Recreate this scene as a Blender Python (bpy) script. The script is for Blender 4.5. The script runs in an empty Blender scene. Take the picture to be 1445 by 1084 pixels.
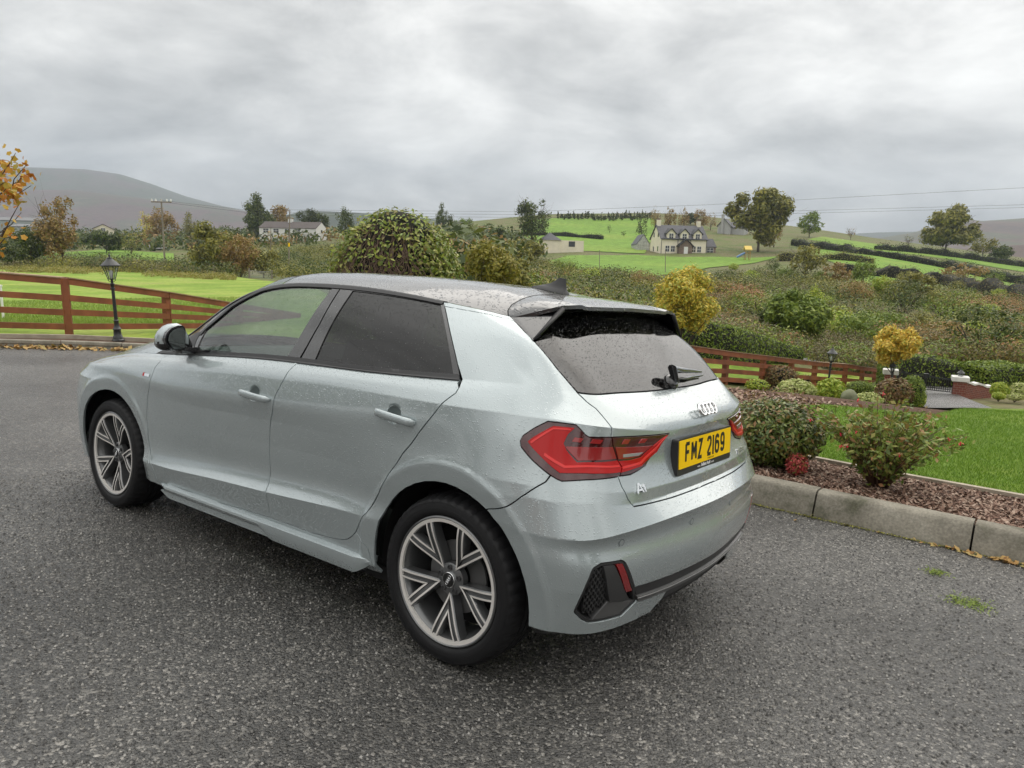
import bpy, bmesh, math, random
import numpy as np
from mathutils import Vector, Matrix, noise
from mathutils.geometry import delaunay_2d_cdt

random.seed(7); RNG = np.random.default_rng(7)
scene = bpy.context.scene
COL = scene.collection

# ---------------------------------------------------------------- camera, sky, sun, exposure
LENS_PX = 1025.26            # focal length in pixels of a 1445 px wide picture
PITCH, ROLL = math.radians(-9.6), math.radians(1.35)
def basis(yaw, pitch, roll):
    f = np.array([math.cos(yaw)*math.cos(pitch), math.sin(yaw)*math.cos(pitch), math.sin(pitch)])
    r = np.cross(f, [0, 0, 1]); r /= np.linalg.norm(r); u = np.cross(r, f)
    c, s = math.cos(roll), math.sin(roll)
    return np.stack([c*r+s*u, -s*r+c*u, f])
CAM = np.array([0, 0, 1.40])
BW = basis(math.pi/2, PITCH, ROLL)                     # camera axes in the world (z is plumb)
# the drive is not level: its own frame (car length x, car width y, height z) seen from the same camera
CARCAM = np.array([-1.65649863, 2.74249842, 1.34356326])
BC = basis(-0.930732732, -0.118737666, 0.0675659393)
RD = BW.T @ BC                                         # drive frame -> world
MD = Matrix(((*RD[0], 0), (*RD[1], 0), (*RD[2], 0), (0, 0, 0, 1)))
_t = CAM-RD @ CARCAM
MD.translation = Vector(_t)
def drv(p):                                            # points of the drive frame in the world
    return np.asarray(p, float) @ RD.T+_t
cam_data = bpy.data.cameras.new('camera'); cam = bpy.data.objects.new('camera', cam_data); COL.objects.link(cam)
cam_data.sensor_width = 36; cam_data.lens = 36*LENS_PX/1445; cam_data.clip_end = 20000; cam_data.clip_start = .05
R3 = np.stack([BW[0], BW[1], -BW[2]], 1)
M4 = Matrix(((*R3[0], 0), (*R3[1], 0), (*R3[2], 0), (0, 0, 0, 1))); M4.translation = Vector(CAM)
cam.matrix_world = M4
scene.camera = cam
def ray(px, py):
    d = BW[2]+(px-722.5)/LENS_PX*BW[0]-(py-542)/LENS_PX*BW[1]
    return d
def at(px, py, Y):                                     # world point seen in that direction at depth Y metres
    d = ray(px, py); return CAM+d*(Y/d[1])
def on_drive(px, py, h=0.0):                           # point of the drive plane (raised by h), drive frame
    d = RD.T @ ray(px, py); t = (h-CARCAM[2])/d[2]; return CARCAM+t*d

world = bpy.data.worlds.new("World"); scene.world = world; world.use_nodes = True
def build_world():
    nt = world.node_tree; N = nt.nodes; L = nt.links; N.clear()
    out = N.new('ShaderNodeOutputWorld'); bg = N.new('ShaderNodeBackground')
    sky = N.new('ShaderNodeTexSky'); sky.sky_type = 'NISHITA'; sky.sun_disc = False
    sky.sun_elevation = math.radians(48); sky.sun_rotation = math.radians(55)
    sky.air_density = 1; sky.dust_density = 3
    tc = N.new('ShaderNodeTexCoord')
    # cloud deck: look-up coordinates flattened towards the horizon like a layer overhead
    sep = N.new('ShaderNodeSeparateXYZ'); L.new(tc.outputs['Generated'], sep.inputs[0])
    zz = N.new('ShaderNodeMath'); zz.operation = 'MAXIMUM'; L.new(sep.outputs['Z'], zz.inputs[0]); zz.inputs[1].default_value = 0.0
    za = N.new('ShaderNodeMath'); za.operation = 'ADD'; L.new(zz.outputs[0], za.inputs[0]); za.inputs[1].default_value = .34
    dx = N.new('ShaderNodeMath'); dx.operation = 'DIVIDE'; L.new(sep.outputs['X'], dx.inputs[0]); L.new(za.outputs[0], dx.inputs[1])
    dy = N.new('ShaderNodeMath'); dy.operation = 'DIVIDE'; L.new(sep.outputs['Y'], dy.inputs[0]); L.new(za.outputs[0], dy.inputs[1])
    cmb = N.new('ShaderNodeCombineXYZ'); L.new(dx.outputs[0], cmb.inputs[0]); L.new(dy.outputs[0], cmb.inputs[1])
    mp = N.new('ShaderNodeMapping'); L.new(cmb.outputs[0], mp.inputs[0]); mp.inputs['Scale'].default_value = (.8, .9, 1); mp.inputs['Rotation'].default_value = (0, 0, -.12)
    mp.inputs['Location'].default_value = (7.4, 2.3, 0)
    n1 = N.new('ShaderNodeTexNoise'); n1.inputs['Scale'].default_value = 3.0; n1.inputs['Detail'].default_value = 9; n1.inputs['Roughness'].default_value = .6; n1.inputs['Distortion'].default_value = .25
    n2 = N.new('ShaderNodeTexNoise'); n2.inputs['Scale'].default_value = .8; n2.inputs['Detail'].default_value = 3
    L.new(mp.outputs[0], n1.inputs['Vector']); L.new(mp.outputs[0], n2.inputs['Vector'])
    a = N.new('ShaderNodeMath'); a.operation = 'MULTIPLY_ADD'; L.new(n1.outputs['Fac'], a.inputs[0]); a.inputs[1].default_value = .62
    b = N.new('ShaderNodeMath'); b.operation = 'MULTIPLY'; L.new(n2.outputs['Fac'], b.inputs[0]); b.inputs[1].default_value = .5; L.new(b.outputs[0], a.inputs[2])
    cr = N.new('ShaderNodeValToRGB'); L.new(a.outputs[0], cr.inputs[0])
    e = cr.color_ramp.elements; e[0].position = .38; e[0].color = (.215, .213, .205, 1); e[1].position = .78; e[1].color = (.91, .90, .865, 1)
    m = e.new(.50); m.color = (.425, .42, .405, 1); m = e.new(.62); m.color = (.65, .64, .615, 1)
    # overcast: nearly all cloud, a little of the clear sky's own light through it
    sc = N.new('ShaderNodeVectorMath'); sc.operation = 'SCALE'; L.new(sky.outputs[0], sc.inputs[0]); sc.inputs['Scale'].default_value = .10
    mul = N.new('ShaderNodeVectorMath'); mul.operation = 'SCALE'; L.new(cr.outputs[0], mul.inputs[0]); 
    # an overcast sky grows brighter from the horizon to overhead
    og = N.new('ShaderNodeMath'); og.operation = 'MULTIPLY_ADD'; L.new(zz.outputs[0], og.inputs[0]); og.inputs[1].default_value = 1.6*SKY_GAIN; og.inputs[2].default_value = SKY_GAIN; L.new(og.outputs[0], mul.inputs['Scale'])
    mix = N.new('ShaderNodeMix'); mix.data_type = 'RGBA'; mix.inputs[0].default_value = .95
    L.new(sky.outputs[0], mix.inputs[6]); L.new(mul.outputs[0], mix.inputs[7]); L.new(mix.outputs[2], bg.inputs[0])
    bg.inputs[1].default_value = .10
    L.new(bg.outputs[0], out.inputs[0])
SKY_GAIN = 8.8
build_world()
sun = bpy.data.lights.new('sun', 'SUN'); sun.energy = 1.2; sun.angle = math.radians(80); sun.color = (1, .93, .84)
so = bpy.data.objects.new('sun', sun); COL.objects.link(so)
so.rotation_euler = (math.radians(42), 0, math.radians(145))
scene.view_settings.view_transform = 'Standard'; scene.view_settings.look = 'None'
scene.view_settings.exposure = 0.56; scene.view_settings.gamma = 1; scene.view_settings.use_curve_mapping = False
scene.cycles.use_denoising = True
scene.cycles.max_bounces = 8; scene.cycles.transparent_max_bounces = 16

# ---------------------------------------------------------------- helpers
def mat(name, col, rough=.5, metal=0., coat=0., spec=.5, var=0., vscale=8., bump=0., bscale=60., coatrough=.03, alpha=None):
    m = bpy.data.materials.new(name); m.use_nodes = True
    nt = m.node_tree; N = nt.nodes; L = nt.links; b = N['Principled BSDF']
    b.inputs['Base Color'].default_value = (*col, 1); b.inputs['Roughness'].default_value = rough
    b.inputs['Metallic'].default_value = metal; b.inputs['Coat Weight'].default_value = coat; b.inputs['Coat Roughness'].default_value = coatrough
    b.inputs['Specular IOR Level'].default_value = spec
    tc = N.new('ShaderNodeTexCoord')
    if var:
        n = N.new('ShaderNodeTexNoise'); n.inputs['Scale'].default_value = vscale; n.inputs['Detail'].default_value = 5; L.new(tc.outputs['Object'], n.inputs['Vector'])
        r = N.new('ShaderNodeMapRange'); r.inputs[1].default_value = .3; r.inputs[2].default_value = .7; r.inputs[3].default_value = 1-var; r.inputs[4].default_value = 1+var
        L.new(n.outputs['Fac'], r.inputs[0])
        s = N.new('ShaderNodeVectorMath'); s.operation = 'SCALE'; s.inputs[0].default_value = col; L.new(r.outputs[0], s.inputs['Scale']); L.new(s.outputs[0], b.inputs['Base Color'])
    if bump:
        n = N.new('ShaderNodeTexNoise'); n.inputs['Scale'].default_value = bscale; n.inputs['Detail'].default_value = 4; L.new(tc.outputs['Object'], n.inputs['Vector'])
        bp = N.new('ShaderNodeBump'); bp.inputs['Strength'].default_value = bump; bp.inputs['Distance'].default_value = .01
        L.new(n.outputs['Fac'], bp.inputs['Height']); L.new(bp.outputs[0], b.inputs['Normal'])
    return m
def mesh_obj(name, V, F, m, parent=None, smooth=True, mw=None):
    me = bpy.data.meshes.new(name)
    V = np.asarray(V, np.float32).reshape(-1, 3)
    if isinstance(F, np.ndarray):
        k = F.shape[1]; nf = len(F)
        me.vertices.add(len(V)); me.vertices.foreach_set('co', V.ravel())
        me.loops.add(nf*k); me.loops.foreach_set('vertex_index', F.astype(np.int32).ravel())
        me.polygons.add(nf); me.polygons.foreach_set('loop_start', np.arange(0, nf*k, k, dtype=np.int32)); me.polygons.foreach_set('loop_total', np.full(nf, k, np.int32))
        me.update(calc_edges=True)
    else:
        me.from_pydata(V.tolist(), [], F)
    if smooth: me.polygons.foreach_set('use_smooth', np.ones(len(me.polygons), bool))
    if m is not None:
        for mm in (m if isinstance(m, (list, tuple)) else [m]): me.materials.append(mm)
    me.update()
    o = bpy.data.objects.new(name, me); COL.objects.link(o)
    if parent is not None: o.parent = parent
    if mw is not None: o.matrix_world = mw
    return o
def bm_obj(name, bm, m, parent=None, smooth=False, sharp=None):
    me = bpy.data.meshes.new(name); bm.to_mesh(me); bm.free()
    if smooth:
        me.polygons.foreach_set('use_smooth', np.ones(len(me.polygons), bool))
        if sharp: me.set_sharp_from_angle(angle=math.radians(sharp))
    if m is not None: me.materials.append(m)
    o = bpy.data.objects.new(name, me); COL.objects.link(o)
    if parent is not None: o.parent = parent
    return o
def tag(o, label=None, cat=None, group=None, kind=None):
    if label: o['label'] = label
    if cat: o['category'] = cat
    if group: o['group'] = group
    if kind: o['kind'] = kind
    return o
def empty(name, mw=None, loc=None):
    o = bpy.data.objects.new(name, None); COL.objects.link(o); o.empty_display_size = .2
    if mw is not None: o.matrix_world = mw
    if loc is not None: o.location = loc
    return o
def copy_tree(o, parent=None):
    c = o.copy(); COL.objects.link(c); c.parent = parent
    if parent is not None: c.matrix_parent_inverse = o.matrix_parent_inverse.copy()
    for ch in o.children: copy_tree(ch, c)
    return c
def box(bm, x0, x1, y0, y1, z0, z1, M=None, bev=0):
    ps = [(x, y, z) for x in (x0, x1) for y in (y0, y1) for z in (z0, z1)]
    vs = [bm.verts.new(M @ Vector(p) if M is not None else p) for p in ps]
    fs = [bm.faces.new([vs[i] for i in f]) for f in ((0, 1, 3, 2), (4, 6, 7, 5), (0, 4, 5, 1), (2, 3, 7, 6), (0, 2, 6, 4), (1, 5, 7, 3))]
    if bev:
        es = {e for f in fs for e in f.edges}
        bmesh.ops.bevel(bm, geom=list(es), offset=bev, segments=2, affect='EDGES', profile=.6)
    return vs
def tube(bm, pts, rad, n=8, cap=True):
    pts = [Vector(p) for p in pts]; rad = rad if hasattr(rad, '__len__') else [rad]*len(pts)
    rings = []; up = None
    for i, p in enumerate(pts):
        d = (pts[min(i+1, len(pts)-1)]-pts[max(i-1, 0)]).normalized()
        if up is None: up = d.orthogonal().normalized()
        else: up = (up-d*up.dot(d)).normalized()
        s = d.cross(up)
        rings.append([bm.verts.new(p+(up*math.cos(a)+s*math.sin(a))*rad[i]) for a in (2*math.pi*k/n for k in range(n))])
    for a, b in zip(rings[:-1], rings[1:]):
        for k in range(n): bm.faces.new((a[k], a[(k+1) % n], b[(k+1) % n], b[k]))
    if cap and n > 2:
        bm.faces.new(list(reversed(rings[0]))); bm.faces.new(rings[-1])
def lathe(bm, prof, n=24, M=None, axis='z'):
    rings = []
    for r, h in prof:
        ring = []
        for k in range(n):
            a = 2*math.pi*k/n
            p = Vector((r*math.cos(a), r*math.sin(a), h)) if axis == 'z' else Vector((r*math.cos(a), h, r*math.sin(a)))
            ring.append(bm.verts.new(M @ p if M is not None else p))
        rings.append(ring)
    for a, b in zip(rings[:-1], rings[1:]):
        for k in range(n): bm.faces.new((a[k], a[(k+1) % n], b[(k+1) % n], b[k]))
    return rings

# ---------------------------------------------------------------- car body surface: rows of a loft, from sill to roof rail
def nat_spline(T, V):
    T = np.asarray(T, float); V = np.asarray(V, float); n = len(T)
    h = np.diff(T)
    if n == 2:
        M = np.zeros_like(V)
    else:
        A = np.zeros((n, n)); B = np.zeros_like(V)
        A[0, 0] = A[-1, -1] = 1
        for i in range(1, n-1):
            A[i, i-1] = h[i-1]; A[i, i] = 2*(h[i-1]+h[i]); A[i, i+1] = h[i]
            B[i] = 6*((V[i+1]-V[i])/h[i]-(V[i]-V[i-1])/h[i-1])
        M = np.linalg.solve(A, B)
    def f(t):
        t = np.asarray(t, float); i = np.clip(np.searchsorted(T, t, side='right')-1, 0, n-2)
        hh = h[i]; a = (T[i+1]-t)/hh; b = (t-T[i])/hh
        if V.ndim > 1:
            hh = hh[..., None]; a = a[..., None]; b = b[..., None]
        return a*V[i]+b*V[i+1]+((a**3-a)*M[i]+(b**3-b)*M[i+1])*hh*hh/6
    return f

def pchip(T, S):
    """monotone cubic through (T, S)"""
    T = np.asarray(T, float); S = np.asarray(S, float); h = np.diff(T); d = np.diff(S)/h; m = np.zeros(len(T)); m[0] = d[0]; m[-1] = d[-1]
    for i in range(1, len(T)-1):
        w1, w2 = 2*h[i]+h[i-1], h[i]+2*h[i-1]; m[i] = 0 if d[i-1]*d[i] <= 0 else (w1+w2)/(w1/d[i-1]+w2/d[i])
    def f(t):
        t = np.clip(np.asarray(t, float), T[0], T[-1]); i = np.clip(np.searchsorted(T, t, side='right')-1, 0, len(T)-2); u = (t-T[i])/h[i]
        return S[i]*(1+2*u)*(1-u)**2+h[i]*m[i]*u*(1-u)**2+S[i+1]*u*u*(3-2*u)+h[i]*m[i+1]*u*u*(u-1)
    return f
def curve(T, P_):
    """smooth space curve by chord length, with parameter values T at its points"""
    s = np.concatenate([[0], np.cumsum(np.linalg.norm(np.diff(P_, axis=0), axis=1))]); g = nat_spline(s, P_); k = pchip(T, s)
    return lambda t: g(k(t))

# each row: nominal height w, crease flag, rear points (t,x,y,z), side points (x,y,z) for t=4+2x, front points (t,x,y,z)
BODY_ROWS = [
 (.16, 0, [(0,-.50,0,.20),(1,-.48,.46,.20),(2,-.43,.66,.20),(3,-.33,.77,.20)],
      [(-.25,.79,.20),(.5,.775,.19),(1.2,.775,.19),(2,.775,.19),(2.5,.78,.19)], [(10,3.0,.74,.17),(11,3.17,.58,.16),(13,3.28,0,.16)]),
 (.25, 1, [(0,-.615,0,.245),(.5,-.603,.26,.243),(1,-.58,.47,.24),(1.5,-.552,.62,.242),(2,-.505,.735,.25),(2.5,-.44,.80,.26),(3,-.365,.835,.265)],
      [(-.25,.85,.27),(0,.86,.27),(.5,.842,.262),(1,.838,.25),(1.5,.838,.245),(2,.84,.24),(2.5,.85,.25)], [(10,3.0,.80,.22),(11,3.215,.62,.20),(12,3.31,.33,.20),(13,3.34,0,.20)]),
 (.40, 1, [(0,-.660,0,.395),(.5,-.643,.27,.395),(1,-.612,.50,.395),(1.5,-.580,.65,.398),(2,-.530,.762,.405),(2.5,-.452,.825,.415),(3,-.362,.853,.43)],
      [(-.25,.865,.44),(0,.870,.455),(.5,.866,.456),(1,.869,.422),(1.5,.869,.389),(2,.866,.353),(2.5,.870,.36)], [(10,3.0,.83,.38),(11,3.23,.66,.40),(12,3.33,.35,.42),(13,3.36,0,.42)]),
 (.50, 0, [(0,-.664,0,.50),(.5,-.647,.27,.50),(1,-.616,.50,.503),(1.5,-.584,.65,.506),(2,-.534,.765,.51),(2.5,-.455,.83,.515),(3,-.363,.858,.52)],
      [(-.25,.868,.52),(0,.872,.53),(.5,.846,.53),(1,.838,.50),(1.5,.836,.47),(2,.842,.44),(2.5,.872,.45)], [(10,3.0,.84,.48),(11,3.24,.67,.48),(12,3.33,.35,.50),(13,3.36,0,.50)]),
 (.55, 0, [(0,-.652,0,.55),(.5,-.635,.27,.55),(1,-.605,.50,.55),(1.5,-.573,.645,.55),(2,-.525,.76,.548),(2.5,-.450,.828,.55),(3,-.36,.858,.55)],
      [(-.25,.869,.56),(0,.874,.565),(.5,.848,.58),(1,.842,.56),(1.5,.841,.54),(2,.846,.52),(2.5,.873,.53)], [(10,3.0,.845,.54),(11,3.245,.67,.54),(12,3.33,.35,.55),(13,3.355,0,.55)]),
 (.61, 1, [(0,-.669,0,.617),(.5,-.652,.27,.612),(1,-.621,.50,.604),(1.5,-.588,.655,.597),(2,-.536,.766,.588),(2.5,-.456,.830,.585),(3,-.361,.860,.59)],
      [(-.25,.870,.60),(0,.875,.61),(.5,.852,.64),(1,.847,.63),(1.5,.847,.61),(2,.852,.60),(2.5,.873,.61)], [(10,3.0,.845,.60),(11,3.24,.67,.60),(12,3.325,.35,.61),(13,3.35,0,.61)]),
 (.68, 1, [(0,-.603,0,.672),(.5,-.596,.27,.672),(1,-.578,.49,.673),(1.5,-.555,.632,.682),(2,-.507,.74,.70),(2.5,-.440,.806,.70),(3,-.355,.845,.70)],
      [(-.25,.867,.69),(0,.873,.69),(.5,.857,.70),(1,.853,.69),(1.5,.853,.67),(2,.857,.66),(2.5,.870,.67)], [(10,3.0,.84,.66),(11,3.225,.665,.66),(12,3.315,.35,.67),(13,3.34,0,.67)]),
 (.72, 1, [(0,-.606,0,.712),(.5,-.596,.27,.712),(1,-.573,.485,.714),(1.5,-.545,.625,.722),(2,-.496,.728,.735),(2.5,-.430,.794,.74),(3,-.349,.836,.74)],
      [(-.25,.861,.74),(0,.869,.74),(.5,.861,.75),(1,.858,.74),(1.5,.858,.72),(2,.861,.71),(2.5,.866,.72)], [(10,3.0,.83,.72),(11,3.205,.66,.72),(12,3.30,.35,.73),(13,3.325,0,.73)]),
 (.80, 0, [(0,-.574,0,.80),(.5,-.563,.27,.80),(1,-.540,.475,.80),(1.5,-.513,.61,.80),(2,-.465,.713,.81),(2.5,-.405,.778,.81),(3,-.336,.818,.81)],
      [(-.25,.845,.81),(0,.861,.81),(.5,.866,.81),(1,.867,.79),(1.5,.867,.765),(2,.866,.745),(2.5,.861,.77)], [(10,3.0,.79,.765),(11,3.155,.63,.77),(12,3.25,.34,.78),(13,3.28,0,.785)]),
 (.865, 0, [(0,-.578,0,.872),(.5,-.563,.265,.865),(1,-.536,.470,.868),(1.5,-.503,.602,.873),(2,-.453,.700,.88),(2.5,-.390,.763,.885),(3,-.322,.803,.885)],
      [(-.25,.829,.885),(-.15,.844,.885),(0,.855,.883),(.5,.866,.868),(1,.870,.838),(1.5,.870,.815),(2,.868,.790),(2.5,.855,.81)], [(10,3.0,.755,.788),(11,3.09,.60,.80),(12,3.17,.34,.82),(13,3.20,0,.83)]),
 (.93, 1, [(0,-.590,0,.905),(.5,-.562,.26,.898),(1,-.533,.470,.916),(1.5,-.494,.605,.931),(2,-.444,.690,.942),(2.5,-.383,.747,.951),(3,-.320,.783,.955)],
      [(-.25,.807,.957),(-.15,.829,.956),(0,.845,.953),(.5,.850,.944),(1,.852,.924),(1.5,.851,.896),(2,.848,.860),(2.5,.838,.836)], [(10,2.98,.72,.803),(11,3.02,.575,.82),(12,3.08,.33,.845),(13,3.11,0,.86)]),
 (.98, 0, [(0,-.555,0,.957),(.5,-.530,.265,.952),(1,-.495,.465,.962),(1.5,-.452,.590,.972),(2,-.405,.662,.982),(2.5,-.354,.710,.992),(3,-.303,.745,.998)],
      [(-.25,.770,1.002),(-.19,.789,1.003),(-.10,.806,1.002),(0,.816,1.0),(.5,.831,.985),(1,.834,.965),(1.5,.832,.936),(2,.824,.900),(2.5,.80,.872)], [(10,2.93,.68,.828),(11,2.97,.55,.845),(12,3.02,.32,.87),(13,3.04,0,.885)]),
 (1.03, 1, [(0,-.437,0,1.022),(.5,-.425,.27,1.022),(1,-.405,.47,1.026),(1.5,-.385,.595,1.03),(2,-.352,.642,1.036),(2.5,-.323,.678,1.042),(3,-.288,.704,1.047)],
      [(-.25,.725,1.05),(-.19,.746,1.050),(-.10,.765,1.047),(0,.776,1.042),(.5,.791,1.016),(1,.795,1.003),(1.5,.792,.975),(2,.775,.930),(2.35,.75,.905),(2.5,.735,.893)], [(10,2.88,.64,.845),(11,2.90,.52,.865),(12,2.93,.30,.888),(13,2.94,0,.90)]),
]
T_GH = 8.4     # the greenhouse ends here, at the foot of the A pillar
GH_ROWS = [
 (1.03, 1, None, None, None),
 (1.18, 0, [(0,-.285,0,1.175),(.5,-.273,.27,1.175),(1,-.253,.455,1.177),(1.5,-.230,.568,1.18),(2,-.200,.610,1.185),(2.5,-.165,.636,1.19),(3,-.112,.655,1.193)],
      [(-.02,.672,1.190),(.26,.694,1.188),(.60,.706,1.19),(.95,.712,1.188),(1.27,.714,1.168),(1.60,.728,1.108),(1.91,.745,1.005),(2.195,.755,.924)], None),
 (1.32, 1, [(0,-.085,0,1.33),(.5,-.075,.27,1.325),(1,-.058,.43,1.313),(1.5,-.035,.52,1.300),(2,-.015,.548,1.277),(2.5,.01,.564,1.274),(3,.06,.574,1.281)],
      [(.15,.583,1.292),(.42,.592,1.320),(.75,.600,1.343),(1.1,.606,1.345),(1.4,.611,1.322),(1.7,.645,1.222),(1.98,.69,1.050),(2.19,.735,.928)], None),
]
def build_rows(rows, base=None):
    out = []
    for i, (w, cr, rear, side, front) in enumerate(rows):
        if rear is None:
            out.append((w, cr, base)); continue
        pts = [(-rear[1][0], rear[1][1], -rear[1][2], rear[1][3])]+list(rear)
        n = len(side)
        for k, (x, y, z) in enumerate(side):
            t = 4+2*x
            if base is not None:      # greenhouse: t follows the belt below, x slides with the pillars
                t = 3.5+(T_GH-3.5)*k/(n-1)
            pts.append((t, x, y, z))
        if front: pts += list(front)
        a = np.array(pts, float)
        out.append((w, cr, curve(a[:, 0], a[:, 1:])))
    return out
def eval_rows(rows, t, w):
    """points for parameter arrays t, w (same shape)"""
    t = np.atleast_1d(np.asarray(t, float)); w = np.atleast_1d(np.asarray(w, float))
    sh = t.shape; t = t.ravel(); w = w.ravel()
    W = np.array([r[0] for r in rows])
    V = np.stack([r[2](t) for r in rows])          # rows x n x 3
    out = np.zeros((len(t), 3))
    cuts = [0]+[i for i in range(1, len(rows)-1) if rows[i][1]]+[len(rows)-1]
    for a, b in zip(cuts[:-1], cuts[1:]):
        lo = -9 if a == 0 else W[a]; hi = 9 if b == len(rows)-1 else W[b]
        m = (w >= lo) & (w < hi)
        if not m.any(): continue
        kn = W[a:b+1]; Vm = V[a:b+1][:, m]
        if len(kn) == 2:
            f = ((w[m]-kn[0])/(kn[1]-kn[0]))[:, None]; out[m] = Vm[0]*(1-f)+Vm[1]*f
        else:
            n = len(kn); h = np.diff(kn); A = np.zeros((n, n)); B = np.zeros_like(Vm)
            A[0, 0] = A[-1, -1] = 1
            for i in range(1, n-1):
                A[i, i-1] = h[i-1]; A[i, i] = 2*(h[i-1]+h[i]); A[i, i+1] = h[i]
                B[i] = 6*((Vm[i+1]-Vm[i])/h[i]-(Vm[i]-Vm[i-1])/h[i-1])
            M = np.einsum('ij,jkl->ikl', np.linalg.inv(A), B)
            wm = w[m]; i = np.clip(np.searchsorted(kn, wm, side='right')-1, 0, n-2); hh = h[i][:, None]
            k = np.arange(len(wm)); p = ((kn[i+1]-wm)/h[i])[:, None]; q = ((wm-kn[i])/h[i])[:, None]
            out[m] = p*Vm[i, k]+q*Vm[i+1, k]+((p**3-p)*M[i, k]+(q**3-q)*M[i+1, k])*hh*hh/6
    return out.reshape(sh+(3,))
ARCH = ((0.0, .312), (2.535, .312))
R_IN = .366
def smooth(e0, e1, x):
    s = np.clip((x-e0)/(e1-e0), 0, 1); return s*s*(3-2*s)
BODY = build_rows(BODY_ROWS)
GH = build_rows(GH_ROWS, BODY[-1][2])
def surf(t, w):
    """outer skin of the left half of the body: t runs from the rear centre line round the side to the nose, w upwards"""
    t = np.atleast_1d(np.asarray(t, float)); w = np.atleast_1d(np.asarray(w, float))
    p = eval_rows(BODY, t, np.minimum(w, 1.03-1e-7))
    g = w > 1.03
    if g.any():
        p[g] = eval_rows(GH, t[g], w[g])
    for cx_, cz_ in ARCH:            # wheel arch lips stand proud of the flanks
        r = np.hypot(p[..., 0]-cx_, p[..., 2]-cz_)
        d = smooth(.458, .428, r)*(.0050-.012*np.clip((.434-r)/.07, 0, 1.15))
        p[..., 1] += np.where((p[..., 1] > .70) & (w < .92), d, 0)
    return p

BAKED = {   # outlines of the car panels on its own surface (t, w)
 'door_front_edge': [(8.133,1.03),(8.11,0.968),(8.155,0.927),(8.157,0.891),(8.18,0.829),(8.25,0.692),(8.28,0.592),(8.26,0.53),(8.187,0.452),(8.107,0.354),(8.082,0.277)],
 'door_bottom_f': [(8.082,0.277),(7.542,0.284),(7.055,0.275),(6.545,0.287),(6.074,0.294)],
 'door_split_low': [(5.896,1.027),(5.937,0.936),(6.011,0.879),(6.034,0.811),(6.111,0.687),(6.133,0.574),(6.13,0.48),(6.11,0.407),(6.09,0.344),(6.074,0.294)],
 'door_bottom_r': [(6.074,0.294),(5.479,0.288),(5.228,0.293),(5.11,0.299),(5.041,0.308),(4.981,0.323),(4.934,0.342)],
 'door_rear_edge': [(4.934,0.342),(4.805,0.424),(4.656,0.573),(4.578,0.638),(4.455,0.713),(4.303,0.82),(4.178,0.89),(4.107,0.937),(4.037,0.975),(4.037,0.996),(4.066,1.016)],
 'glass_f': [(7.573,1.071),(7.474,1.183),(7.411,1.258),(7.19,1.273),(6.979,1.29),(6.783,1.301),(6.496,1.308),(6.198,1.305),(5.887,1.305),(5.59,1.304),(5.352,1.304),(6.046,1.036),(6.391,1.037),(6.763,1.038),(7.13,1.045)],
 'glass_r': [(5.092,1.298),(4.717,1.297),(4.377,1.297),(4.001,1.298),(4.045,1.17),(4.124,1.033),(4.401,1.037),(4.693,1.039),(5.175,1.039),(5.659,1.039)],
 'cpillar_rear': [(2.412,1.309),(2.474,1.238),(2.392,1.186),(2.137,1.099),(1.802,1.027),(1.706,1.007),(1.603,0.993),(1.559,0.965),(1.5,0.932),(1.535,0.892)],
 'gate_low': [(1.417,0.772),(1.382,0.736),(1.297,0.698),(1.192,0.673),(0.858,0.67),(0.573,0.667),(0.27,0.667),(-0.0,0.667)],
 'lamp': [(3.324,0.855),(3.276,0.87),(2.819,0.922),(2.193,0.923),(2.12,0.913),(2.014,0.894),(1.937,0.888),(1.536,0.891),(0.822,0.899),(0.556,0.904),(0.884,0.789),(1.033,0.779),(1.173,0.774),(1.383,0.773),(1.887,0.759),(2.459,0.749),(2.543,0.755),(2.675,0.767),(3.276,0.84)],
 'bump_seam': [(3.636,0.634),(3.421,0.655),(3.115,0.692),(2.769,0.741),(2.683,0.763)],
 'vent': [(2.127,0.332),(1.911,0.483),(1.781,0.498),(1.45,0.497),(1.379,0.488),(1.12,0.387),(1.049,0.332),(1.278,0.291),(1.849,0.292),(1.976,0.305)],
 'fin': [(1.747,0.487),(1.566,0.485),(1.212,0.354),(1.54,0.358)],
 'wedge': [(1.564,0.358),(1.049,0.332),(1.28,0.294),(1.786,0.3)],
 'refl': [(1.544,0.488),(1.427,0.486),(1.176,0.383),(1.283,0.383)],
 'honey': [(1.888,0.483),(1.751,0.486),(1.578,0.36),(1.82,0.316),(1.991,0.333)],
 'handle_r': [(4.746,0.874),(4.332,0.854)],
 'handle_f': [(6.514,0.877),(6.067,0.861)],
}

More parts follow.
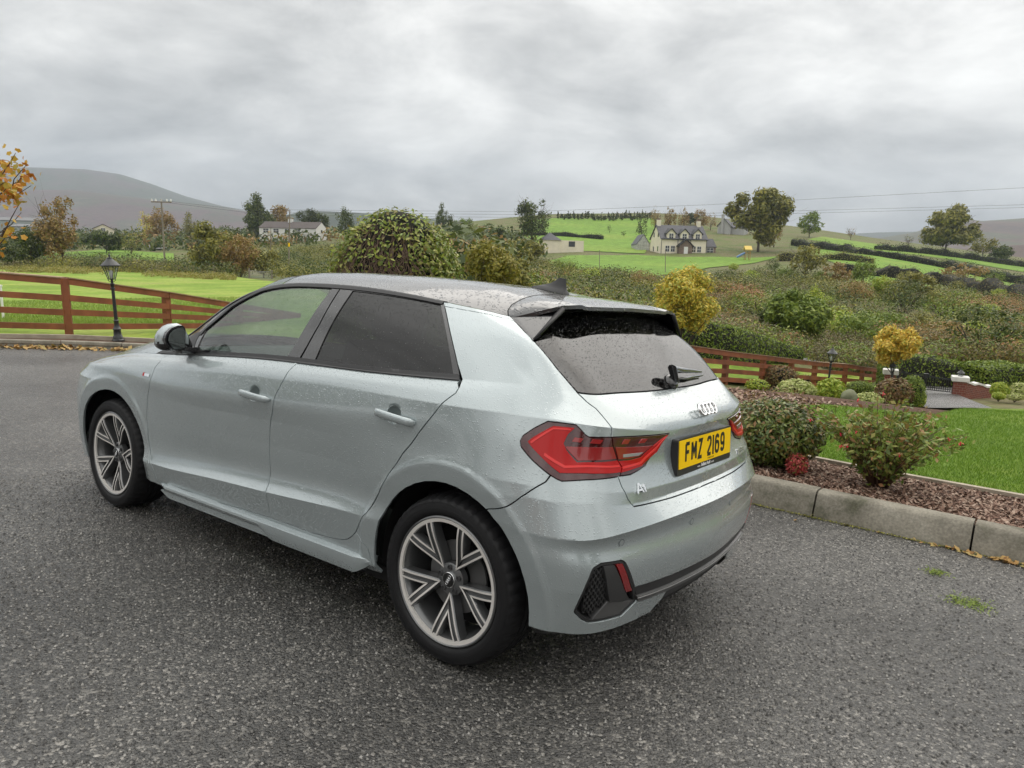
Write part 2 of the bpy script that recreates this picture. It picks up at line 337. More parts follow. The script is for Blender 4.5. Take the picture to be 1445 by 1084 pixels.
# ---------------------------------------------------------------- car materials
def drops(m, tc_scale=190., strength=.5, dist=.004, dens=.35):
    """rain beads: rounded bumps of mixed size standing on the coat"""
    nt = m.node_tree; N = nt.nodes; L = nt.links; b = N['Principled BSDF']
    tc = N.new('ShaderNodeTexCoord')
    last = None
    for sc, th, w in ((tc_scale, dens, 1.0), (tc_scale*.45, dens*.62, 1.6)):
        v = N.new('ShaderNodeTexVoronoi'); v.inputs['Scale'].default_value = sc; v.feature = 'F1'
        L.new(tc.outputs['Object'], v.inputs['Vector'])
        ws = N.new('ShaderNodeTexWhiteNoise'); ws.noise_dimensions = '3D'; L.new(v.outputs['Color'], ws.inputs['Vector'])
        rr = N.new('ShaderNodeMath'); rr.operation = 'MULTIPLY'; L.new(ws.outputs['Value'], rr.inputs[0]); rr.inputs[1].default_value = th*1.3
        mr = N.new('ShaderNodeMapRange'); mr.interpolation_type = 'SMOOTHERSTEP'; mr.inputs[1].default_value = 0.0
        L.new(v.outputs['Distance'], mr.inputs[0]); L.new(rr.outputs[0], mr.inputs[2]); mr.inputs[3].default_value = w; mr.inputs[4].default_value = 0.0
        if last is None: last = mr.outputs[0]
        else:
            a = N.new('ShaderNodeMath'); a.operation = 'ADD'; L.new(last, a.inputs[0]); L.new(mr.outputs[0], a.inputs[1]); last = a.outputs[0]
    bp = N.new('ShaderNodeBump'); bp.inputs['Strength'].default_value = strength; bp.inputs['Distance'].default_value = dist
    L.new(last, bp.inputs['Height']); L.new(bp.outputs[0], b.inputs['Coat Normal'])
    bp2 = N.new('ShaderNodeBump'); bp2.inputs['Strength'].default_value = strength*.35; bp2.inputs['Distance'].default_value = dist
    L.new(last, bp2.inputs['Height']); L.new(bp2.outputs[0], b.inputs['Normal'])
    return m, last
PAINT = mat('grey_green_pearl_paint', (.40, .452, .462), rough=.24, metal=.5, coat=1.0, coatrough=.04, spec=.6); drops(PAINT, 190, .6, .0035, .45)
ROOFM = mat('black_roof_paint', (.012, .012, .013), rough=.3, coat=1.0, coatrough=.06); drops(ROOFM, 85, .8, .005, .5); ROOFM.node_tree.nodes['Principled BSDF'].inputs['Coat IOR'].default_value = 1.5
GLOSSB = mat('gloss_black_trim', (.006, .006, .007), rough=.12, coat=1.0); drops(GLOSSB, 130, .35)
SATIN = mat('satin_black_trim', (.022, .022, .023), rough=.42)
PLAST = mat('dark_grey_plastic', (.035, .035, .036), rough=.5, bump=.15, bscale=400)
GREYM = mat('grey_metallic_plastic', (.11, .11, .11), rough=.35, metal=.3)
BLACKM = mat('void_black', (.004, .004, .004), rough=.8)
CHROME = mat('chrome', (.82, .83, .84), rough=.09, metal=1)
ALU = mat('machined_aluminium', (.80, .77, .73), rough=.40, metal=.45)
RIMG = mat('rim_grey_lacquer', (.13, .133, .135), rough=.3, metal=.6, coat=.6)
RUBBER = mat('tyre_rubber', (.010, .010, .011), spec=.3, rough=.6, bump=.12, bscale=300)
RED = mat('lamp_red', (.42, .002, .002), rough=.45, coat=.55, coatrough=.02, spec=.1)
RED2 = mat('lamp_light_guide', (.72, .015, .012), rough=.4, coat=.5)
REDM = mat('lamp_mid_red', (.26, .010, .012), rough=.2, coat=1.0)
REDD = mat('lamp_dark_red', (.055, .003, .005), rough=.12, coat=1.0); drops(REDD, 150, .2)
LGREY = mat('lamp_clear', (.30, .30, .30), rough=.15, coat=1)
REFL = mat('reflector_red', (.22, .004, .006), rough=.2, coat=1)
YEL = mat('plate_yellow', (.95, .60, .0), rough=.55, spec=.2)
BLK = mat('plate_black', (.006, .006, .006), rough=.45)
WHITE = mat('white_print', (.8, .8, .8), rough=.5)
FABRIC = mat('seat_fabric', (.02, .02, .022), rough=.85, bump=.3, bscale=300)
DASHM = mat('dashboard', (.03, .034, .034), rough=.7)
def glass(name, tint, ior=1.6, rough=.0, drop=True):
    m = bpy.data.materials.new(name); m.use_nodes = True; nt = m.node_tree; N = nt.nodes; L = nt.links
    pb = N['Principled BSDF']; pb.inputs['Base Color'].default_value = (0, 0, 0, 1); pb.inputs['Roughness'].default_value = 1
    pb.inputs['Specular IOR Level'].default_value = 0
    out = N['Material Output']
    tr = N.new('ShaderNodeBsdfTransparent'); tr.inputs[0].default_value = (*tint, 1)
    gl = N.new('ShaderNodeBsdfGlossy'); gl.inputs['Roughness'].default_value = rough+.015
    fr = N.new('ShaderNodeFresnel'); ge = N.new('ShaderNodeNewGeometry'); mi = N.new('ShaderNodeMix'); L.new(ge.outputs['Backfacing'], mi.inputs[0]); mi.inputs[2].default_value = ior; mi.inputs[3].default_value = 1/ior; L.new(mi.outputs[0], fr.inputs[0])
    if drop:
        _, last = drops(m, 130, .9, .004, .33)
        bp = [n for n in N if n.type == 'BUMP'][0]
        L.new(bp.outputs[0], gl.inputs['Normal'])
        k = N.new('ShaderNodeMath'); k.operation = 'MULTIPLY'; L.new(last, k.inputs[0]); k.inputs[1].default_value = .30; k.use_clamp = True
        df = N.new('ShaderNodeBsdfDiffuse'); df.inputs[0].default_value = (.25, .26, .26, 1)
        m0 = N.new('ShaderNodeMixShader'); L.new(k.outputs[0], m0.inputs[0]); L.new(tr.outputs[0], m0.inputs[1]); L.new(df.outputs[0], m0.inputs[2])
        base = m0.outputs[0]
    else: base = tr.outputs[0]
    mx = N.new('ShaderNodeMixShader'); L.new(fr.outputs[0], mx.inputs[0]); L.new(base, mx.inputs[1]); L.new(gl.outputs[0], mx.inputs[2])
    L.new(mx.outputs[0], out.inputs[0])
    return m
GLASS = glass('window_glass', (.50, .62, .56), 2.2)
GLASSD = glass('privacy_glass', (.05, .055, .055), 1.6)
GLASSR = glass('rear_window_glass', (.05, .055, .06), 1.95, .04)

# ---------------------------------------------------------------- car panels
def inv_xz(x, z, w0=.5):
    """w of the body surface at side position x and height z"""
    t = 4+2*x; lo, hi = .16, 1.029
    for _ in range(30):
        mid = .5*(lo+hi)
        if surf(t, mid)[0, 2] < z: lo = mid
        else: hi = mid
    return (t, .5*(lo+hi))
def arch_loop(k, r=R_IN, n=44):
    cx_, cz_ = ARCH[k]; a = np.linspace(0, 2*math.pi, n, endpoint=False); X = cx_+r*np.cos(a); Z = cz_+r*np.sin(a); t = 4+2*X
    for it in range(7 if k == 0 else 3):
        lo = np.full(n, .06); hi = np.full(n, 1.029)
        for _ in range(16):
            w = .5*(lo+hi); up = surf(t, w)[:, 2] < Z; lo = np.where(up, w, lo); hi = np.where(up, hi, w)
        e = 1e-3; x0 = surf(t, w)[:, 0]; x1 = surf(t+e, w)[:, 0]; t = t+np.clip((X-x0)/np.maximum((x1-x0)/e, .1), -.3, .3)
    out = list(zip(t.tolist(), w.tolist()))
    if k is not None and n == 96: out = [p for p, z in sorted(zip(out, Z), key=lambda q: 0) if True]; i0 = int(np.argmin(Z)); out = out[i0:]+out[:i0]; Zr = np.roll(Z, -i0); out = [p for p, z in zip(out, Zr) if z > .30]
    return out
def pip(poly, X, Y):
    poly = np.asarray(poly); inside = np.zeros(len(X), bool)
    x1, y1 = poly[:, 0], poly[:, 1]; x2, y2 = np.roll(x1, -1), np.roll(y1, -1)
    for a, b, c, d in zip(x1, y1, x2, y2):
        if b == d: continue
        m = ((b > Y) != (d > Y)) & (X < (c-a)*(Y-b)/(d-b)+a); inside ^= m
    return inside
def dens(poly, step=.012, closed=True):
    out = []; n = len(poly)
    for i in range(n if closed else n-1):
        a = np.array(poly[i]); b = np.array(poly[(i+1) % n])
        k = max(1, int(math.ceil(np.hypot((b[0]-a[0])*.5, b[1]-a[1])/step)))
        for j in range(k): out.append(tuple(a+(b-a)*j/k))
    return out
def round_poly(poly, r=.008, n=4, skip=()):
    out = []; N_ = len(poly)
    P_ = [np.array((p[0]*.5, p[1])) for p in poly]
    for i in range(N_):
        a, b, c = P_[i-1], P_[i], P_[(i+1) % N_]
        u, v = a-b, c-b; lu, lv = np.linalg.norm(u), np.linalg.norm(v)
        if i in skip or lu < 1e-6 or lv < 1e-6: out.append(poly[i]); continue
        cosang = u@v/lu/lv
        if cosang < -.93: out.append(poly[i]); continue
        d = min(r, lu*.4, lv*.4); p0, p1 = b+u/lu*d, b+v/lv*d
        for s in np.linspace(0, 1, n):
            q = (1-s)**2*p0+2*s*(1-s)*b+s*s*p1; out.append((q[0]*2, q[1]))
    return out
W_KNOTS = sorted({r[0] for r in BODY_ROWS} | {r[0] for r in GH_ROWS})
W_CREASE = [r[0] for r in BODY_ROWS if r[1]]+[1.32]
def wlines(step):
    ws = set()
    for a, b in zip(W_KNOTS[:-1], W_KNOTS[1:]):
        n = max(1, int(round((b-a)/step)))
        for i in range(n+1): ws.add(round(a+(b-a)*i/n, 5))
    for c in W_CREASE: ws |= {round(c-.0035, 5), round(c+.0035, 5)}
    return sorted(ws)
def nrm(t, w):
    e = 1e-3
    a = surf(np.maximum(t-e, 0), w); b = surf(t+e, w); c = surf(t, w-e*.4); d = surf(t, w+e*.4)
    n = np.cross(b-a, d-c); n /= np.linalg.norm(n, axis=-1, keepdims=True)+1e-12
    return -n
_s = nrm(np.array([5.]), np.array([.6])); NS = 1.0 if _s[0, 1] > 0 else -1.0
def panel(name, outline, m, holes=(), lines=(), step=.016, off=0., gap=.0026, flange=.012, mirror=True, centre=False, parent=None, rnd=0, label=None, bump=None):
    """one pressed panel: part of the body surface inside the outline, with a folded edge"""
    if rnd: outline = round_poly(outline, rnd)
    segs = [dens(outline)]+[dens(h) for h in holes]
    t0, t1 = min(p[0] for p in segs[0]), max(p[0] for p in segs[0]); w0, w1 = min(p[1] for p in segs[0]), max(p[1] for p in segs[0])
    pts = []; cons = []
    for s in segs:
        b = len(pts); pts += s; cons += [(b+i, b+(i+1) % len(s)) for i in range(len(s))]
    nb = len(pts)
    for l in lines:
        b = len(pts); pts += l; cons += [(b+i, b+i+1) for i in range(len(l)-1)]
    ts = np.arange(math.floor(t0/(2*step))*2*step, t1, 2*step); wsl = np.array([w for w in wlines(step) if w0 < w < w1])
    if len(wsl):
        T, W = np.meshgrid(ts, wsl); T = T.ravel(); W = W.ravel()
        T = T + 0.0
        keep = pip(outline, T, W)
        for h in holes: keep &= ~pip(h, T, W)
        # stay clear of the edges
        E = np.array(pts)*[.5, 1]
        T, W = T[keep], W[keep]
        if len(T):
            D = np.full(len(T), 9.)
            for k in range(0, len(E), 256):
                D = np.minimum(D, np.hypot(T[:, None]*.5-E[None, k:k+256, 0], W[:, None]-E[None, k:k+256, 1]).min(1))
            ok = D > step*.38
            pts = pts+list(zip(T[ok], W[ok]))
    vs, es, fs, *_ = delaunay_2d_cdt([Vector((p[0]*.5, p[1])) for p in pts], cons, [], 0, 1e-6)
    V2 = np.array([(v[0]*2, v[1]) for v in vs]); F = np.array(fs)
    c = V2[F].mean(1); keep = pip(outline, c[:, 0], c[:, 1])
    for h in holes: keep &= ~pip(h, c[:, 0], c[:, 1])
    F = F[keep]
    used = np.unique(F); rm = np.full(len(V2), -1); rm[used] = np.arange(len(used)); F = rm[F]; V2 = V2[used]
    P3 = surf(V2[:, 0], V2[:, 1]); NN = nrm(V2[:, 0], V2[:, 1])*NS
    P3 = P3+NN*off
    if bump is not None: P3 = P3+NN*bump(P3)[:, None]
    # orient faces outwards
    a, b, c3 = P3[F[:, 0]], P3[F[:, 1]], P3[F[:, 2]]
    fn = np.cross(b-a, c3-a); flip = (fn*NN[F[:, 0]]).sum(1) < 0
    if flip.mean() > .5: F = F[:, ::-1].copy()
    # boundary
    E = {}
    for f in F:
        for i in range(3):
            e = (int(f[i]), int(f[(i+1) % 3])); E[e] = 1
    be = [e for e in E if (e[1], e[0]) not in E]
    if centre: be = [e for e in be if not (V2[e[0], 0] < 1e-4 and V2[e[1], 0] < 1e-4)]
    dirs = {}
    for a, b in be:
        tg = P3[b]-P3[a]; tg /= np.linalg.norm(tg)+1e-9
        inn = np.cross(NN[a], tg)
        for q in (a, b): dirs[q] = dirs.get(q, 0)+inn
    P3 = P3.copy()
    for q, d in dirs.items():
        d = d/(np.linalg.norm(d)+1e-9); 
        if centre and V2[q, 0] < 1e-4: d[1] = 0
        P3[q] += d*gap
    V = [P3]; Fl = F.tolist(); base = len(P3)
    if flange:
        idx = {q: i for i, q in enumerate(dirs)}
        qs = np.array(list(dirs)); top = P3[qs]; bot = P3[qs]-NN[qs]*flange
        rim = P3[qs]-NN[qs]*.0012+np.array([dirs[q]/(np.linalg.norm(dirs[q])+1e-9) for q in qs])*(-.0006)
        V += [rim, bot]; n = len(qs)
        for a, b in be:
            ia, ib = idx[a], idx[b]
            Fl.append([b, a, base+ia, base+ib]); Fl.append([base+ib, base+ia, base+n+ia, base+n+ib])
    V = np.concatenate(V)
    if centre:
        n = len(V); Vm = V*[1, -1, 1]; m0 = np.concatenate([V2[:, 0] < 1e-4, np.zeros(n-len(V2), bool)])
        mp = np.arange(n)+n; mp[m0] = np.arange(n)[m0]
        Fm = [[int(mp[i]) for i in reversed(f)] for f in Fl]
        V = np.concatenate([V, Vm]); Fl = Fl+Fm
    o = mesh_obj(name, V, Fl, m, parent)
    o.data.set_sharp_from_angle(angle=math.radians(38))
    if label: o['label'] = label
    if mirror and not centre:
        o2 = mesh_obj(name, V*[1, -1, 1], [list(reversed(f)) for f in Fl], m, parent)
        o2.data.set_sharp_from_angle(angle=math.radians(38))
        return o, o2
    return o, None

FL_R = [arch_loop(0, r, 96) for r in (.380, .400, .418, .430, .436, .444, .454)]
FL_F = [arch_loop(1, r, 96) for r in (.380, .400, .418, .430, .436, .444, .454)]
car = empty('hatchback_car', MD)
tag(car, 'wet pale grey hatchback car with black roof parked on the dark tarmac drive', 'car')
B = BAKED
arch_r, arch_f = arch_loop(0), arch_loop(1)
rev = lambda a: list(reversed(a))
dfe, dbf, dsl, dbr, dre = B['door_front_edge'], B['door_bottom_f'], B['door_split_low'], B['door_bottom_r'], B['door_rear_edge']
cpr = B['cpillar_rear']; lamp = B['lamp']; seam = B['bump_seam']; gate = B['gate_low']; gate = gate[:-1]+[(0, .668)]
PAR = dict(parent=car)
# front wing, doors, sill, rear quarter
panel('front_wing', dfe[:-1]+[(8.081, .278), (8.081, .235), (9.9, .235), (9.95, .62), (10.35, .70), (10.72, .735), (10.95, .845), (10.9, 1.03)], PAINT, [arch_f], FL_F, **PAR)
def cup_hole(h, r=.036):
    (ta, wa), (tb, wb) = h; c = (ta+(tb-ta)*.45, wa+(wb-wa)*.45+.003); return [(c[0]+2*r*math.cos(a), c[1]+r*.86*math.sin(a)) for a in np.linspace(0, 2*math.pi, 32, endpoint=False)]
CUP_F, CUP_R = cup_hole(B['handle_f']), cup_hole(B['handle_r'])
panel('door_skin', dfe[:-1]+dbf+rev(dsl)[1:], PAINT, [CUP_F], FL_F, **PAR)
panel('door_skin', dsl+dbr[1:]+dre[1:-1]+[(4.072, 1.014), (4.072, 1.03), (5.897, 1.03)], PAINT, [CUP_R], FL_R, **PAR)
panel('side_sill', dbf+dbr[1:]+[(4.932, .342), (4.80, .300), (4.72, .21), (8.25, .21), (8.081, .277)], PAINT, [arch_r, arch_f], FL_R+FL_F, gap=.001, **PAR)
quarter = dre[:-1]+[(4.06, 1.03), (4.053, 1.077), (4.006, 1.199), (3.962, 1.298), (3.5, 1.300), (2.9, 1.295), (2.43, 1.288)]+cpr[1:]+\
    [(1.936, .888), (2.014, .895), (2.123, .914), (2.198, .924), (2.793, .922), (3.317, .872), (3.357, .856), (3.314, .840), (2.674, .767)]+\
    rev(seam)[1:]+[(3.9, .58), (4.4, .3), (4.72, .21), (4.80, .300)]
panel('rear_quarter', quarter, PAINT, [arch_r], FL_R, **PAR)
panel('roof_edge_strip', [(3.962, 1.298), (3.5, 1.300), (2.9, 1.295), (2.43, 1.288), (2.404, 1.318), (3.0, 1.318), (3.5, 1.318), (3.954, 1.318)], PAINT, gap=.0007, **PAR)
# rear bumper
vent = B['vent']
bump_out = [(0, .380), (.601, .383), (1.13, .392), (1.06, .335), (.60, .323), (.586, .318), (.627, .286), (.80, .245), (2.0, .237), (3.2, .237), (3.9, .237), (4.0, .5)]+\
    seam+[(2.66, .7665), (2.542, .755), (2.459, .749), (1.886, .759), (1.392, .7725)]+gate
panel('rear_bumper', bump_out, PAINT, [arch_r, round_poly(vent, .012)], FL_R, centre=True, **PAR)
# recess behind the vents, fins, wedges, strip
panel('bumper_vent', [(v[0]+(v[0]-1.6)*.06, v[1]+(v[1]-.39)*.08) for v in vent], BLACKM, off=-.035, flange=0, gap=0, **PAR)
def on_surf0(t, w, o=0): return surf(t, w)[0]+nrm(np.array([t]), np.array([w]))[0]*NS*o
def rim_of(poly, k=.13, c=None):
    c = np.mean(poly, 0); return [tuple(c+(np.array(p)-c)*(1-k)) for p in poly]
panel('vent_surround', round_poly(vent, .012), SATIN, [rim_of(vent, .085)], off=-.004, gap=.0004, flange=.03, **PAR)
panel('vent_fin', B['fin'], PLAST, off=.001, gap=0, flange=.035, **PAR)
panel('vent_wedge', B['wedge'], GREYM, off=-.006, gap=0, flange=.025, bump=lambda p: -.10*np.clip(.33-p[:, 2], 0, .1)*0, **PAR)
panel('bumper_reflector', B['refl'], REFL, off=.001, gap=.001, flange=.01, **PAR)
# honeycomb in the vent
def honey():
    poly = B['honey']; hs = []
    r = .0135
    bm = bmesh.new()
    for i in range(-2, 30):
        for j in range(-2, 30):
            cx_, cy_ = 1.5+(i*1.5*r)*2, .30+(j+.5*(i % 2))*math.sqrt(3)*r
            if not pip(poly, np.array([cx_]), np.array([cy_]))[0]: continue
            ring = []
            for k in range(6):
                a = k*math.pi/3
                for rr in (r*.98, r*.74):
                    ring.append((cx_+2*rr*math.cos(a), cy_+rr*math.sin(a)))
            tt = np.array([p[0] for p in ring]); ww = np.array([p[1] for p in ring])
            n = nrm(tt, ww)*NS; p0 = surf(tt, ww)-n*.010; p1 = surf(tt, ww)-n*.022
            v0 = [bm.verts.new(p) for p in p0]; v1 = [bm.verts.new(p) for p in p1]
            for k in range(6):
                a, b, c, d = 2*k, 2*k+1, (2*k+3) % 12, (2*k+2) % 12
                bm.faces.new((v0[a], v0[b], v0[c], v0[d])); bm.faces.new((v0[b], v1[b], v1[c], v0[c])); bm.faces.new((v0[a], v0[d], v1[d], v1[a]))
    o = bm_obj('vent_honeycomb', bm, PLAST, car)
    me = o.data.copy(); me.transform(Matrix.Diagonal((1, -1, 1, 1))); me.flip_normals()
    o2 = bpy.data.objects.new('vent_honeycomb', me); COL.objects.link(o2); o2.parent = car
honey()
panel('bumper_strip', [(0, .376), (.601, .380), (1.13, .390), (1.06, .352), (.6, .342), (0, .340)], SATIN, off=-.004, gap=.0, centre=True, **PAR)
panel('bumper_blade', [(0, .342), (.6, .343), (1.075, .353), (1.04, .330), (.60, .322), (0, .318)], GREYM, off=.006, gap=.0, flange=.02, centre=True, **PAR)
_ts = np.concatenate([np.linspace(1.09, .6, 12), np.linspace(.5, -.0, 12)]); _sp = [on_surf0(t, np.interp(t, [0, .6, 1.09], [.3395, .3405, .350]), .009) for t in _ts]
bm = bmesh.new(); tube(bm, [tuple(p) for p in _sp]+[tuple(p*[1, -1, 1]) for p in reversed(_sp[:-1])], .0025, 6); bm_obj('trim_line', bm, mat('satin_silver_trim', (.22, .22, .22), rough=.35, metal=.6), car, True)
panel('diffuser', [(0, .319), (.585, .320), (.62, .286), (.78, .245), (.9, .17), (0, .17)], PLAST, off=-.018, gap=0, centre=True, flange=0, **PAR)
panel('bumper_underside', [(.6, .24), (4.1, .24), (4.1, .17), (.6, .17)], PLAST, [arch_r], off=-.004, gap=0, flange=0, **PAR)
# tailgate
panel('tailgate', gate+[(1.392, .7725)][:0]+[(0, .668)][:0]+[(0, 1.03), (1.80, 1.03)]+cpr[5:-1]+[(1.536, .892), (.822, .900), (.555, .905), (.884, .789), (1.033, .778), (1.172, .772), (1.392, .7725)],
      PAINT, centre=True, **PAR) if False else panel('tailgate', rev(gate)+[(1.392, .7725), (1.172, .772), (1.033, .778), (.884, .789), (.545, .905), (.822, .900), (1.536, .892)]+rev(cpr[5:-1])+[(1.80, 1.03), (0, 1.03)],
      PAINT, centre=True, **PAR)
panel('rear_window', [(0, 1.032), (1.80, 1.032), (2.135, 1.099), (2.39, 1.186), (2.404, 1.31), (0, 1.31)], GLASSR, off=-.001, centre=True, flange=.006, **PAR)
panel('window_border', [(0, 1.345-.1), (1.0, 1.243), (1.75, 1.232), (2.05, 1.205), (2.38, 1.195), (2.40, 1.312), (0, 1.312)], BLACKM, off=-.006, centre=True, flange=0, **PAR)
panel('brake_lamp', [(0, 1.288), (.45, 1.288), (.45, 1.302), (0, 1.302)], REDD, off=.028, gap=0, centre=True, **PAR)
# lamps
lo = [p for p in lamp]
lo_outer = [(1.536, .8915), (1.936, .887), (2.014, .894), (2.123, .913), (2.198, .923), (2.793, .921), (3.317, .871), (3.357, .856), (3.314, .841), (2.667, .767), (2.542, .755), (2.459, .749), (1.886, .759), (1.392, .773), (1.343, .799), (1.433, .819), (1.519, .859)]
lo_inner = [(1.524, .8915), (1.507, .859), (1.421, .819), (1.331, .799), (1.380, .773), (1.172, .773), (1.033, .779), (.884, .790), (.555, .904), (.822, .8995)]
def lamp_part(out, label):
    a, b = panel('tail_lamp', out, REDD, off=.004, gap=.001, flange=.022, step=.008, parent=car)
    return a, b
la = lamp_part(lo_outer, 'outer'); lb = lamp_part(lo_inner, 'inner')
def sub(parents, name, poly, m, off=.0078):
    for i, o in enumerate(panel(name, poly, m, off=off, gap=0, flange=.006, step=.010, parent=None)):
        o.parent = parents[i]
sub(la, 'red_band', [(3.164, .857), (2.654, .909), (2.228, .912), (2.348, .889), (2.417, .860), (2.354, .842), (2.158, .809), (1.737, .813), (1.440, .819), (1.365, .798), (1.39, .7835), (1.892, .777), (2.487, .776)], RED)
sub(lb, 'red_band', [(1.415, .817), (1.173, .815), (.977, .818), (.889, .834), (.78, .855), (.60, .894), (.738, .826), (.984, .790), (1.372, .782), (1.342, .799)], RED)
sub(la, 'lamp_bar', [(2.385, .852), (1.530, .859), (1.456, .825), (1.774, .819), (2.135, .815)], REDM, .0072)
sub(lb, 'lamp_bar', [(1.480, .859), (.800, .853), (.915, .837), (1.0, .824), (1.188, .821), (1.415, .823)], REDM, .0072)
sub(la, 'light_guide', [(2.80, .824), (2.40, .792), (1.40, .800), (1.41, .805), (2.38, .799), (2.78, .831)], RED2, .0092)
sub(la, 'light_guide', [(3.10, .856), (2.65, .904), (2.30, .907), (2.30, .903), (2.64, .899), (3.06, .853)], RED2, .0092)
sub(lb, 'light_guide', [(1.34, .793), (.99, .797), (.76, .835), (.63, .885), (.78, .840), (1.01, .803), (1.36, .799)], RED2, .0092)
sub(lb, 'reverse_lamp', [(1.332, .836), (.960, .834), (1.035, .8255), (1.329, .827)], LGREY, .0085)
for a, b in ((2.26, 2.05), (1.93, 1.70)):
    sub(la, 'lamp_cell', [(a, .868), (b+.05, .868), (b, .881), (a-.05, .882)], REDM, .0074)
for a, b in ((1.36, 1.20), (1.05, .90)):
    sub(lb, 'lamp_cell', [(a, .868), (b+.05, .868), (b, .885), (a-.05, .885)], REDM, .0074)
# side windows and their black frames
gf, gr_ = B['glass_f'], B['glass_r']
fr_r = [(5.885, 1.032), (5.536, 1.167), (5.215, 1.316), (3.954, 1.316), (4.006, 1.199), (4.053, 1.077), (4.072, 1.032)]
fr_f = [(8.39, 1.033), (5.905, 1.033), (5.548, 1.167), (5.228, 1.316), (6.5, 1.319), (7.5, 1.319), (8.39, 1.319)]
gfi = [(7.57, 1.075), (7.49, 1.165), (7.42, 1.225), (7.30, 1.250), (7.187, 1.266), (6.98, 1.284), (6.789, 1.295), (6.501, 1.303), (6.195, 1.303), (5.351, 1.303), (6.046, 1.045), (6.763, 1.045)]
gri = [(5.09, 1.300), (4.01, 1.300), (4.061, 1.173), (4.127, 1.045), (5.665, 1.045)]
panel('window_frame', fr_r, GLOSSB, [gri], gap=.001, **PAR)
panel('window_frame', fr_f, GLOSSB, [gfi], gap=.001, **PAR)
panel('side_window', gfi, GLASS, off=-.004, gap=-.003, flange=0, **PAR)
panel('side_window', gri, GLASSD, off=-.004, gap=-.003, flange=0, **PAR)
panel('belt_trim', [(4.075, 1.023), (4.075, 1.043), (5.0, 1.0435), (7.0, 1.0445), (7.95, 1.046), (8.0, 1.03), (7.0, 1.024), (5.5, 1.023)], SATIN, off=.005, gap=0, flange=.008, **PAR)
panel('window_seal', [(3.962, 1.310), (3.99, 1.303), (5.20, 1.304), (5.36, 1.304), (6.5, 1.306), (6.98, 1.288), (7.42, 1.232), (7.5, 1.20), (7.56, 1.22), (7.40, 1.262), (7.0, 1.302), (6.5, 1.3165), (5.2, 1.3165), (3.956, 1.3165)], SATIN, off=.004, gap=0, flange=.006, **PAR)
# nose
panel('front_bumper', [(9.9, .235), (13, .235), (13, .60), (12.2, .62), (11.85, .70), (10.95, .70), (10.72, .732), (10.35, .698), (9.95, .618)], PAINT,
      [arch_f, [(11.6, .32), (13.2, .32), (13.2, .56), (12.3, .60), (11.7, .50)]], **PAR)
panel('radiator_grille', [(11.6, .32), (13, .32), (13, .62), (12.2, .64), (11.7, .50)], BLACKM, off=-.01, gap=0, **PAR)
panel('head_lamp', [(10.74, .735), (10.95, .703), (11.85, .703), (12.15, .74), (11.3, .86), (10.97, .845)], LGREY, off=-.002, **PAR)
panel('bonnet_nose', [(10.98, .85), (11.3, .865), (12.2, .745), (12.25, .63), (13, .61), (13, 1.03), (10.92, 1.03)], PAINT, **PAR)
# dark shell behind the gaps
panel('inner_shell', [(0, .20), (13, .20), (13, 1.025), (0, 1.025)], BLACKM, [arch_loop(0, .385), arch_loop(1, .385)], off=-.05, gap=0, flange=0, step=.05, **PAR)

# roof, windscreen and bonnet from the rail to the centre line
def zc(x):
    return np.interp(x, [-.25, -.1, .1, .25, .5, .8, 1.2, 1.5, 1.72, 1.95, 2.2, 2.4, 2.57], [1.300, 1.335, 1.367, 1.388, 1.405, 1.416, 1.420, 1.412, 1.392, 1.300, 1.175, 1.066, .97])
def top_patch(t, s):
    """t along the rail, s 0 at the rail to 1 at the centre line"""
    E_ = np.where((t < T_GH)[:, None], eval_rows(GH, t, np.full_like(t, 1.32)), eval_rows(BODY, t, np.full_like(t, 1.0299999)))
    dxc = np.interp(t, [2.4, 3.5, 5.5, 6.2, 7.4, 8.4, 10, 13], [.02, .0, .10, .24, .36, .38, .06, .0])
    xc = E_[:, 0]+dxc
    zcen = np.where(t < T_GH, zc(xc), np.interp(t, [8.4, 9, 10, 13], [.985, .975, .955, .90]))
    x = E_[:, 0]+dxc*(1-(1-s)**1.8); y = E_[:, 1]*(1-s)
    k = np.where(t < T_GH, np.interp(t, [2.4, 3.6, 5, 8.4], [4.2, 3.6, 2.9, 2.4]), 2.0)
    z = E_[:, 2]+(zcen-E_[:, 2])*(1-(1-s)**k)
    return np.stack([x, y, z], -1)
def top_mesh(name, t0, t1, m, nt_=120, ns=40, off=0):
    ts = np.linspace(t0, t1, nt_); ss = np.concatenate([[0, .006, .015, .03, .05], np.linspace(.075, 1, ns)])
    ns_ = len(ss); T, S = np.meshgrid(ts, ss, indexing='ij'); V = top_patch(T.ravel(), S.ravel()).reshape(nt_, ns_, 3)
    V[..., 2] += off
    Vr = V[:, ::-1][:, 1:]*[1, -1, 1]; V = np.concatenate([V, Vr], 1); n = V.shape[1]
    i, j = np.meshgrid(np.arange(nt_-1), np.arange(n-1), indexing='ij'); a = (i*n+j).ravel()
    F = np.stack([a, a+n, a+n+1, a+1], 1)[:, ::-1]
    return mesh_obj(name, V.reshape(-1, 3), F, m, car)
top_mesh('roof', 2.35, 6.15, ROOFM)
top_mesh('windscreen', 6.18, 8.38, GLASS, 60)
top_mesh('bonnet', 8.45, 13, PAINT, 90)
panel('roof_rail', [(3.9, 1.3195), (8.39, 1.3195), (8.39, 1.30), (7.6, 1.312), (7.0, 1.314), (6.0, 1.3165), (3.95, 1.3165)], ROOFM, off=.004, gap=0, flange=.006, **PAR)

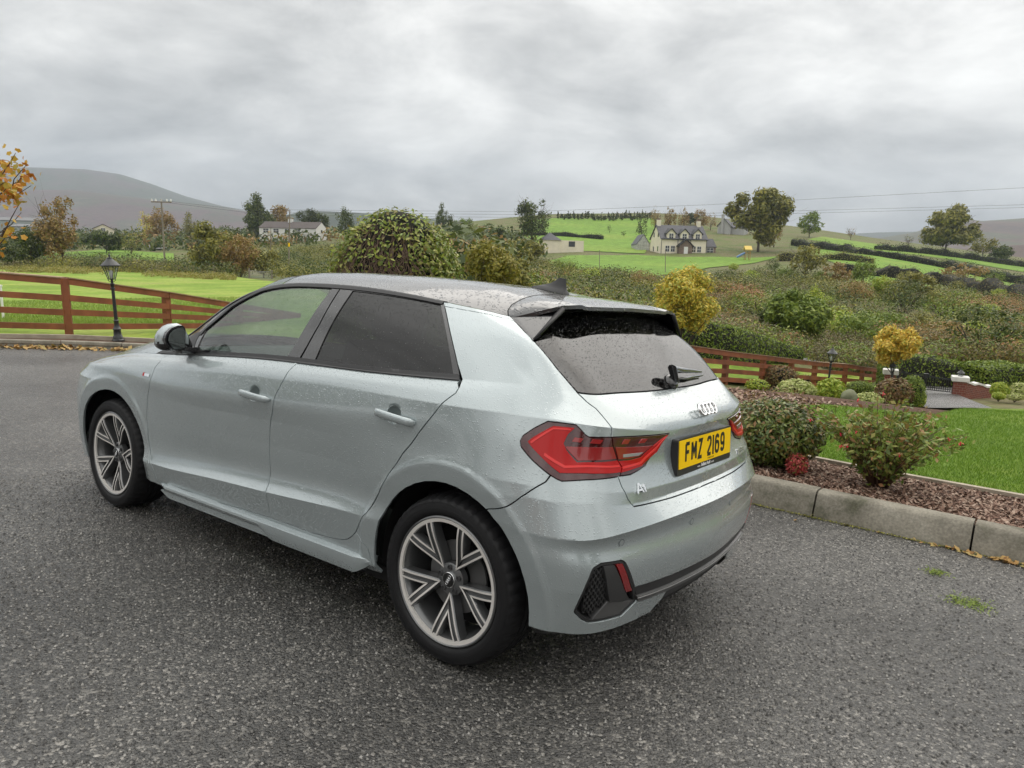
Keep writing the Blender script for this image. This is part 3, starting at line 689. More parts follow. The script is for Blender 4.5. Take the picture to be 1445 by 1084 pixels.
# roof spoiler with side fins
def roof_z(x, y):
    T_, S_ = np.meshgrid(np.linspace(2.1, 4.2, 90), np.concatenate([[0, .004, .01, .02], np.linspace(.03, 1, 90)]), indexing='ij'); q = top_patch(T_.ravel(), S_.ravel())
    return np.array([q[np.argmin((q[:, 0]-a)**2+(q[:, 1]-b)**2), 2] for a, b in zip(x, y)])
def spoiler():
    ys = np.concatenate([np.linspace(-.562, -.46, 16), np.linspace(-.44, .44, 40), np.linspace(.46, .562, 16)])
    FX = np.interp(np.abs(ys), [0, .1, .3, .5, .54, .562], [.10, .094, .068, .040, .024, .004]); FZ = roof_z(FX, np.abs(ys))+.0015
    fz = dict(zip(ys.tolist(), FZ.tolist()))
    def front(y):
        a = abs(y); x = np.interp(a, [0, .1, .3, .5, .54, .562], [.10, .094, .068, .040, .024, .004]); z = fz[float(y)]
        return x, z
    def trail(y):
        a = abs(y); x = np.interp(a, [0, .30, .40, .48, .515, .562], [-.215, -.205, -.195, -.178, -.158, -.02])
        z = np.interp(a, [0, .30, .345, .375, .48, .515, .562], [1.331, 1.327, 1.325, 1.332, 1.325, 1.314, 1.270]); return x, z
    ns = 12; V = []
    for y in ys:
        x0, z0 = front(y); x1, z1 = trail(y)
        for k in range(ns+1):
            s = k/ns; x = x0+(x1-x0)*s; z = z0+(z1-z0)*s+.010*math.sin(math.pi*s)*min(1, max(0, (.56-abs(y))/.1))
            V.append((x, y, z))
        V.append((x1-.001, y, z1-.014)); V.append((x1+.04*min(1, max(0, (.56-abs(y))/.06)), y, z1-.022)); V.append((x0, y, z0-.014-.05*min(1, max(0, (.56-abs(y))/.1))))
    n = ns+4; F = []
    for i in range(len(ys)-1):
        for j in range(n-1): a = i*n+j; F.append([a, a+1, a+n+1, a+n])
    o = mesh_obj('roof_spoiler', V, F, ROOFM, car); o.data.set_sharp_from_angle(angle=math.radians(35))
    bm = bmesh.new(); tube(bm, [(FX[i]+.002, ys[i], FZ[i]-.0012) for i in range(len(ys))], .0028, 5); bm_obj('spoiler_seam', bm, BLACKM, o)
    # raised lip along the trailing edge, broken in the middle as on the photographed car
    # side fins
    for s in (1, -1):
        A = np.array([(.000, .562, 1.272), (-.085, .522, 1.293), (-.152, .487, 1.303), (-.178, .480, 1.312)])
        Bt = surf(np.array([2.42]), np.array([1.190]))[0]+[-.004, .004, 0]
        top = [A[0]+(A[-1]-A[0])*u for u in np.linspace(0, 1, 8)]
        lead = [A[0]+(Bt-A[0])*u for u in np.linspace(0, 1, 8)]
        V = []; F = []
        for k in range(9):            # fan strips from leading edge to trailing edge
            u = k/8
            p0 = A[0]+(Bt-A[0])*u; p1 = A[-1]+(Bt-A[-1])*u
            for j in range(7):
                q = p0+(p1-p0)*j/6; V.append(q*[1, s, 1])
        for k in range(8):
            for j in range(6): a = k*7+j; F.append([a, a+1, a+8, a+7] if s < 0 else [a, a+7, a+8, a+1])
        n = len(V)
        V += [np.array(v)-np.array([0, s*.022, 0]) for v in V]; F += [[i+n for i in reversed(f)] for f in F]
        for k in range(8): a = k*7+6; F.append([a, a+7, a+7+n, a+n] if s < 0 else [a, a+n, a+7+n, a+7])
        f = mesh_obj('spoiler_fin', V, F, GLOSSB, car); f.data.set_sharp_from_angle(angle=math.radians(30))
    # rim along the trailing edge of each fin
    for s in (1, -1):
        bm = bmesh.new(); Bt = surf(np.array([2.42]), np.array([1.190]))[0]
        tube(bm, [(-.180, s*.478, 1.312), tuple(Bt*[1, s, 1]+[-.006, 0, .004])], [.011, .004], 6)
        bm_obj('fin_rim', bm, SATIN, car, True)
spoiler()
# shark fin aerial
bm = bmesh.new()
def fin_sec(h, x0, x1, w): return [(x0, 0, h), ((x0*.6+x1*.4), w, h), (x1, w*.8, h), (x1-.004, 0, h), (x1, -w*.8, h), ((x0*.6+x1*.4), -w, h)]
secs = [fin_sec(0, .315, .118, .034), fin_sec(.008, .305, .120, .030), fin_sec(.018, .260, .124, .016), fin_sec(.036, .205, .126, .008), fin_sec(.068, .160, .130, .004)]
rr_ = [[bm.verts.new((p[0], p[1], p[2]+float(zc(p[0]))+.001)) for p in s] for s in secs]
for a, b in zip(rr_[:-1], rr_[1:]):
    for k in range(6): bm.faces.new((a[k], a[(k+1) % 6], b[(k+1) % 6], b[k]))
bm.faces.new(rr_[-1])
bmesh.ops.recalc_face_normals(bm, faces=bm.faces)
bm_obj('roof_aerial', bm, SATIN, car, True, 50)

# door handles with their cups, mirrors, badges
def on_surf(t, w, o=0): return surf(t, w)[0]+nrm(np.array([t]), np.array([w]))[0]*NS*o
def handles():
    for (ta, wa), (tb, wb) in ((B['handle_r'][0], B['handle_r'][1]), (B['handle_f'][0], B['handle_f'][1])):
        for s in (1, -1):
            a, b = on_surf(ta, wa)*[1, s, 1], on_surf(tb, wb)*[1, s, 1]
            d = (b-a)/np.linalg.norm(b-a); out = np.array([0, s, 0.]); up = np.cross(d, out); up *= np.sign(up[2])
            M = Matrix(((d[0], out[0], up[0], a[0]), (d[1], out[1], up[1], a[1]), (d[2], out[2], up[2], a[2]), (0, 0, 0, 1)))
            Lh = np.linalg.norm(b-a)
            bm = bmesh.new()
            n = 14; rings = []
            for i in range(n+1):
                u = i/n; x = Lh*u; bow = math.sin(math.pi*u)**.22
                cy_ = .002+.022*bow; hh = .0165*(.72+.28*bow); th = .0095
                if i in (0, n): hh *= .6; th *= .5
                rings.append([bm.verts.new(M @ Vector((x, cy_+th*math.cos(q)*.9, hh*math.sin(q)))) for q in np.linspace(0, 2*math.pi, 12, endpoint=False)])
            for r0, r1 in zip(rings[:-1], rings[1:]):
                for k in range(12): bm.faces.new((r0[k], r0[(k+1) % 12], r1[(k+1) % 12], r1[k]))
            bm.faces.new(rings[0]); bm.faces.new(rings[-1]); bmesh.ops.recalc_face_normals(bm, faces=bm.faces)
            h = bm_obj('door_handle', bm, PAINT, car, True, 60)
            # cup: a shallow dish sunk behind the grip
            bm = bmesh.new(); c = M @ Vector((Lh*.45, .002, .003))
            Mc = Matrix(((d[0], up[0], out[0], c[0]), (d[1], up[1], out[1], c[1]), (d[2], up[2], out[2], c[2]), (0, 0, 0, 1)))
            rings = lathe(bm, [(.046, -.006), (.040, -.005), (.036, -.010), (.028, -.017), (.015, -.021), (.001, -.022)], 28, Mc)
            for v in bm.verts: pass
            cup = bm_obj('handle_cup', bm, HCUP, h, True)
HCUP = mat('handle_cup_paint', (.21, .25, .25), rough=.3, metal=.35, coat=1)
handles()
MY = lambda y: .80+(y-.80)*.70
MZ = lambda z: 1.031+(z-.992)*.80
def mirrors():
    for s in (1, -1):
        # housing: stacked sections from inboard to outboard
        bm = bmesh.new(); n = 20; rings = []
        # (y, x centre, z centre, half depth x, half height z)
        S = [(.80, 1.93, .945, .020, .018), (.835, 1.935, .975, .045, .050), (.865, 1.94, .995, .058, .078), (.90, 1.945, 1.000, .064, .086), (.94, 1.95, .997, .066, .084), (.975, 1.955, .990, .062, .076), (1.0, 1.962, .980, .052, .060), (1.015, 1.97, .972, .036, .040), (1.02, 1.975, .968, .012, .014)]
        for (y, x, z, dx, dz) in S:
            y, x, z, dz = MY(y), x-.125, MZ(z), dz*.80
            ring = []
            for k in range(n):
                a = 2*math.pi*k/n; cx_, cz_ = math.cos(a), math.sin(a)
                rx = dx*(1.0 if cx_ > 0 else .50); pw = .75
                px_ = x+rx*math.copysign(abs(cx_)**pw, cx_); pz = z+dz*math.copysign(abs(cz_)**.85, cz_)
                ring.append(bm.verts.new((px_, s*y, pz)))
            rings.append(ring)
        for r0, r1 in zip(rings[:-1], rings[1:]):
            for k in range(n): bm.faces.new((r0[k], r0[(k+1) % n], r1[(k+1) % n], r1[k]))
        bm.faces.new(rings[0]); bm.faces.new(rings[-1]); bmesh.ops.recalc_face_normals(bm, faces=bm.faces)
        me = bpy.data.meshes.new('door_mirror'); bm.to_mesh(me); bm.free()
        me.materials.append(PAINT); me.materials.append(GLOSSB)
        for p in me.polygons:
            p.use_smooth = True
            if p.center.z < 1.01 or abs(p.center.y) < .83: p.material_index = 1
        me.set_sharp_from_angle(angle=math.radians(60))
        o = bpy.data.objects.new('door_mirror', me); COL.objects.link(o); o.parent = car
        # glass and its black frame on the rear face
        def face_shape(k, xo, m, nm, par, thick):
            pts = []
            base = [(.862, .935), (.905, .922), (.955, .930), (.985, .952), (1.000, .985), (.990, 1.022), (.960, 1.052), (.915, 1.068), (.878, 1.066), (.864, 1.045)]
            c = np.mean(base, 0)
            bm = bmesh.new(); loop = [np.array(c)+(np.array(b)-c)*k for b in base]; loop = [(MY(b[0]), MZ(b[1])) for b in loop]; xo -= .125
            P0 = [bm.verts.new((xo, s*p[0], p[1])) for p in loop]; P1 = [bm.verts.new((xo+thick, s*p[0], p[1])) for p in loop]
            bm.faces.new(P0); bm.faces.new(P1)
            for i in range(len(P0)): bm.faces.new((P0[i], P0[(i+1) % len(P0)], P1[(i+1) % len(P0)], P1[i]))
            bmesh.ops.recalc_face_normals(bm, faces=bm.faces)
            bmesh.ops.bevel(bm, geom=[e for e in bm.edges], offset=.003, segments=2, affect='EDGES')
            return bm_obj(nm, bm, m, par, True, 40)
        f = face_shape(1.10, 1.910, GLOSSB, 'mirror_frame', o, .03)
        g = face_shape(.90, 1.900, MIRR, 'mirror_glass', o, .004)
        # arm and sail
        bm = bmesh.new(); box(bm, 1.79, 1.90, s*.76 if s > 0 else s*.86, s*.86 if s > 0 else s*.76, .955, .99, bev=.008); bm_obj('mirror_arm', bm, GLOSSB, o, True, 50)
MIRR = mat('mirror_glass', (.30, .34, .33), rough=.02, metal=1)
mirrors()
# sail triangle in front of the front side window
panel('window_corner', [(7.66, 1.045), (8.36, 1.045), (8.36, 1.30), (7.62, 1.262), (7.50, 1.238), (7.58, 1.17)], PLAST, off=.002, gap=0, flange=.004, **PAR)

# sill blade
def skirt():
    for s in (1, -1):
        V = []; F = []
        xs = np.concatenate([np.linspace(2.02, 1.90, 6), np.linspace(1.86, .50, 50), np.linspace(.47, .38, 6)])
        for x in xs:
            u = (2.02-x)/(2.02-.38)
            k = min(1, (2.02-x)/.10+.02)*min(1, (x-.375)/.09+.02)
            yo = .838+.030*k; zt = .262+.030*u; hh = (.030+.040*smooth(1.12, 1.0, x))*k**.7+.003
            y0 = .815
            P_ = [(y0, zt+.006), (yo-.030, zt+.005), (yo, zt-.008), (yo+.002, zt-hh*.55), (yo-.006, zt-hh), (y0, zt-hh-.004), (y0, zt-.01)]
            V += [(x, s*p[0], p[1]) for p in P_]
        n = 7
        for i in range(len(xs)-1):
            for j in range(n): a, b = i*n+j, i*n+(j+1) % n; F.append([a, b, b+n, a+n] if s < 0 else [a, a+n, b+n, b])
        o = mesh_obj('sill_blade', V, F, PAINT, car); o.data.set_sharp_from_angle(angle=math.radians(30))
        # lower lip under the front half
        V = []; F = []
        xs = np.concatenate([np.linspace(1.99, 1.88, 5), np.linspace(1.84, 1.10, 30), np.linspace(1.07, 1.0, 5)])
        for x in xs:
            k = min(1, (1.99-x)/.08+.02)*min(1, (x-.995)/.05+.02)
            u = (2.02-x)/1.64; zt = .262+.030*u-.040
            yo = .852; P_ = [(.81, zt+.004), (yo*1.0, zt), (yo, zt-.028*k-.002), (.81, zt-.034*k-.003)]
            V += [(x, s*p[0], p[1]) for p in P_]
        for i in range(len(xs)-1):
            for j in range(4): a, b = i*4+j, i*4+(j+1) % 4; F.append([a, b, b+4, a+4] if s < 0 else [a, a+4, b+4, b])
        o = mesh_obj('sill_lip', V, F, PAINT, car); o.data.set_sharp_from_angle(angle=math.radians(30))
skirt()
# floor pan, wheel tubs
bm = bmesh.new(); box(bm, -.22, 2.9, -.70, .70, .14, .20); bm_obj('floor_pan', bm, BLACKM, car)
for k in (0, 1):
    for s in (1, -1):
        bm = bmesh.new(); cx_, cz_ = ARCH[k]; n = 36; r0 = R_IN+.014
        rg = []
        for y in (.79, .55):
            rg.append([bm.verts.new((cx_+r0*math.cos(a), s*y, cz_+r0*math.sin(a))) for a in np.linspace(-.15, math.pi+.15, n)])
        for i in range(n-1): bm.faces.new((rg[0][i], rg[0][i+1], rg[1][i+1], rg[1][i]))
        bm.faces.new(rg[1])
        bm_obj('wheel_arch_liner', bm, BLACKM, car, True, 40)

# ---------------------------------------------------------------- wheels
RT, RR, WY = .3125, .2385, .846
def wheel(loc, a0, s):
    w = empty('wheel'); w.parent = car; w.location = loc
    if s < 0: w.rotation_euler = (0, 0, math.pi)
    # local frame: axle along +y outwards, x along the car, z up (a mirrored wheel is turned round)
    bm = bmesh.new()
    prof = [(.215, -.198), (.235, -.205), (.262, -.212), (.290, -.208), (.304, -.196), (.3105, -.178), (RT, -.15), (RT, -.058), (.3105, -.030), (.304, -.010), (.296, .001), (.280, .006), (.262, .008), (.252, .006), (.246, .002), (.241, -.004), (.236, -.010)]
    # grooves round the tread
    pr = []
    for r, h in prof:
        pr.append((r, h))
    tread = [(RT, -.146), (RT, -.140), (RT-.007, -.139), (RT-.007, -.131), (RT, -.130), (RT, -.108), (RT-.007, -.107), (RT-.007, -.098), (RT, -.097), (RT, -.075), (RT-.006, -.074), (RT-.006, -.067), (RT, -.066)]
    pr = pr[:7]+tread+pr[7:]
    rings = lathe(bm, pr, 144, axis='y')
    # cross cuts on the outer shoulder
    for i, (r, h) in enumerate(pr):
        if -.062 <= h <= -.008 and r > .30:
            for k in range(144):
                if k % 3 == 0:
                    v = rings[i][k]; f = 1-.0055/r; v.co.x *= f; v.co.z *= f
    t = bm_obj('tyre', bm, RUBBER, w, True, 38)
    # raised lettering band lines on the sidewall
    bm = bmesh.new()
    for r in (.268, .2895):
        lathe(bm, [(r-.001, .0072), (r, .0085), (r+.001, .0070)], 96, axis='y')
    bm_obj('sidewall_rib', bm, RUBBER, t, True)
    # rim barrel and flange
    bm = bmesh.new()
    lathe(bm, [(RR+.001, -.012), (RR, -.001), (RR-.005, .002), (RR-.009, -.001), (RR-.0105, -.008), (.221, -.012), (.205, -.05), (.200, -.14), (.212, -.19)], 96, axis='y')
    bmesh.ops.recalc_face_normals(bm, faces=bm.faces)
    rim = bm_obj('rim', bm, RIMG, w, True, 50)
    bm = bmesh.new(); lathe(bm, [(.2300, -.006), (.2295, -.0015), (.2165, -.0030), (.2150, -.012)], 96, axis='y'); bm_obj('rim_lip', bm, ALU, rim, True, 40)
    # brake disc and dark back
    bm = bmesh.new(); r_ = lathe(bm, [(.135, -.085), (.135, -.075), (.06, -.075)], 48, axis='y'); bm_obj('brake_disc', bm, GREYM, w, True, 40)
    bm = bmesh.new(); r_ = lathe(bm, [(.20, -.15), (.001, -.15)], 32, axis='y'); bm_obj('wheel_back', bm, BLACKM, w)
    # five V spokes: two arms each, every arm with two machined lips and a sunk grey channel
    def dish(r): return -.030+.027*smooth(.04, .205, r)
    for k in range(5):
        ac = math.radians(a0+72*k)
        bg = bmesh.new(); bl = bmesh.new()
        apex = np.array([.047*math.cos(ac), .047*math.sin(ac)])
        for sg in (1, -1):
            ar = ac+sg*math.radians(19.0); end = .2175*np.array([math.cos(ar), math.sin(ar)])
            d = (end-apex); Ln = np.linalg.norm(d); d /= Ln; nn = np.array([-d[1], d[0]])*(-sg)   # towards the inside of the V
            m = 16; cols = []
            for i in range(m+1):
                u = i/m; c = apex+d*Ln*u; r = np.hypot(*c); y = dish(r)
                wd = .0310-.0010*u
                ins = c+nn*wd*.5*0
                # lateral stations: outer lip, channel, inner lip
                st = [(-.0035, -.045), (-.0035, -.004), (0, 0), (.0070, 0), (.0078, -.007), (wd-.0078, -.007), (wd-.0070, 0), (wd, 0), (wd+.0035, -.006), (wd+.004, -.040)]
                if u < .40:    # the inner lip starts further out: nested V
                    pass
                pe = np.array([-math.sin(ac), math.cos(ac)])*sg; row = []
                for a, b in st:
                    p = c+nn*a; q_ = p@pe
                    if q_ < .0004: p = p-pe*(q_-.0004)
                    row.append((p, y+b))
                cols.append(row)
            for (lo_, hi_, bmx) in ((0, 2, bg), (2, 3, bl), (3, 6, bg), (6, 7, bl), (7, 9, bg)):
                vs = [[bmx.verts.new((p[0], yy, p[1])) for p, yy in c_[lo_:hi_+1]] for c_ in cols]
                st_i = 0
                for i in range(m):
                    for j in range(hi_-lo_): bmx.faces.new((vs[i][j], vs[i][j+1], vs[i+1][j+1], vs[i+1][j]))
        bmesh.ops.recalc_face_normals(bg, faces=bg.faces)
        so_ = bm_obj('spoke', bg, RIMG, rim, True, 30); bm_obj('spoke_face', bl, ALU, rim)
    # hub, nuts, cap
    bm = bmesh.new(); lathe(bm, [(.062, -.06), (.060, -.036), (.050, -.031), (.030, -.030), (.001, -.030)], 40, axis='y'); bm_obj('hub', bm, RIMG, rim, True, 40)
    for k in range(5):
        a = math.radians(a0+36+72*k+2); c = (.0455*math.cos(a), .0455*math.sin(a))
        bm = bmesh.new(); M = Matrix.Translation((c[0], -.030, c[1])); lathe(bm, [(.0105, 0), (.0105, .003), (.0085, .0045), (.0075, .001), (.001, .001)], 12, M, axis='y'); bm_obj('wheel_bolt', bm, PLAST, rim, True, 40)
    bm = bmesh.new(); lathe(bm, [(.0285, -.03), (.0285, -.0235), (.0275, -.0225), (.0262, -.0225)], 40, axis='y'); bm_obj('cap_ring', bm, CHROME, rim, True, 40)
    bm = bmesh.new(); lathe(bm, [(.0262, -.0228), (.001, -.0215)], 40, axis='y'); cap = bm_obj('centre_cap', bm, BLK, rim, True)
    bm = bmesh.new()
    for q in range(4):
        cx_ = (-1.5+q)*.0090; ring = []
        tor(bm, Matrix.Translation((cx_, -.0212, 0)) @ Matrix.Rotation(math.pi/2, 4, 'X'), .0066, .0011, 18, 5)
    e = bm_obj('ring_emblem', bm, CHROME, rim, True); e.rotation_euler = (0, math.radians(62-a0*0), 0)
    return w
def tor(bm, M, R_, r_, n=28, m=8, sx=1.0):
    rg = []
    for i in range(n):
        a = 2*math.pi*i/n
        rg.append([bm.verts.new(M @ Vector(((R_+r_*math.cos(b))*math.cos(a)*sx, (R_+r_*math.cos(b))*math.sin(a), r_*math.sin(b)))) for b in (2*math.pi*j/m for j in range(m))])
    for i in range(n):
        for j in range(m): bm.faces.new((rg[i][j], rg[(i+1) % n][j], rg[(i+1) % n][(j+1) % m], rg[i][(j+1) % m]))
XF = 2.545
wheel((0, WY, .3125), 49.5, 1); wheel((XF, WY, .3125), 37.5, 1); wheel((0, -WY, .3125), 20, -1); wheel((XF, -WY, .3125), 60, -1)

# ---------------------------------------------------------------- lettering by strokes
GL = {
 'F': [[(0, 0), (0, 1)], [(0, 1), (1, 1)], [(0, .52), (.85, .52)]],
 'M': [[(0, 0), (0, 1)], [(0, 1), (.5, .38), (1, 1)], [(1, 1), (1, 0)]],
 'Z': [[(0, 1), (1, 1), (0, 0), (1, 0)]],
 '2': [[(0, .80), (.08, .94), (.28, 1), (.72, 1), (.92, .94), (1, .78), (.97, .60), (0, .06)], [(0, 0), (1, 0)]],
 '1': [[(.5, 0), (.5, 1)]],
 '6': [[(.95, .84), (.82, .96), (.6, 1), (.35, 1), (.10, .90), (0, .72), (0, .25), (.12, .06), (.35, 0), (.65, 0), (.90, .07), (1, .25), (1, .38), (.9, .54), (.65, .60), (.3, .60), (0, .50)]],
 '9': [[(.05, .16), (.18, .04), (.4, 0), (.65, 0), (.90, .10), (1, .28), (1, .75), (.88, .94), (.65, 1), (.35, 1), (.10, .93), (0, .75), (0, .62), (.1, .46), (.35, .40), (.7, .40), (1, .50)]],
 'A': [[(0, 0), (.45, 1), (.55, 1), (1, 0)], [(.2, .32), (.8, .32)]],
 'T': [[(0, 1), (1, 1)], [(.5, 0), (.5, 1)]], 'I': [[(.5, 0), (.5, 1)]],
 'S': [[(1, .88), (.75, 1), (.25, 1), (0, .85), (0, .65), (.2, .53), (.8, .47), (1, .35), (1, .15), (.75, 0), (.25, 0), (0, .12)]],
 '5': [[(.95, 1), (.1, 1), (.05, .56), (.35, .63), (.75, .6), (1, .42), (1, .18), (.75, 0), (.25, 0), (0, .12)]],
}
def stroke(bm, pts, wd, M, z0, z1):
    """flat ribbon of width wd along pts with mitred joints, raised from z0 to z1"""
    P_ = [np.array(p, float) for p in pts]; L_, R_ = [], []
    for i, p in enumerate(P_):
        d0 = P_[i]-P_[i-1] if i else P_[1]-P_[0]; d1 = P_[i+1]-P_[i] if i < len(P_)-1 else P_[i]-P_[i-1]
        d0 = d0/np.linalg.norm(d0); d1 = d1/np.linalg.norm(d1); n0 = np.array([-d0[1], d0[0]]); n1 = np.array([-d1[1], d1[0]])
        n = n0+n1; ln = np.linalg.norm(n); n = n/ln if ln > .1 else n0
        k = min(2.2, 1/max(.3, n@n0)); L_.append(p+n*wd/2*k); R_.append(p-n*wd/2*k)
    for i in range(len(P_)-1):
        q = [L_[i], R_[i], R_[i+1], L_[i+1]]
        top = [bm.verts.new(M @ Vector((a[0], a[1], z1))) for a in q]; bot = [bm.verts.new(M @ Vector((a[0], a[1], z0))) for a in q]
        bm.faces.new(top)
        for j in range(4): bm.faces.new((top[j], top[(j+1) % 4], bot[(j+1) % 4], bot[j]))
def text_mesh(name, body, size, M, m, parent, extrude=.0006, sx=1.0, bold=.0, shear=0.):
    cu = bpy.data.curves.new(name, 'FONT'); cu.body = body; cu.size = size; cu.extrude = extrude; cu.offset = bold; cu.align_x = 'CENTER'; cu.align_y = 'CENTER'; cu.shear = shear
    to = bpy.data.objects.new(name, cu); COL.objects.link(to)
    dg = bpy.context.evaluated_depsgraph_get(); me = bpy.data.meshes.new_from_object(to.evaluated_get(dg)); bpy.data.objects.remove(to)
    me.transform(Matrix.Diagonal((sx, 1, 1, 1))); me.transform(M); me.materials.clear(); me.materials.append(m); me.name = name
    o = bpy.data.objects.new(name, me); COL.objects.link(o); o.parent = parent; return o
# frames on the rear face: +u to the right as seen from behind (car -y), +v up, +n rearwards
def rear_frame(pos, tilt):
    u = Vector((0, -1, 0)); v = Vector((math.sin(tilt), 0, math.cos(tilt))); n = u.cross(v)
    M = Matrix(((u[0], v[0], n[0], pos[0]), (u[1], v[1], n[1], pos[1]), (u[2], v[2], n[2], pos[2]), (0, 0, 0, 1))); return M
MP = rear_frame((-.586, 0, .806), math.radians(4))
def rbox(bm, w, h, r, z0, z1, M, n=5, cy_=0):
    pts = []
    for cx_, cyy, a0 in ((w/2-r, h/2-r, 0), (-w/2+r, h/2-r, 90), (-w/2+r, -h/2+r, 180), (w/2-r, -h/2+r, 270)):
        for k in range(n): a = math.radians(a0+90*k/(n-1)); pts.append((cx_+r*math.cos(a), cyy+r*math.sin(a)+cy_))
    t = [bm.verts.new(M @ Vector((p[0], p[1], z1))) for p in pts]; b = [bm.verts.new(M @ Vector((p[0], p[1], z0))) for p in pts]
    bm.faces.new(t); bm.faces.new(list(reversed(b)))
    for j in range(len(t)): bm.faces.new((t[j], b[j], b[(j+1) % len(t)], t[(j+1) % len(t)]))
bm = bmesh.new(); rbox(bm, .532, .138, .010, -.03, .006, MP, cy_=-.009); pf = bm_obj('plate_holder', bm, SATIN, car)
pf['label'] = 'black number plate holder with white dealer web address'
bm = bmesh.new(); rbox(bm, .516, .106, .004, .006, .0085, MP); pl = bm_obj('number_plate', bm, YEL, car); pl['label'] = 'yellow number plate reading FMZ 2169'
bm = bmesh.new(); x = -.206
for ch, wdt in (('F', .044), ('M', .050), ('Z', .044), (' ', .020), ('2', .046), ('1', .012), ('6', .046), ('9', .046)):
    if ch != ' ':
        for st in GL[ch]:
            stroke(bm, [(x+.0065+p[0]*(wdt-.013), -.0325+p[1]*.066+.003) for p in st] if ch != '1' else [(x+wdt/2, -.039+.003), (x+wdt/2, .039+.003)], .0135, MP, .0085, .0095)
    x += wdt+.0125
ltr = bm_obj('plate_lettering', bm, BLK, pl)
text_mesh('plate_maker', 'SHOWPLATES NI', .0085, MP @ Matrix.Translation((.045, -.0455, .0086)), BLK, pl, .0002)
text_mesh('dealer_lettering', 'www.', .012, MP @ Matrix.Translation((-.066, -.066, .0062)), WHITE, pf, .0003)
text_mesh('dealer_lettering', 'Belfast Audi', .019, MP @ Matrix.Translation((.002, -.0645, .0062)), WHITE, pf, .0003, bold=.0004)
text_mesh('dealer_lettering', '.co.uk', .012, MP @ Matrix.Translation((.070, -.066, .0062)), WHITE, pf, .0003)
# four rings
MB_ = rear_frame((-.578, 0, .958), math.radians(33))
bm = bmesh.new()
for q in range(4):
    cx_ = (-1.5+q)*.0360
    rg = []
    n_ = 48
    for i in range(n_):
        a = 2*math.pi*i/n_; rg.append([bm.verts.new(MB_ @ Vector((cx_+r*math.cos(a), r*math.sin(a), z))) for r, z in ((.0262, 0), (.0262, .008), (.0252, .0095), (.0205, .0095), (.0195, .008), (.0195, 0))])
    for i in range(n_):
        for j in range(5): bm.faces.new((rg[i][j], rg[(i+1) % n_][j], rg[(i+1) % n_][j+1], rg[i][j+1]))
bmesh.ops.recalc_face_normals(bm, faces=bm.faces)
bm_obj('ring_badge', bm, CHROME, car, True, 35)
# A1 and engine badge
MA = rear_frame((-.5795, .470, .750), 0)
q_ = Vector((0, 0, 0))
def surf_frame(t, w, s=1, off=.001):
    p = on_surf(t, w, off); n = nrm(np.array([t]), np.array([w]))[0]*NS; p = p*[1, s, 1]; n = n*[1, s, 1]
    n = Vector(n); v = Vector((0, 0, 1)); v = (v-n*v.dot(n)).normalized(); u = v.cross(n)
    return Matrix(((u[0], v[0], n[0], p[0]), (u[1], v[1], n[1], p[1]), (u[2], v[2], n[2], p[2]), (0, 0, 0, 1)))
MA = surf_frame(1.04, .7255)
bm = bmesh.new()
for ch, x, wd_, h_ in (('A', -.030, .034, .032), ('1', .010, .012, .026)):
    for st in GL[ch]: stroke(bm, [(x+p[0]*wd_, -.016+p[1]*h_) for p in st], .0062, MA, 0, .005)
stroke(bm, [(.006, .002), (.016, .010)], .0055, MA, 0, .005)
bm_obj('model_badge', bm, CHROME, car)
MT = surf_frame(.985, .735, -1)
bm = bmesh.new(); x = -.062
for ch in '25TFSI':
    wd_ = .013 if ch != 'I' else .004
    for st in GL[ch]: stroke(bm, [(x+p[0]*wd_, -.009+p[1]*.018) for p in st], .0036, MT, 0, .0035)
    x += wd_+.0075
bm_obj('engine_badge', bm, CHROME, car)
MS = surf_frame(8.275, .884, 1)
bm = bmesh.new(); box(bm, -.018, .034, -.0075, .0075, 0, .003, MS); sb = bm_obj('wing_badge', bm, CHROME, car)
bm = bmesh.new(); box(bm, -.036, -.019, -.009, .009, 0, .0035, MS); bm_obj('red_badge_mark', bm, RED, sb)
# parking sensors
for t, w in ((1.432, .56), (.364, .556)):
    for s in (1, -1):
        M = surf_frame(t, w, s); bm = bmesh.new(); lathe(bm, [(.0125, -.004), (.0125, .0003)], 24, M); lathe(bm, [(.0112, -.004), (.0112, .0008), (.001, .001)], 24, M)
        me_o = bm_obj('parking_sensor', bm, PAINT, car, True, 40)
        bm = bmesh.new(); lathe(bm, [(.0112, .0006), (.0132, .0007)], 24, M); bm_obj('sensor_gap', bm, BLACKM, me_o)
# rear wiper
bm = bmesh.new()
Wb = on_surf(0.02, 1.055, .02)
p0 = None
rp = lambda y, w, o: on_surf(abs(y)/.27*.5, w, o)*[1, 1, 1]
def wp(y, w, o): q = rp(y, w, o); return (q[0], y, q[2])
tube(bm, [wp(.0, 1.045, .018), wp(.02, 1.078, .048), wp(-.06, 1.072, .042), wp(-.33, 1.064, .022)], [.014, .020, .013, .006], 8)
wo = bm_obj('rear_wiper', bm, GLOSSB, car, True, 50)
bm = bmesh.new(); tube(bm, [wp(.03, 1.056, .012), wp(-.15, 1.055, .010), wp(-.36, 1.054, .009)], [.004, .007, .004], 6); bm_obj('wiper_blade', bm, GLOSSB, wo, True)
bm = bmesh.new()
lathe(bm, [(.036, 0), (.034, .010), (.022, .020), (.001, .023)], 20, surf_frame(0.0, 1.052, 1, .0)); bm_obj('wiper_cover', bm, GLOSSB, wo, True, 50)
# exhaust ends
for s, y in ((1, .41), (1, .31)):
    bm = bmesh.new(); M = Matrix.Translation((-.50, y, .245)) @ Matrix.Rotation(math.radians(-90), 4, 'Y'); lathe(bm, [(.034, -.2), (.034, .03), (.030, .03), (.030, -.15)], 20, M); bm_obj('exhaust_pipe', bm, PLAST, car, True, 40)
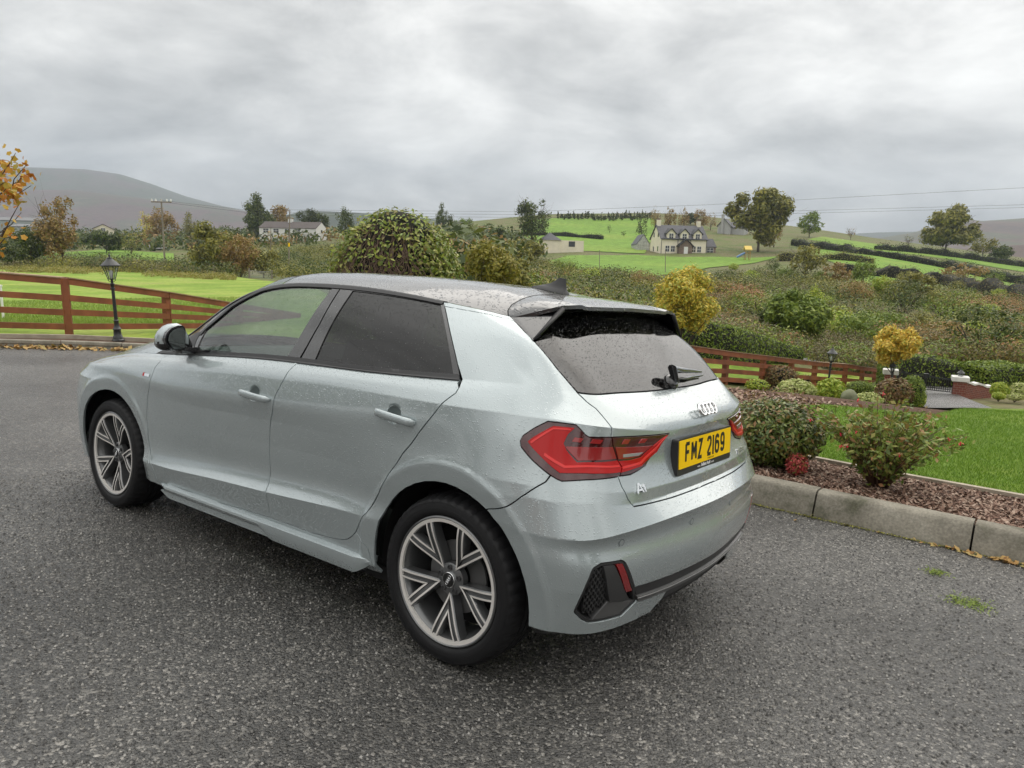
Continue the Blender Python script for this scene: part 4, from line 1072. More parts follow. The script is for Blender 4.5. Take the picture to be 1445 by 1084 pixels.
# interior
def seat(x, y, w=.50, back=.66):
    bm = bmesh.new()
    box(bm, x-.05, x+.48, y-w/2, y+w/2, .36, .50, bev=.04)
    M = Matrix.Translation((x, y, .48)) @ Matrix.Rotation(math.radians(-20), 4, 'Y')
    box(bm, -.09, .05, -w/2, w/2, 0, back, M, bev=.04)
    o = bm_obj('seat', bm, FABRIC, car, True, 50)
    bm = bmesh.new(); Mh = M @ Matrix.Translation((0, 0, back+.02)); box(bm, -.05, .04, -.13, .13, .0, .17, Mh, bev=.03); bm_obj('head_restraint', bm, FABRIC, o, True, 50)
seat(1.05, .36); seat(1.05, -.36)
bm = bmesh.new(); box(bm, .05, .55, -.62, .62, .40, .55, bev=.04); box(bm, -.12, .05, -.62, .62, .5, 1.03, Matrix.Translation((.02, 0, 0)) @ Matrix.Rotation(math.radians(-12), 4, 'Y'), bev=.04); bm_obj('rear_bench', bm, FABRIC, car, True, 50)
bm = bmesh.new(); box(bm, 1.72, 2.45, -.70, .70, .55, .93, bev=.06); bm_obj('dashboard', bm, DASHM, car, True, 50)
bm = bmesh.new(); tor(bm, Matrix.Translation((1.62, -.36, .86)) @ Matrix.Rotation(math.radians(68), 4, 'Y'), .18, .016, 32, 8); bm_obj('steering_wheel', bm, DASHM, car, True)
bm = bmesh.new(); box(bm, -.40, -.10, -.58, .58, .93, .96); bm_obj('parcel_shelf', bm, DASHM, car)
bm = bmesh.new()

# ================================================================ terrain
ANCH = [  # (px, py, depth): ground points seen in the photograph, at judged distances
 # left field and beyond
 (0,470,13.5),(100,472,13.6),(237,466,16),(330,448,19),(0,430,24),(150,425,26),(330,425,27),(0,395,48),(200,398,50),(330,402,48),(0,378,85),(150,377,86),(330,390,70),
 (60,362,130),(230,367,125),(400,383,95),(430,390,80),(100,350,200),(215,352,190),(400,352,170),(560,380,80),(600,400,45),(20,335,320),(300,335,320),(450,335,240),(600,340,200),
 # middle
 (700,440,28),(700,400,60),(700,362,140),(760,355,180),(760,420,45),(820,356,175),(860,350,195),(800,330,240),(880,330,250),(780,309,300),(920,307,305),(660,318,300),(560,322,320),
 # right hillside
 (1000,500,24),(1000,470,36),(1100,500,30),(1100,470,42),(1000,430,62),(1000,395,100),(960,361,172),(1020,361,174),(1050,366,168),(940,372,150),(900,385,120),(1100,440,62),(1100,400,95),(1100,368,160),
 (1070,332,250),(1150,334,262),(1200,480,42),(1200,440,62),(1200,402,96),(1200,370,150),(1250,350,220),(1300,505,32),(1300,460,55),(1300,420,85),(1300,390,135),(1335,356,235),(1400,500,30),(1445,470,48),(1445,430,85),(1445,395,160),(1420,368,260),(1260,346,270),
 # garden end, fence, gate
 (1022,538,20),(1073,543,21.5),(1113,546,23),(1150,548,24.5),(1190,550,26),(1230,547,27),(1170,572,13),(1225,577,13),(1260,585,12),(1302,551,19),(1352,558,17.5),(1395,557,18.5),(1445,566,17),(1320,590,12),(1445,600,10.5),(1445,640,8),(1280,535,24),(1400,548,22),
]
_A = np.array([at(*a) for a in ANCH])
def plane_z(x, y):
    n = RD[:, 2]; o = drv((0, 0, 0)); return o[2]-(n[0]*(x-o[0])+n[1]*(y-o[1]))/n[2]
_near = [(x, y) for x in (-8, -4, 0, 3) for y in (-10, -3, 2, 6, 9)]+[(-7, 11.5), (-2, 12), (2, 8.5), (5, 6), (5, -5), (4.5, 8.4), (8, 2), (1, 13)]
_B = np.array([(x, y, plane_z(x, y)) for x, y in _near])
_F = np.array([(x, y, z) for x, y, z in [(-60, -60, 0), (60, -60, -2), (-350, 100, 1), (-60, 0, 1), (60, 0, -2), (400, 100, 0), (400, 300, 4), (300, 200, 6)]])
_K = np.concatenate([_A, _B, _F])
def _warp(x, y):
    r = np.hypot(x, y)+1e-6; s = np.log1p(r/8)/r*10; return x*s, y*s
def _tps():
    X, Y = _warp(_K[:, 0], _K[:, 1]); P_ = np.stack([X, Y], 1); n = len(P_)
    D = np.hypot(*(P_[:, None]-P_[None]).transpose(2, 0, 1)); Kk = np.where(D > 0, D**2*np.log(D+1e-9), 0)+np.eye(n)*.02
    Q = np.concatenate([np.ones((n, 1)), P_], 1)
    A = np.block([[Kk, Q], [Q.T, np.zeros((3, 3))]]); z = _K[:, 2]/(1+np.hypot(_K[:, 0], _K[:, 1])/25)
    return P_, np.linalg.solve(A, np.concatenate([z, np.zeros(3)]))
_TP, _TW = _tps()
def ter(x, y):
    x = np.asarray(x, float); y = np.asarray(y, float); sh = x.shape; x = x.ravel(); y = y.ravel()
    X, Y = _warp(x, y); out = np.empty(len(x))
    for k in range(0, len(x), 20000):
        a = slice(k, k+20000)
        D = np.hypot(X[a, None]-_TP[:, 0], Y[a, None]-_TP[:, 1]); out[a] = (D**2*np.log(D+1e-9)) @ _TW[:-3]+_TW[-3]+_TW[-2]*X[a]+_TW[-1]*Y[a]
    z = out*(1+np.hypot(x, y)/25)
    # the drive and its kerbs stand on the plain plane
    w = smooth(13.5, 8.5, np.hypot(x+1, (y-2)*.9)); z = z*(1-w)+plane_z(x, y)*w
    return z.reshape(sh)

def ramp_mat(name, cols, scale=1., detail=6, rough=.9, bump=.3, bdist=.05, bscale=None, spec=.2, dist=.0, coords='Object', stretch=(1, 1, 1)):
    m = bpy.data.materials.new(name); m.use_nodes = True; nt = m.node_tree; N = nt.nodes; L = nt.links; b = N['Principled BSDF']
    tc = N.new('ShaderNodeTexCoord'); mp = N.new('ShaderNodeMapping'); mp.inputs['Scale'].default_value = stretch; L.new(tc.outputs[coords], mp.inputs[0])
    n = N.new('ShaderNodeTexNoise'); n.inputs['Scale'].default_value = scale; n.inputs['Detail'].default_value = detail; n.inputs['Roughness'].default_value = .65; n.inputs['Distortion'].default_value = dist
    L.new(mp.outputs[0], n.inputs['Vector']); cr = N.new('ShaderNodeValToRGB'); L.new(n.outputs['Fac'], cr.inputs[0])
    e = cr.color_ramp.elements; k = len(cols); e[0].position = .28; e[0].color = (*cols[0], 1); e[1].position = .72; e[1].color = (*cols[-1], 1)
    for i in range(1, k-1): q = e.new(.28+.44*i/(k-1)); q.color = (*cols[i], 1)
    nf = N.new('ShaderNodeTexNoise'); nf.inputs['Scale'].default_value = scale*22; nf.inputs['Detail'].default_value = 3; L.new(mp.outputs[0], nf.inputs['Vector'])
    mf = N.new('ShaderNodeMapRange'); mf.inputs[1].default_value = .3; mf.inputs[2].default_value = .7; mf.inputs[3].default_value = .78; mf.inputs[4].default_value = 1.22; L.new(nf.outputs['Fac'], mf.inputs[0])
    sf = N.new('ShaderNodeVectorMath'); sf.operation = 'SCALE'; L.new(cr.outputs[0], sf.inputs[0]); L.new(mf.outputs[0], sf.inputs['Scale'])
    L.new(sf.outputs[0], b.inputs['Base Color']); b.inputs['Roughness'].default_value = rough; b.inputs['Specular IOR Level'].default_value = spec
    if bump:
        n2 = N.new('ShaderNodeTexNoise'); n2.inputs['Scale'].default_value = bscale or scale*6; n2.inputs['Detail'].default_value = 5; L.new(mp.outputs[0], n2.inputs['Vector'])
        bp = N.new('ShaderNodeBump'); bp.inputs['Strength'].default_value = bump; bp.inputs['Distance'].default_value = bdist; L.new(n2.outputs['Fac'], bp.inputs['Height']); L.new(bp.outputs[0], b.inputs['Normal'])
    return m
def tarmac_mat():
    m = bpy.data.materials.new('tarmac_wet_chippings'); m.use_nodes = True; nt = m.node_tree; N = nt.nodes; L = nt.links; b = N['Principled BSDF']
    tc = N.new('ShaderNodeTexCoord')
    nz = N.new('ShaderNodeTexNoise'); nz.inputs['Scale'].default_value = 60; nz.inputs['Detail'].default_value = 2; L.new(tc.outputs['Object'], nz.inputs['Vector'])
    ad = N.new('ShaderNodeMix'); ad.data_type = 'VECTOR'; ad.inputs[0].default_value = .012; L.new(tc.outputs['Object'], ad.inputs[4]); L.new(nz.outputs['Color'], ad.inputs[5])
    v = N.new('ShaderNodeTexVoronoi'); v.inputs['Scale'].default_value = 98; L.new(ad.outputs[1], v.inputs['Vector'])
    v2 = N.new('ShaderNodeTexVoronoi'); v2.inputs['Scale'].default_value = 200; L.new(ad.outputs[1], v2.inputs['Vector'])
    sp = N.new('ShaderNodeSeparateColor'); L.new(v.outputs['Color'], sp.inputs[0]); sp2 = N.new('ShaderNodeSeparateColor'); L.new(v2.outputs['Color'], sp2.inputs[0])
    cr = N.new('ShaderNodeValToRGB'); L.new(sp.outputs[0], cr.inputs[0]); e = cr.color_ramp.elements
    e[0].position = .0; e[0].color = (.018, .018, .018, 1); e[1].position = 1; e[1].color = (.55, .52, .47, 1)
    for p, c in ((.40, (.045, .045, .044)), (.68, (.105, .103, .098)), (.88, (.22, .21, .19))): q = e.new(p); q.color = (*c, 1)
    cr2 = N.new('ShaderNodeValToRGB'); L.new(sp2.outputs[0], cr2.inputs[0]); e = cr2.color_ramp.elements
    e[0].position = .25; e[0].color = (.035, .035, .035, 1); e[1].position = 1; e[1].color = (.24, .23, .21, 1)
    mx = N.new('ShaderNodeMix'); mx.data_type = 'RGBA'; mx.inputs[0].default_value = .42; L.new(cr.outputs[0], mx.inputs[6]); L.new(cr2.outputs[0], mx.inputs[7])
    big = N.new('ShaderNodeTexNoise'); big.inputs['Scale'].default_value = .55; big.inputs['Detail'].default_value = 5; L.new(tc.outputs['Object'], big.inputs['Vector'])
    mr = N.new('ShaderNodeMapRange'); mr.inputs[1].default_value = .35; mr.inputs[2].default_value = .65; mr.inputs[3].default_value = .42; mr.inputs[4].default_value = 1.02; L.new(big.outputs['Fac'], mr.inputs[0])
    sc = N.new('ShaderNodeVectorMath'); sc.operation = 'SCALE'; L.new(mx.outputs[2], sc.inputs[0]); L.new(mr.outputs[0], sc.inputs['Scale']); L.new(sc.outputs[0], b.inputs['Base Color'])
    wm = N.new('ShaderNodeMath'); wm.operation = 'MULTIPLY'; L.new(sp.outputs[1], wm.inputs[0]); L.new(mr.outputs[0], wm.inputs[1])
    rr = N.new('ShaderNodeMapRange'); rr.inputs[3].default_value = .22; rr.inputs[4].default_value = .60; L.new(wm.outputs[0], rr.inputs[0]); L.new(rr.outputs[0], b.inputs['Roughness'])
    b.inputs['Specular IOR Level'].default_value = .6
    inv_ = N.new('ShaderNodeMath'); inv_.operation = 'SUBTRACT'; inv_.inputs[0].default_value = 1; L.new(v.outputs['Distance'], inv_.inputs[1])
    hb = N.new('ShaderNodeMath'); hb.operation = 'MULTIPLY_ADD'; L.new(sp.outputs[2], hb.inputs[0]); hb.inputs[1].default_value = .8; L.new(inv_.outputs[0], hb.inputs[2])
    hc = N.new('ShaderNodeMath'); hc.operation = 'MULTIPLY_ADD'; L.new(v2.outputs['Distance'], hc.inputs[0]); hc.inputs[1].default_value = -.5; L.new(hb.outputs[0], hc.inputs[2])
    bp = N.new('ShaderNodeBump'); bp.inputs['Strength'].default_value = .75; bp.inputs['Distance'].default_value = .007; L.new(hc.outputs[0], bp.inputs['Height']); L.new(bp.outputs[0], b.inputs['Normal'])
    return m
TAR = tarmac_mat()
GRASS_B = ramp_mat('pasture_green', [(.14, .19, .035), (.17, .27, .03), (.26, .33, .06), (.24, .25, .08)], .22, bump=.4, bscale=9, bdist=.06)
GRASS_F = ramp_mat('far_pasture', [(.12, .20, .03), (.15, .26, .035), (.22, .29, .05)], .03, bump=.5, bscale=2, bdist=.3)
ROUGHG = ramp_mat('rough_ground', [(.07, .09, .03), (.12, .15, .045), (.16, .14, .07), (.10, .16, .04)], .12, bump=.8, bscale=1.5, bdist=.5, dist=.6)
LAWN = ramp_mat('lawn', [(.09, .14, .02), (.12, .20, .02), (.19, .24, .04)], .9, bump=.6, bscale=90, bdist=.02)
CONC = ramp_mat('kerb_concrete', [(.09, .09, .06), (.20, .185, .15), (.27, .25, .205), (.33, .31, .26)], 3.2, bump=.5, bscale=160, bdist=.004, detail=8)
SOIL = ramp_mat('bark_mulch', [(.035, .02, .013), (.10, .055, .035), (.17, .10, .07)], 45, bump=1, bscale=80, bdist=.02)
ROADM = ramp_mat('wet_lane', [(.18, .18, .18), (.26, .26, .26)], 1, bump=.1, rough=.45)

def grid_sheet(name, xs, ys, zf, m, kind='structure'):
    X, Y = np.meshgrid(xs, ys, indexing='ij'); Z = zf(X, Y); n = len(ys)
    i, j = np.meshgrid(np.arange(len(xs)-1), np.arange(n-1), indexing='ij'); a = (i*n+j).ravel()
    return tag(mesh_obj(name, np.stack([X, Y, Z], -1).reshape(-1, 3), np.stack([a, a+n, a+n+1, a+1], 1), m), kind=kind)
def nonuni(lo, hi, n, p=2.4):
    u = np.linspace(-1, 1, n); return np.where(u < 0, -abs(lo)*np.abs(u)**p, hi*np.abs(u)**p)
grid_sheet('ground', nonuni(-420, 420, 190), np.concatenate([np.linspace(-80, -2, 18), 330*np.linspace(0, 1, 210)**2.0]), lambda x, y: ter(x, y)-.09-.10*smooth(14, 8, np.hypot(x+1, (y-2)*.9)), ROUGHG)
# plain running out to the mountains
V = []; F = []
for i in range(73):
    a = 2*math.pi*i/72
    for r, z in ((60, -9), (330, -7), (900, -14), (9000, -60)): V.append((r*math.sin(a), r*math.cos(a), z))
for i in range(72):
    for j in range(3): a = i*4+j; F.append([a, a+4, a+5, a+1])
tag(mesh_obj('plain', V, F, ramp_mat('plain', [(.05, .09, .02), (.08, .10, .04), (.05, .06, .03)], .01, bump=0)), kind='structure')

def drape(name, poly, m, lift=.03, step=1.0, zf=None, kind='structure', parent=None):
    """a patch of ground inside the polygon (world x, y), lying on the terrain"""
    zf = zf or ter; poly = [tuple(p[:2]) for p in poly]
    pts = []
    for i in range(len(poly)):
        a, b = np.array(poly[i]), np.array(poly[(i+1) % len(poly)]); k = max(1, int(np.hypot(*(b-a))/step)); pts += [tuple(a+(b-a)*j/k) for j in range(k)]
    n = len(pts); cons = [(i, (i+1) % n) for i in range(n)]; A = np.array(pts)
    X, Y = np.meshgrid(np.arange(A[:, 0].min(), A[:, 0].max(), step), np.arange(A[:, 1].min(), A[:, 1].max(), step)); X = X.ravel(); Y = Y.ravel()
    k = pip(pts, X, Y); pts += list(zip(X[k], Y[k]))
    vs, es, fs, *_ = delaunay_2d_cdt([Vector(p) for p in pts], cons, [], 0, 1e-5); V2 = np.array([tuple(v) for v in vs]); F = np.array(fs); c = V2[F].mean(1); F = F[pip(poly, c[:, 0], c[:, 1])]
    return tag(mesh_obj(name, np.column_stack([V2, zf(V2[:, 0], V2[:, 1])+lift]), F, m, parent), kind=kind)
def march(px, py, Y0):
    """where the line of sight meets the ground, near depth Y0"""
    d = ray(px, py); Ys = Y0*np.geomspace(.45, 2.2, 160); P_ = CAM+d[None]*(Ys/d[1])[:, None]; g = P_[:, 2]-ter(P_[:, 0], P_[:, 1])
    k = np.nonzero((g[:-1] > 0) & (g[1:] <= 0))[0]
    if not len(k): return at(px, py, Y0)
    i = k[np.argmin(np.abs(np.log(Ys[k]/Y0)))]; u = g[i]/(g[i]-g[i+1]); return P_[i]*(1-u)+P_[i+1]*u
def gxy(px, py, Y): return tuple(march(px, py, Y)[:2])
def dxy(x, y): return tuple(drv((x, y, 0))[:2])

# ---------------------------------------------------------------- drive, kerbs, beds
YK = -2.36
bm = bmesh.new()
def kerb_left_line(): return [(13.2, .8), (11.84, -1.62), (11.46, -2.51), (10.64, -3.66), (9.2, -5.3), (7.4, -6.9), (5.2, -8.3)]
KL = kerb_left_line()
dp = [(-16, YK-.02), (2.0, YK-.02), (3.1, -2.9), (3.5, -3.9), (3.3, -5.0), (2.6, -6.4), (3.2, -8.0), (4.2, -8.7)]+[(x, y) for x, y in reversed(KL)]+[(15, 6), (15, 20), (-16, 20)]
drive_poly = [dxy(*p) for p in dp]
drape('driveway', drive_poly, TAR, .0, .8, plane_z)
def kerb_run(pts, h=.175, unit=.915, w=.13, flip=1, label=None, thingname='kerb', cat='kerb', batter=.055, start=0.):
    """concrete kerb stones laid end to end along pts (drive frame); flip +1: the road lies on the +normal side"""
    P_ = [np.array(p, float) for p in pts]; Ls = [np.hypot(*(b-a)) for a, b in zip(P_[:-1], P_[1:])]; tot = sum(Ls)
    def pos(s):
        for a, b, l in zip(P_[:-1], P_[1:], Ls):
            if s <= l or b is P_[-1]: d = (b-a)/l; return a+d*s, d
            s -= l
    root = empty(thingname, MD); tag(root, label, kind='structure')
    s = start
    while s < tot-.05:
        e = min(s+unit, tot); V = []; n = 4
        jt = .006; lean = random.uniform(-.004, .004)
        for i in range(n+1):
            q, d = pos(s+jt+(e-s-2*jt)*i/n); nn = np.array([-d[1], d[0]])*flip
            hh = h+lean
            for a, b in ((0, -.02), (0-.008, .04), (-batter*.8, hh-.03), (-batter, hh-.010), (-batter-.018, hh), (-batter-w, hh), (-batter-w, -.02)):
                c = q+nn*a; V.append((c[0], c[1], b))
        F = []
        for i in range(n):
            for j in range(6): a = i*7+j; F.append([a, a+1, a+8, a+7])
        F.append([6, 5, 4, 3, 2, 1, 0]); F.append([n*7+j for j in range(7)])
        o = mesh_obj('kerbstone', V, F, CONC, root); o.data.set_sharp_from_angle(angle=math.radians(40)); s = e
    return root
kerb_run([(-16, YK), (2.0, YK)], start=16-1.38-.915*15, flip=1)
kerb_run([(2.0, YK), (3.1, -2.88), (3.52, -3.9), (3.3, -5.0), (2.6, -6.4), (3.2, -8.0), (4.2, -8.7)], h=.12, flip=1, unit=.5)
kerb_run(KL, h=.125, flip=-1, unit=.9, batter=.02)
# mulch bed and lawn on the right
bed = [(-16, YK-.17), (1.9, YK-.17), (2.9, -3.0), (3.3, -3.9), (3.1, -4.9), (2.4, -6.4), (2.9, -8.4), (1.6, -9.6), (-.6, -9.9), (-.4, -8.6), (.9, -8.0), (1.3, -6.6), (.9, -5.0), (.3, -3.75), (-.7, -3.68), (-16, -3.68)]
gz = lambda x, y: np.maximum(plane_z(x, y), -99)
def soft(x, y):
    w = smooth(9, 13, np.hypot(x, y)); return plane_z(x, y)*(1-w)+ter(x, y)*w
drape('flower_bed', [dxy(*p) for p in bed], SOIL, .135, .35, soft)
lawn_poly = [(-30, -3.72), (-.7, -3.72), (.3, -3.80), (.9, -5.05), (1.3, -6.6), (.9, -8.0), (-.4, -8.6), (-.5, -9.6), (-.55, -11.6), (-.95, -12.4), (-1.9, -13.6), (-2.4, -14.8), (-6, -19), (-30, -22)]
LP_ = [dxy(*p) for p in lawn_poly]
drape('lawn', LP_, LAWN, .145, .5, soft)
# timber edging between bed and lawn
def strip_box(name, pts, w, h0, h1, m, zf, parent=None):
    V = []; F = []
    P_ = []
    for a, b in zip(pts[:-1], pts[1:]):
        a, b = np.array(a), np.array(b); k = max(1, int(np.hypot(*(b-a))/.4)); P_ += [a+(b-a)*i/k for i in range(k)]
    P_.append(np.array(pts[-1]))
    for i, p in enumerate(P_):
        d = P_[min(i+1, len(P_)-1)]-P_[max(i-1, 0)]; d = d/np.linalg.norm(d); n = np.array([-d[1], d[0]])*w/2
        z = float(zf(p[0], p[1]))
        V += [(p[0]+n[0], p[1]+n[1], z+h0), (p[0]+n[0], p[1]+n[1], z+h1), (p[0]-n[0], p[1]-n[1], z+h1), (p[0]-n[0], p[1]-n[1], z+h0)]
    for i in range(len(P_)-1):
        for j in range(4): a, b = i*4+j, i*4+(j+1) % 4; F.append([a, b, b+4, a+4])
    return mesh_obj(name, V, F, m, parent, smooth=False)
EDG = mat('edging_concrete', (.36, .31, .24), rough=.8, var=.2, bump=.4, bscale=60)
tag(strip_box('lawn_edging', [dxy(-16, -3.70), dxy(-.7, -3.70), dxy(.25, -3.78)], .045, .05, .165, EDG, soft), kind='structure')
# garden margin on the left beyond the kerb
lm = [(p[0], p[1]) for p in KL]
out_ = [(13.9, .4), (12.55, -2.0), (12.15, -2.9), (11.3, -4.2), (9.8, -6.0), (7.9, -7.7), (5.6, -9.2)]
drape('flower_bed', [dxy(*p) for p in lm]+[dxy(*p) for p in reversed(out_)], SOIL, .06, .5, soft)
tag(strip_box('lawn_edging', [dxy(*p) for p in out_], .06, .0, .13, EDG, ter), kind='structure')
# fields
def fld(name, pts, m, lift=.04, step=3): return drape(name, [gxy(*p) for p in pts], m, lift, step)
fl = [dxy(*p) for p in reversed(out_)]+[dxy(14.5, 1.6), gxy(-160, 450, 17), gxy(-500, 400, 46), gxy(-300, 378, 84), (gxy(0, 378, 84)), gxy(150, 377, 84), gxy(330, 390, 70), gxy(430, 400, 58), gxy(470, 420, 32), gxy(560, 440, 22)]
drape('pasture', fl, GRASS_B, .0, 1.5)
fld('pasture', [(60,365,115),(60,358,155),(150,352,185),(245,358,150),(245,372,112)], GRASS_F)
fld('pasture', [(738,314,285),(735,330,235),(755,350,192),(800,354,190),(910,358,188),(925,320,270),(925,308,298),(760,309,296)], GRASS_F, .04, 6)
fld('pasture', [(800,361,172),(762,370,150),(850,386,128),(900,392,115),(1000,378,130),(1060,372,150),(1100,362,170),(1060,364,170),(960,363,172),(900,360,180)], GRASS_F, .04, 3)
fld('pasture', [(1130,352,200),(1180,372,150),(1260,382,140),(1340,396,125),(1445,418,108),(1600,445,95),(1600,425,120),(1445,402,140),(1340,380,165),(1250,364,190),(1180,352,210)], GRASS_F, .04, 4)
fld('pasture', [(1200,398,103),(1260,404,98),(1330,414,90),(1330,406,100),(1260,392,112),(1215,388,118)], GRASS_F, .04, 3)
fld('pasture', [(1140,338,262),(1250,356,235),(1340,366,225),(1445,384,215),(1600,410,180),(1600,395,215),(1445,374,255),(1340,359,262),(1240,345,278),(1160,334,280)], GRASS_F, .04, 5)
fld('pasture', [(960,515,21.5),(960,492,30),(1000,500,31),(1100,512,34),(1230,530,33),(1238,547,28),(1190,551,26.5),(1113,547,23.5),(1022,539,20.4)], GRASS_B, .02, 1.0)
fld('farm_lane', [(1080,505,25),(1150,513,28),(1230,524,32),(1330,536,27),(1330,530,30),(1230,518,34),(1150,507,31),(1080,500,27)], ROADM, .05, 1.0)
fld('farm_lane', [(196,344,215),(200,336,250),(222,335,255),(236,352,190),(222,353,188),(205,351,195)], ROADM, .3, 5)
fld('gate_forecourt', [(1240,552,18.6),(1270,540,23),(1345,545,23),(1352,558,17.8),(1400,577,13.2),(1310,577,12.9),(1268,566,14.8)], TAR, .02, .6)
fld('farm_lane', [(424,386,82),(440,394,74),(470,398,70),(470,392,78)], ROADM, .1, 3)

# ---------------------------------------------------------------- foliage
def leaf_mat(name, cols, rough=.5, trans=.25, spec=.4):
    m = bpy.data.materials.new(name); m.use_nodes = True; nt = m.node_tree; N = nt.nodes; L = nt.links; b = N['Principled BSDF']
    g = N.new('ShaderNodeNewGeometry'); cr = N.new('ShaderNodeValToRGB'); L.new(g.outputs['Random Per Island'], cr.inputs[0])
    e = cr.color_ramp.elements; e[0].color = (*cols[0], 1); e[1].color = (*cols[-1], 1); e[0].position = 0; e[1].position = 1
    for i in range(1, len(cols)-1): q = e.new(i/(len(cols)-1)); q.color = (*cols[i], 1)
    L.new(cr.outputs[0], b.inputs['Base Color']); b.inputs['Roughness'].default_value = rough; b.inputs['Specular IOR Level'].default_value = spec
    out = N['Material Output']; tl = N.new('ShaderNodeBsdfTranslucent'); L.new(cr.outputs[0], tl.inputs[0]); mx = N.new('ShaderNodeMixShader'); mx.inputs[0].default_value = trans
    L.new(b.outputs[0], mx.inputs[1]); L.new(tl.outputs[0], mx.inputs[2]); L.new(mx.outputs[0], out.inputs[0])
    return m
def leaves(C, R_, n, size, flat=.0, shell=.55, aspect=1.6, up=.3, quad=True, jit=.35):
    """n leaves spread through ellipsoids C (k,3), R_ (k,3); returns vertices and faces"""
    C = np.atleast_2d(C); R_ = np.atleast_2d(R_); k = len(C)
    vol = R_.prod(1)**(2/3); idx = RNG.choice(k, n, p=vol/vol.sum())
    d = RNG.normal(size=(n, 3)); d /= np.linalg.norm(d, axis=1, keepdims=True)
    r = shell+(1-shell)*RNG.random(n)**.6; r *= 1+jit*(RNG.random(n)-.5)*.5
    p = C[idx]+d*R_[idx]*r[:, None]
    nn = d/R_[idx]; nn /= np.linalg.norm(nn, axis=1, keepdims=True); nn = nn+RNG.normal(size=(n, 3))*.55; nn[:, 2] += up; nn /= np.linalg.norm(nn, axis=1, keepdims=True)
    a = np.cross(nn, RNG.normal(size=(n, 3))); a /= np.linalg.norm(a, axis=1, keepdims=True); b = np.cross(nn, a)
    s = size*(.6+.8*RNG.random(n))[:, None]
    V = np.stack([p-a*s*aspect*.5, p+b*s*.34+nn*s*.08, p+a*s*aspect*.5, p-b*s*.34+nn*s*.08], 1).reshape(-1, 3)
    F = np.arange(4*n).reshape(-1, 4)
    return V, F
def clumps(c, r, n, k=.42, base=.15, main=.72):
    """uneven ring of lobes making up a crown with centre c and radii r"""
    c = np.array(c, float); r = np.array(r, float); out = [c+0]; rad = [r*main]
    for _ in range(n):
        d = RNG.normal(size=3); d /= np.linalg.norm(d); d[2] = max(d[2], -.55+base)
        out.append(c+d*r*(.44+.24*RNG.random())); rad.append(r*k*(.6+.55*RNG.random()))
    return np.array(out), np.array(rad)
BARK = mat('bark', (.055, .042, .030), rough=.9, bump=.6, bscale=20)
TWIG = mat('bare_twigs', (.085, .065, .050), rough=.9)
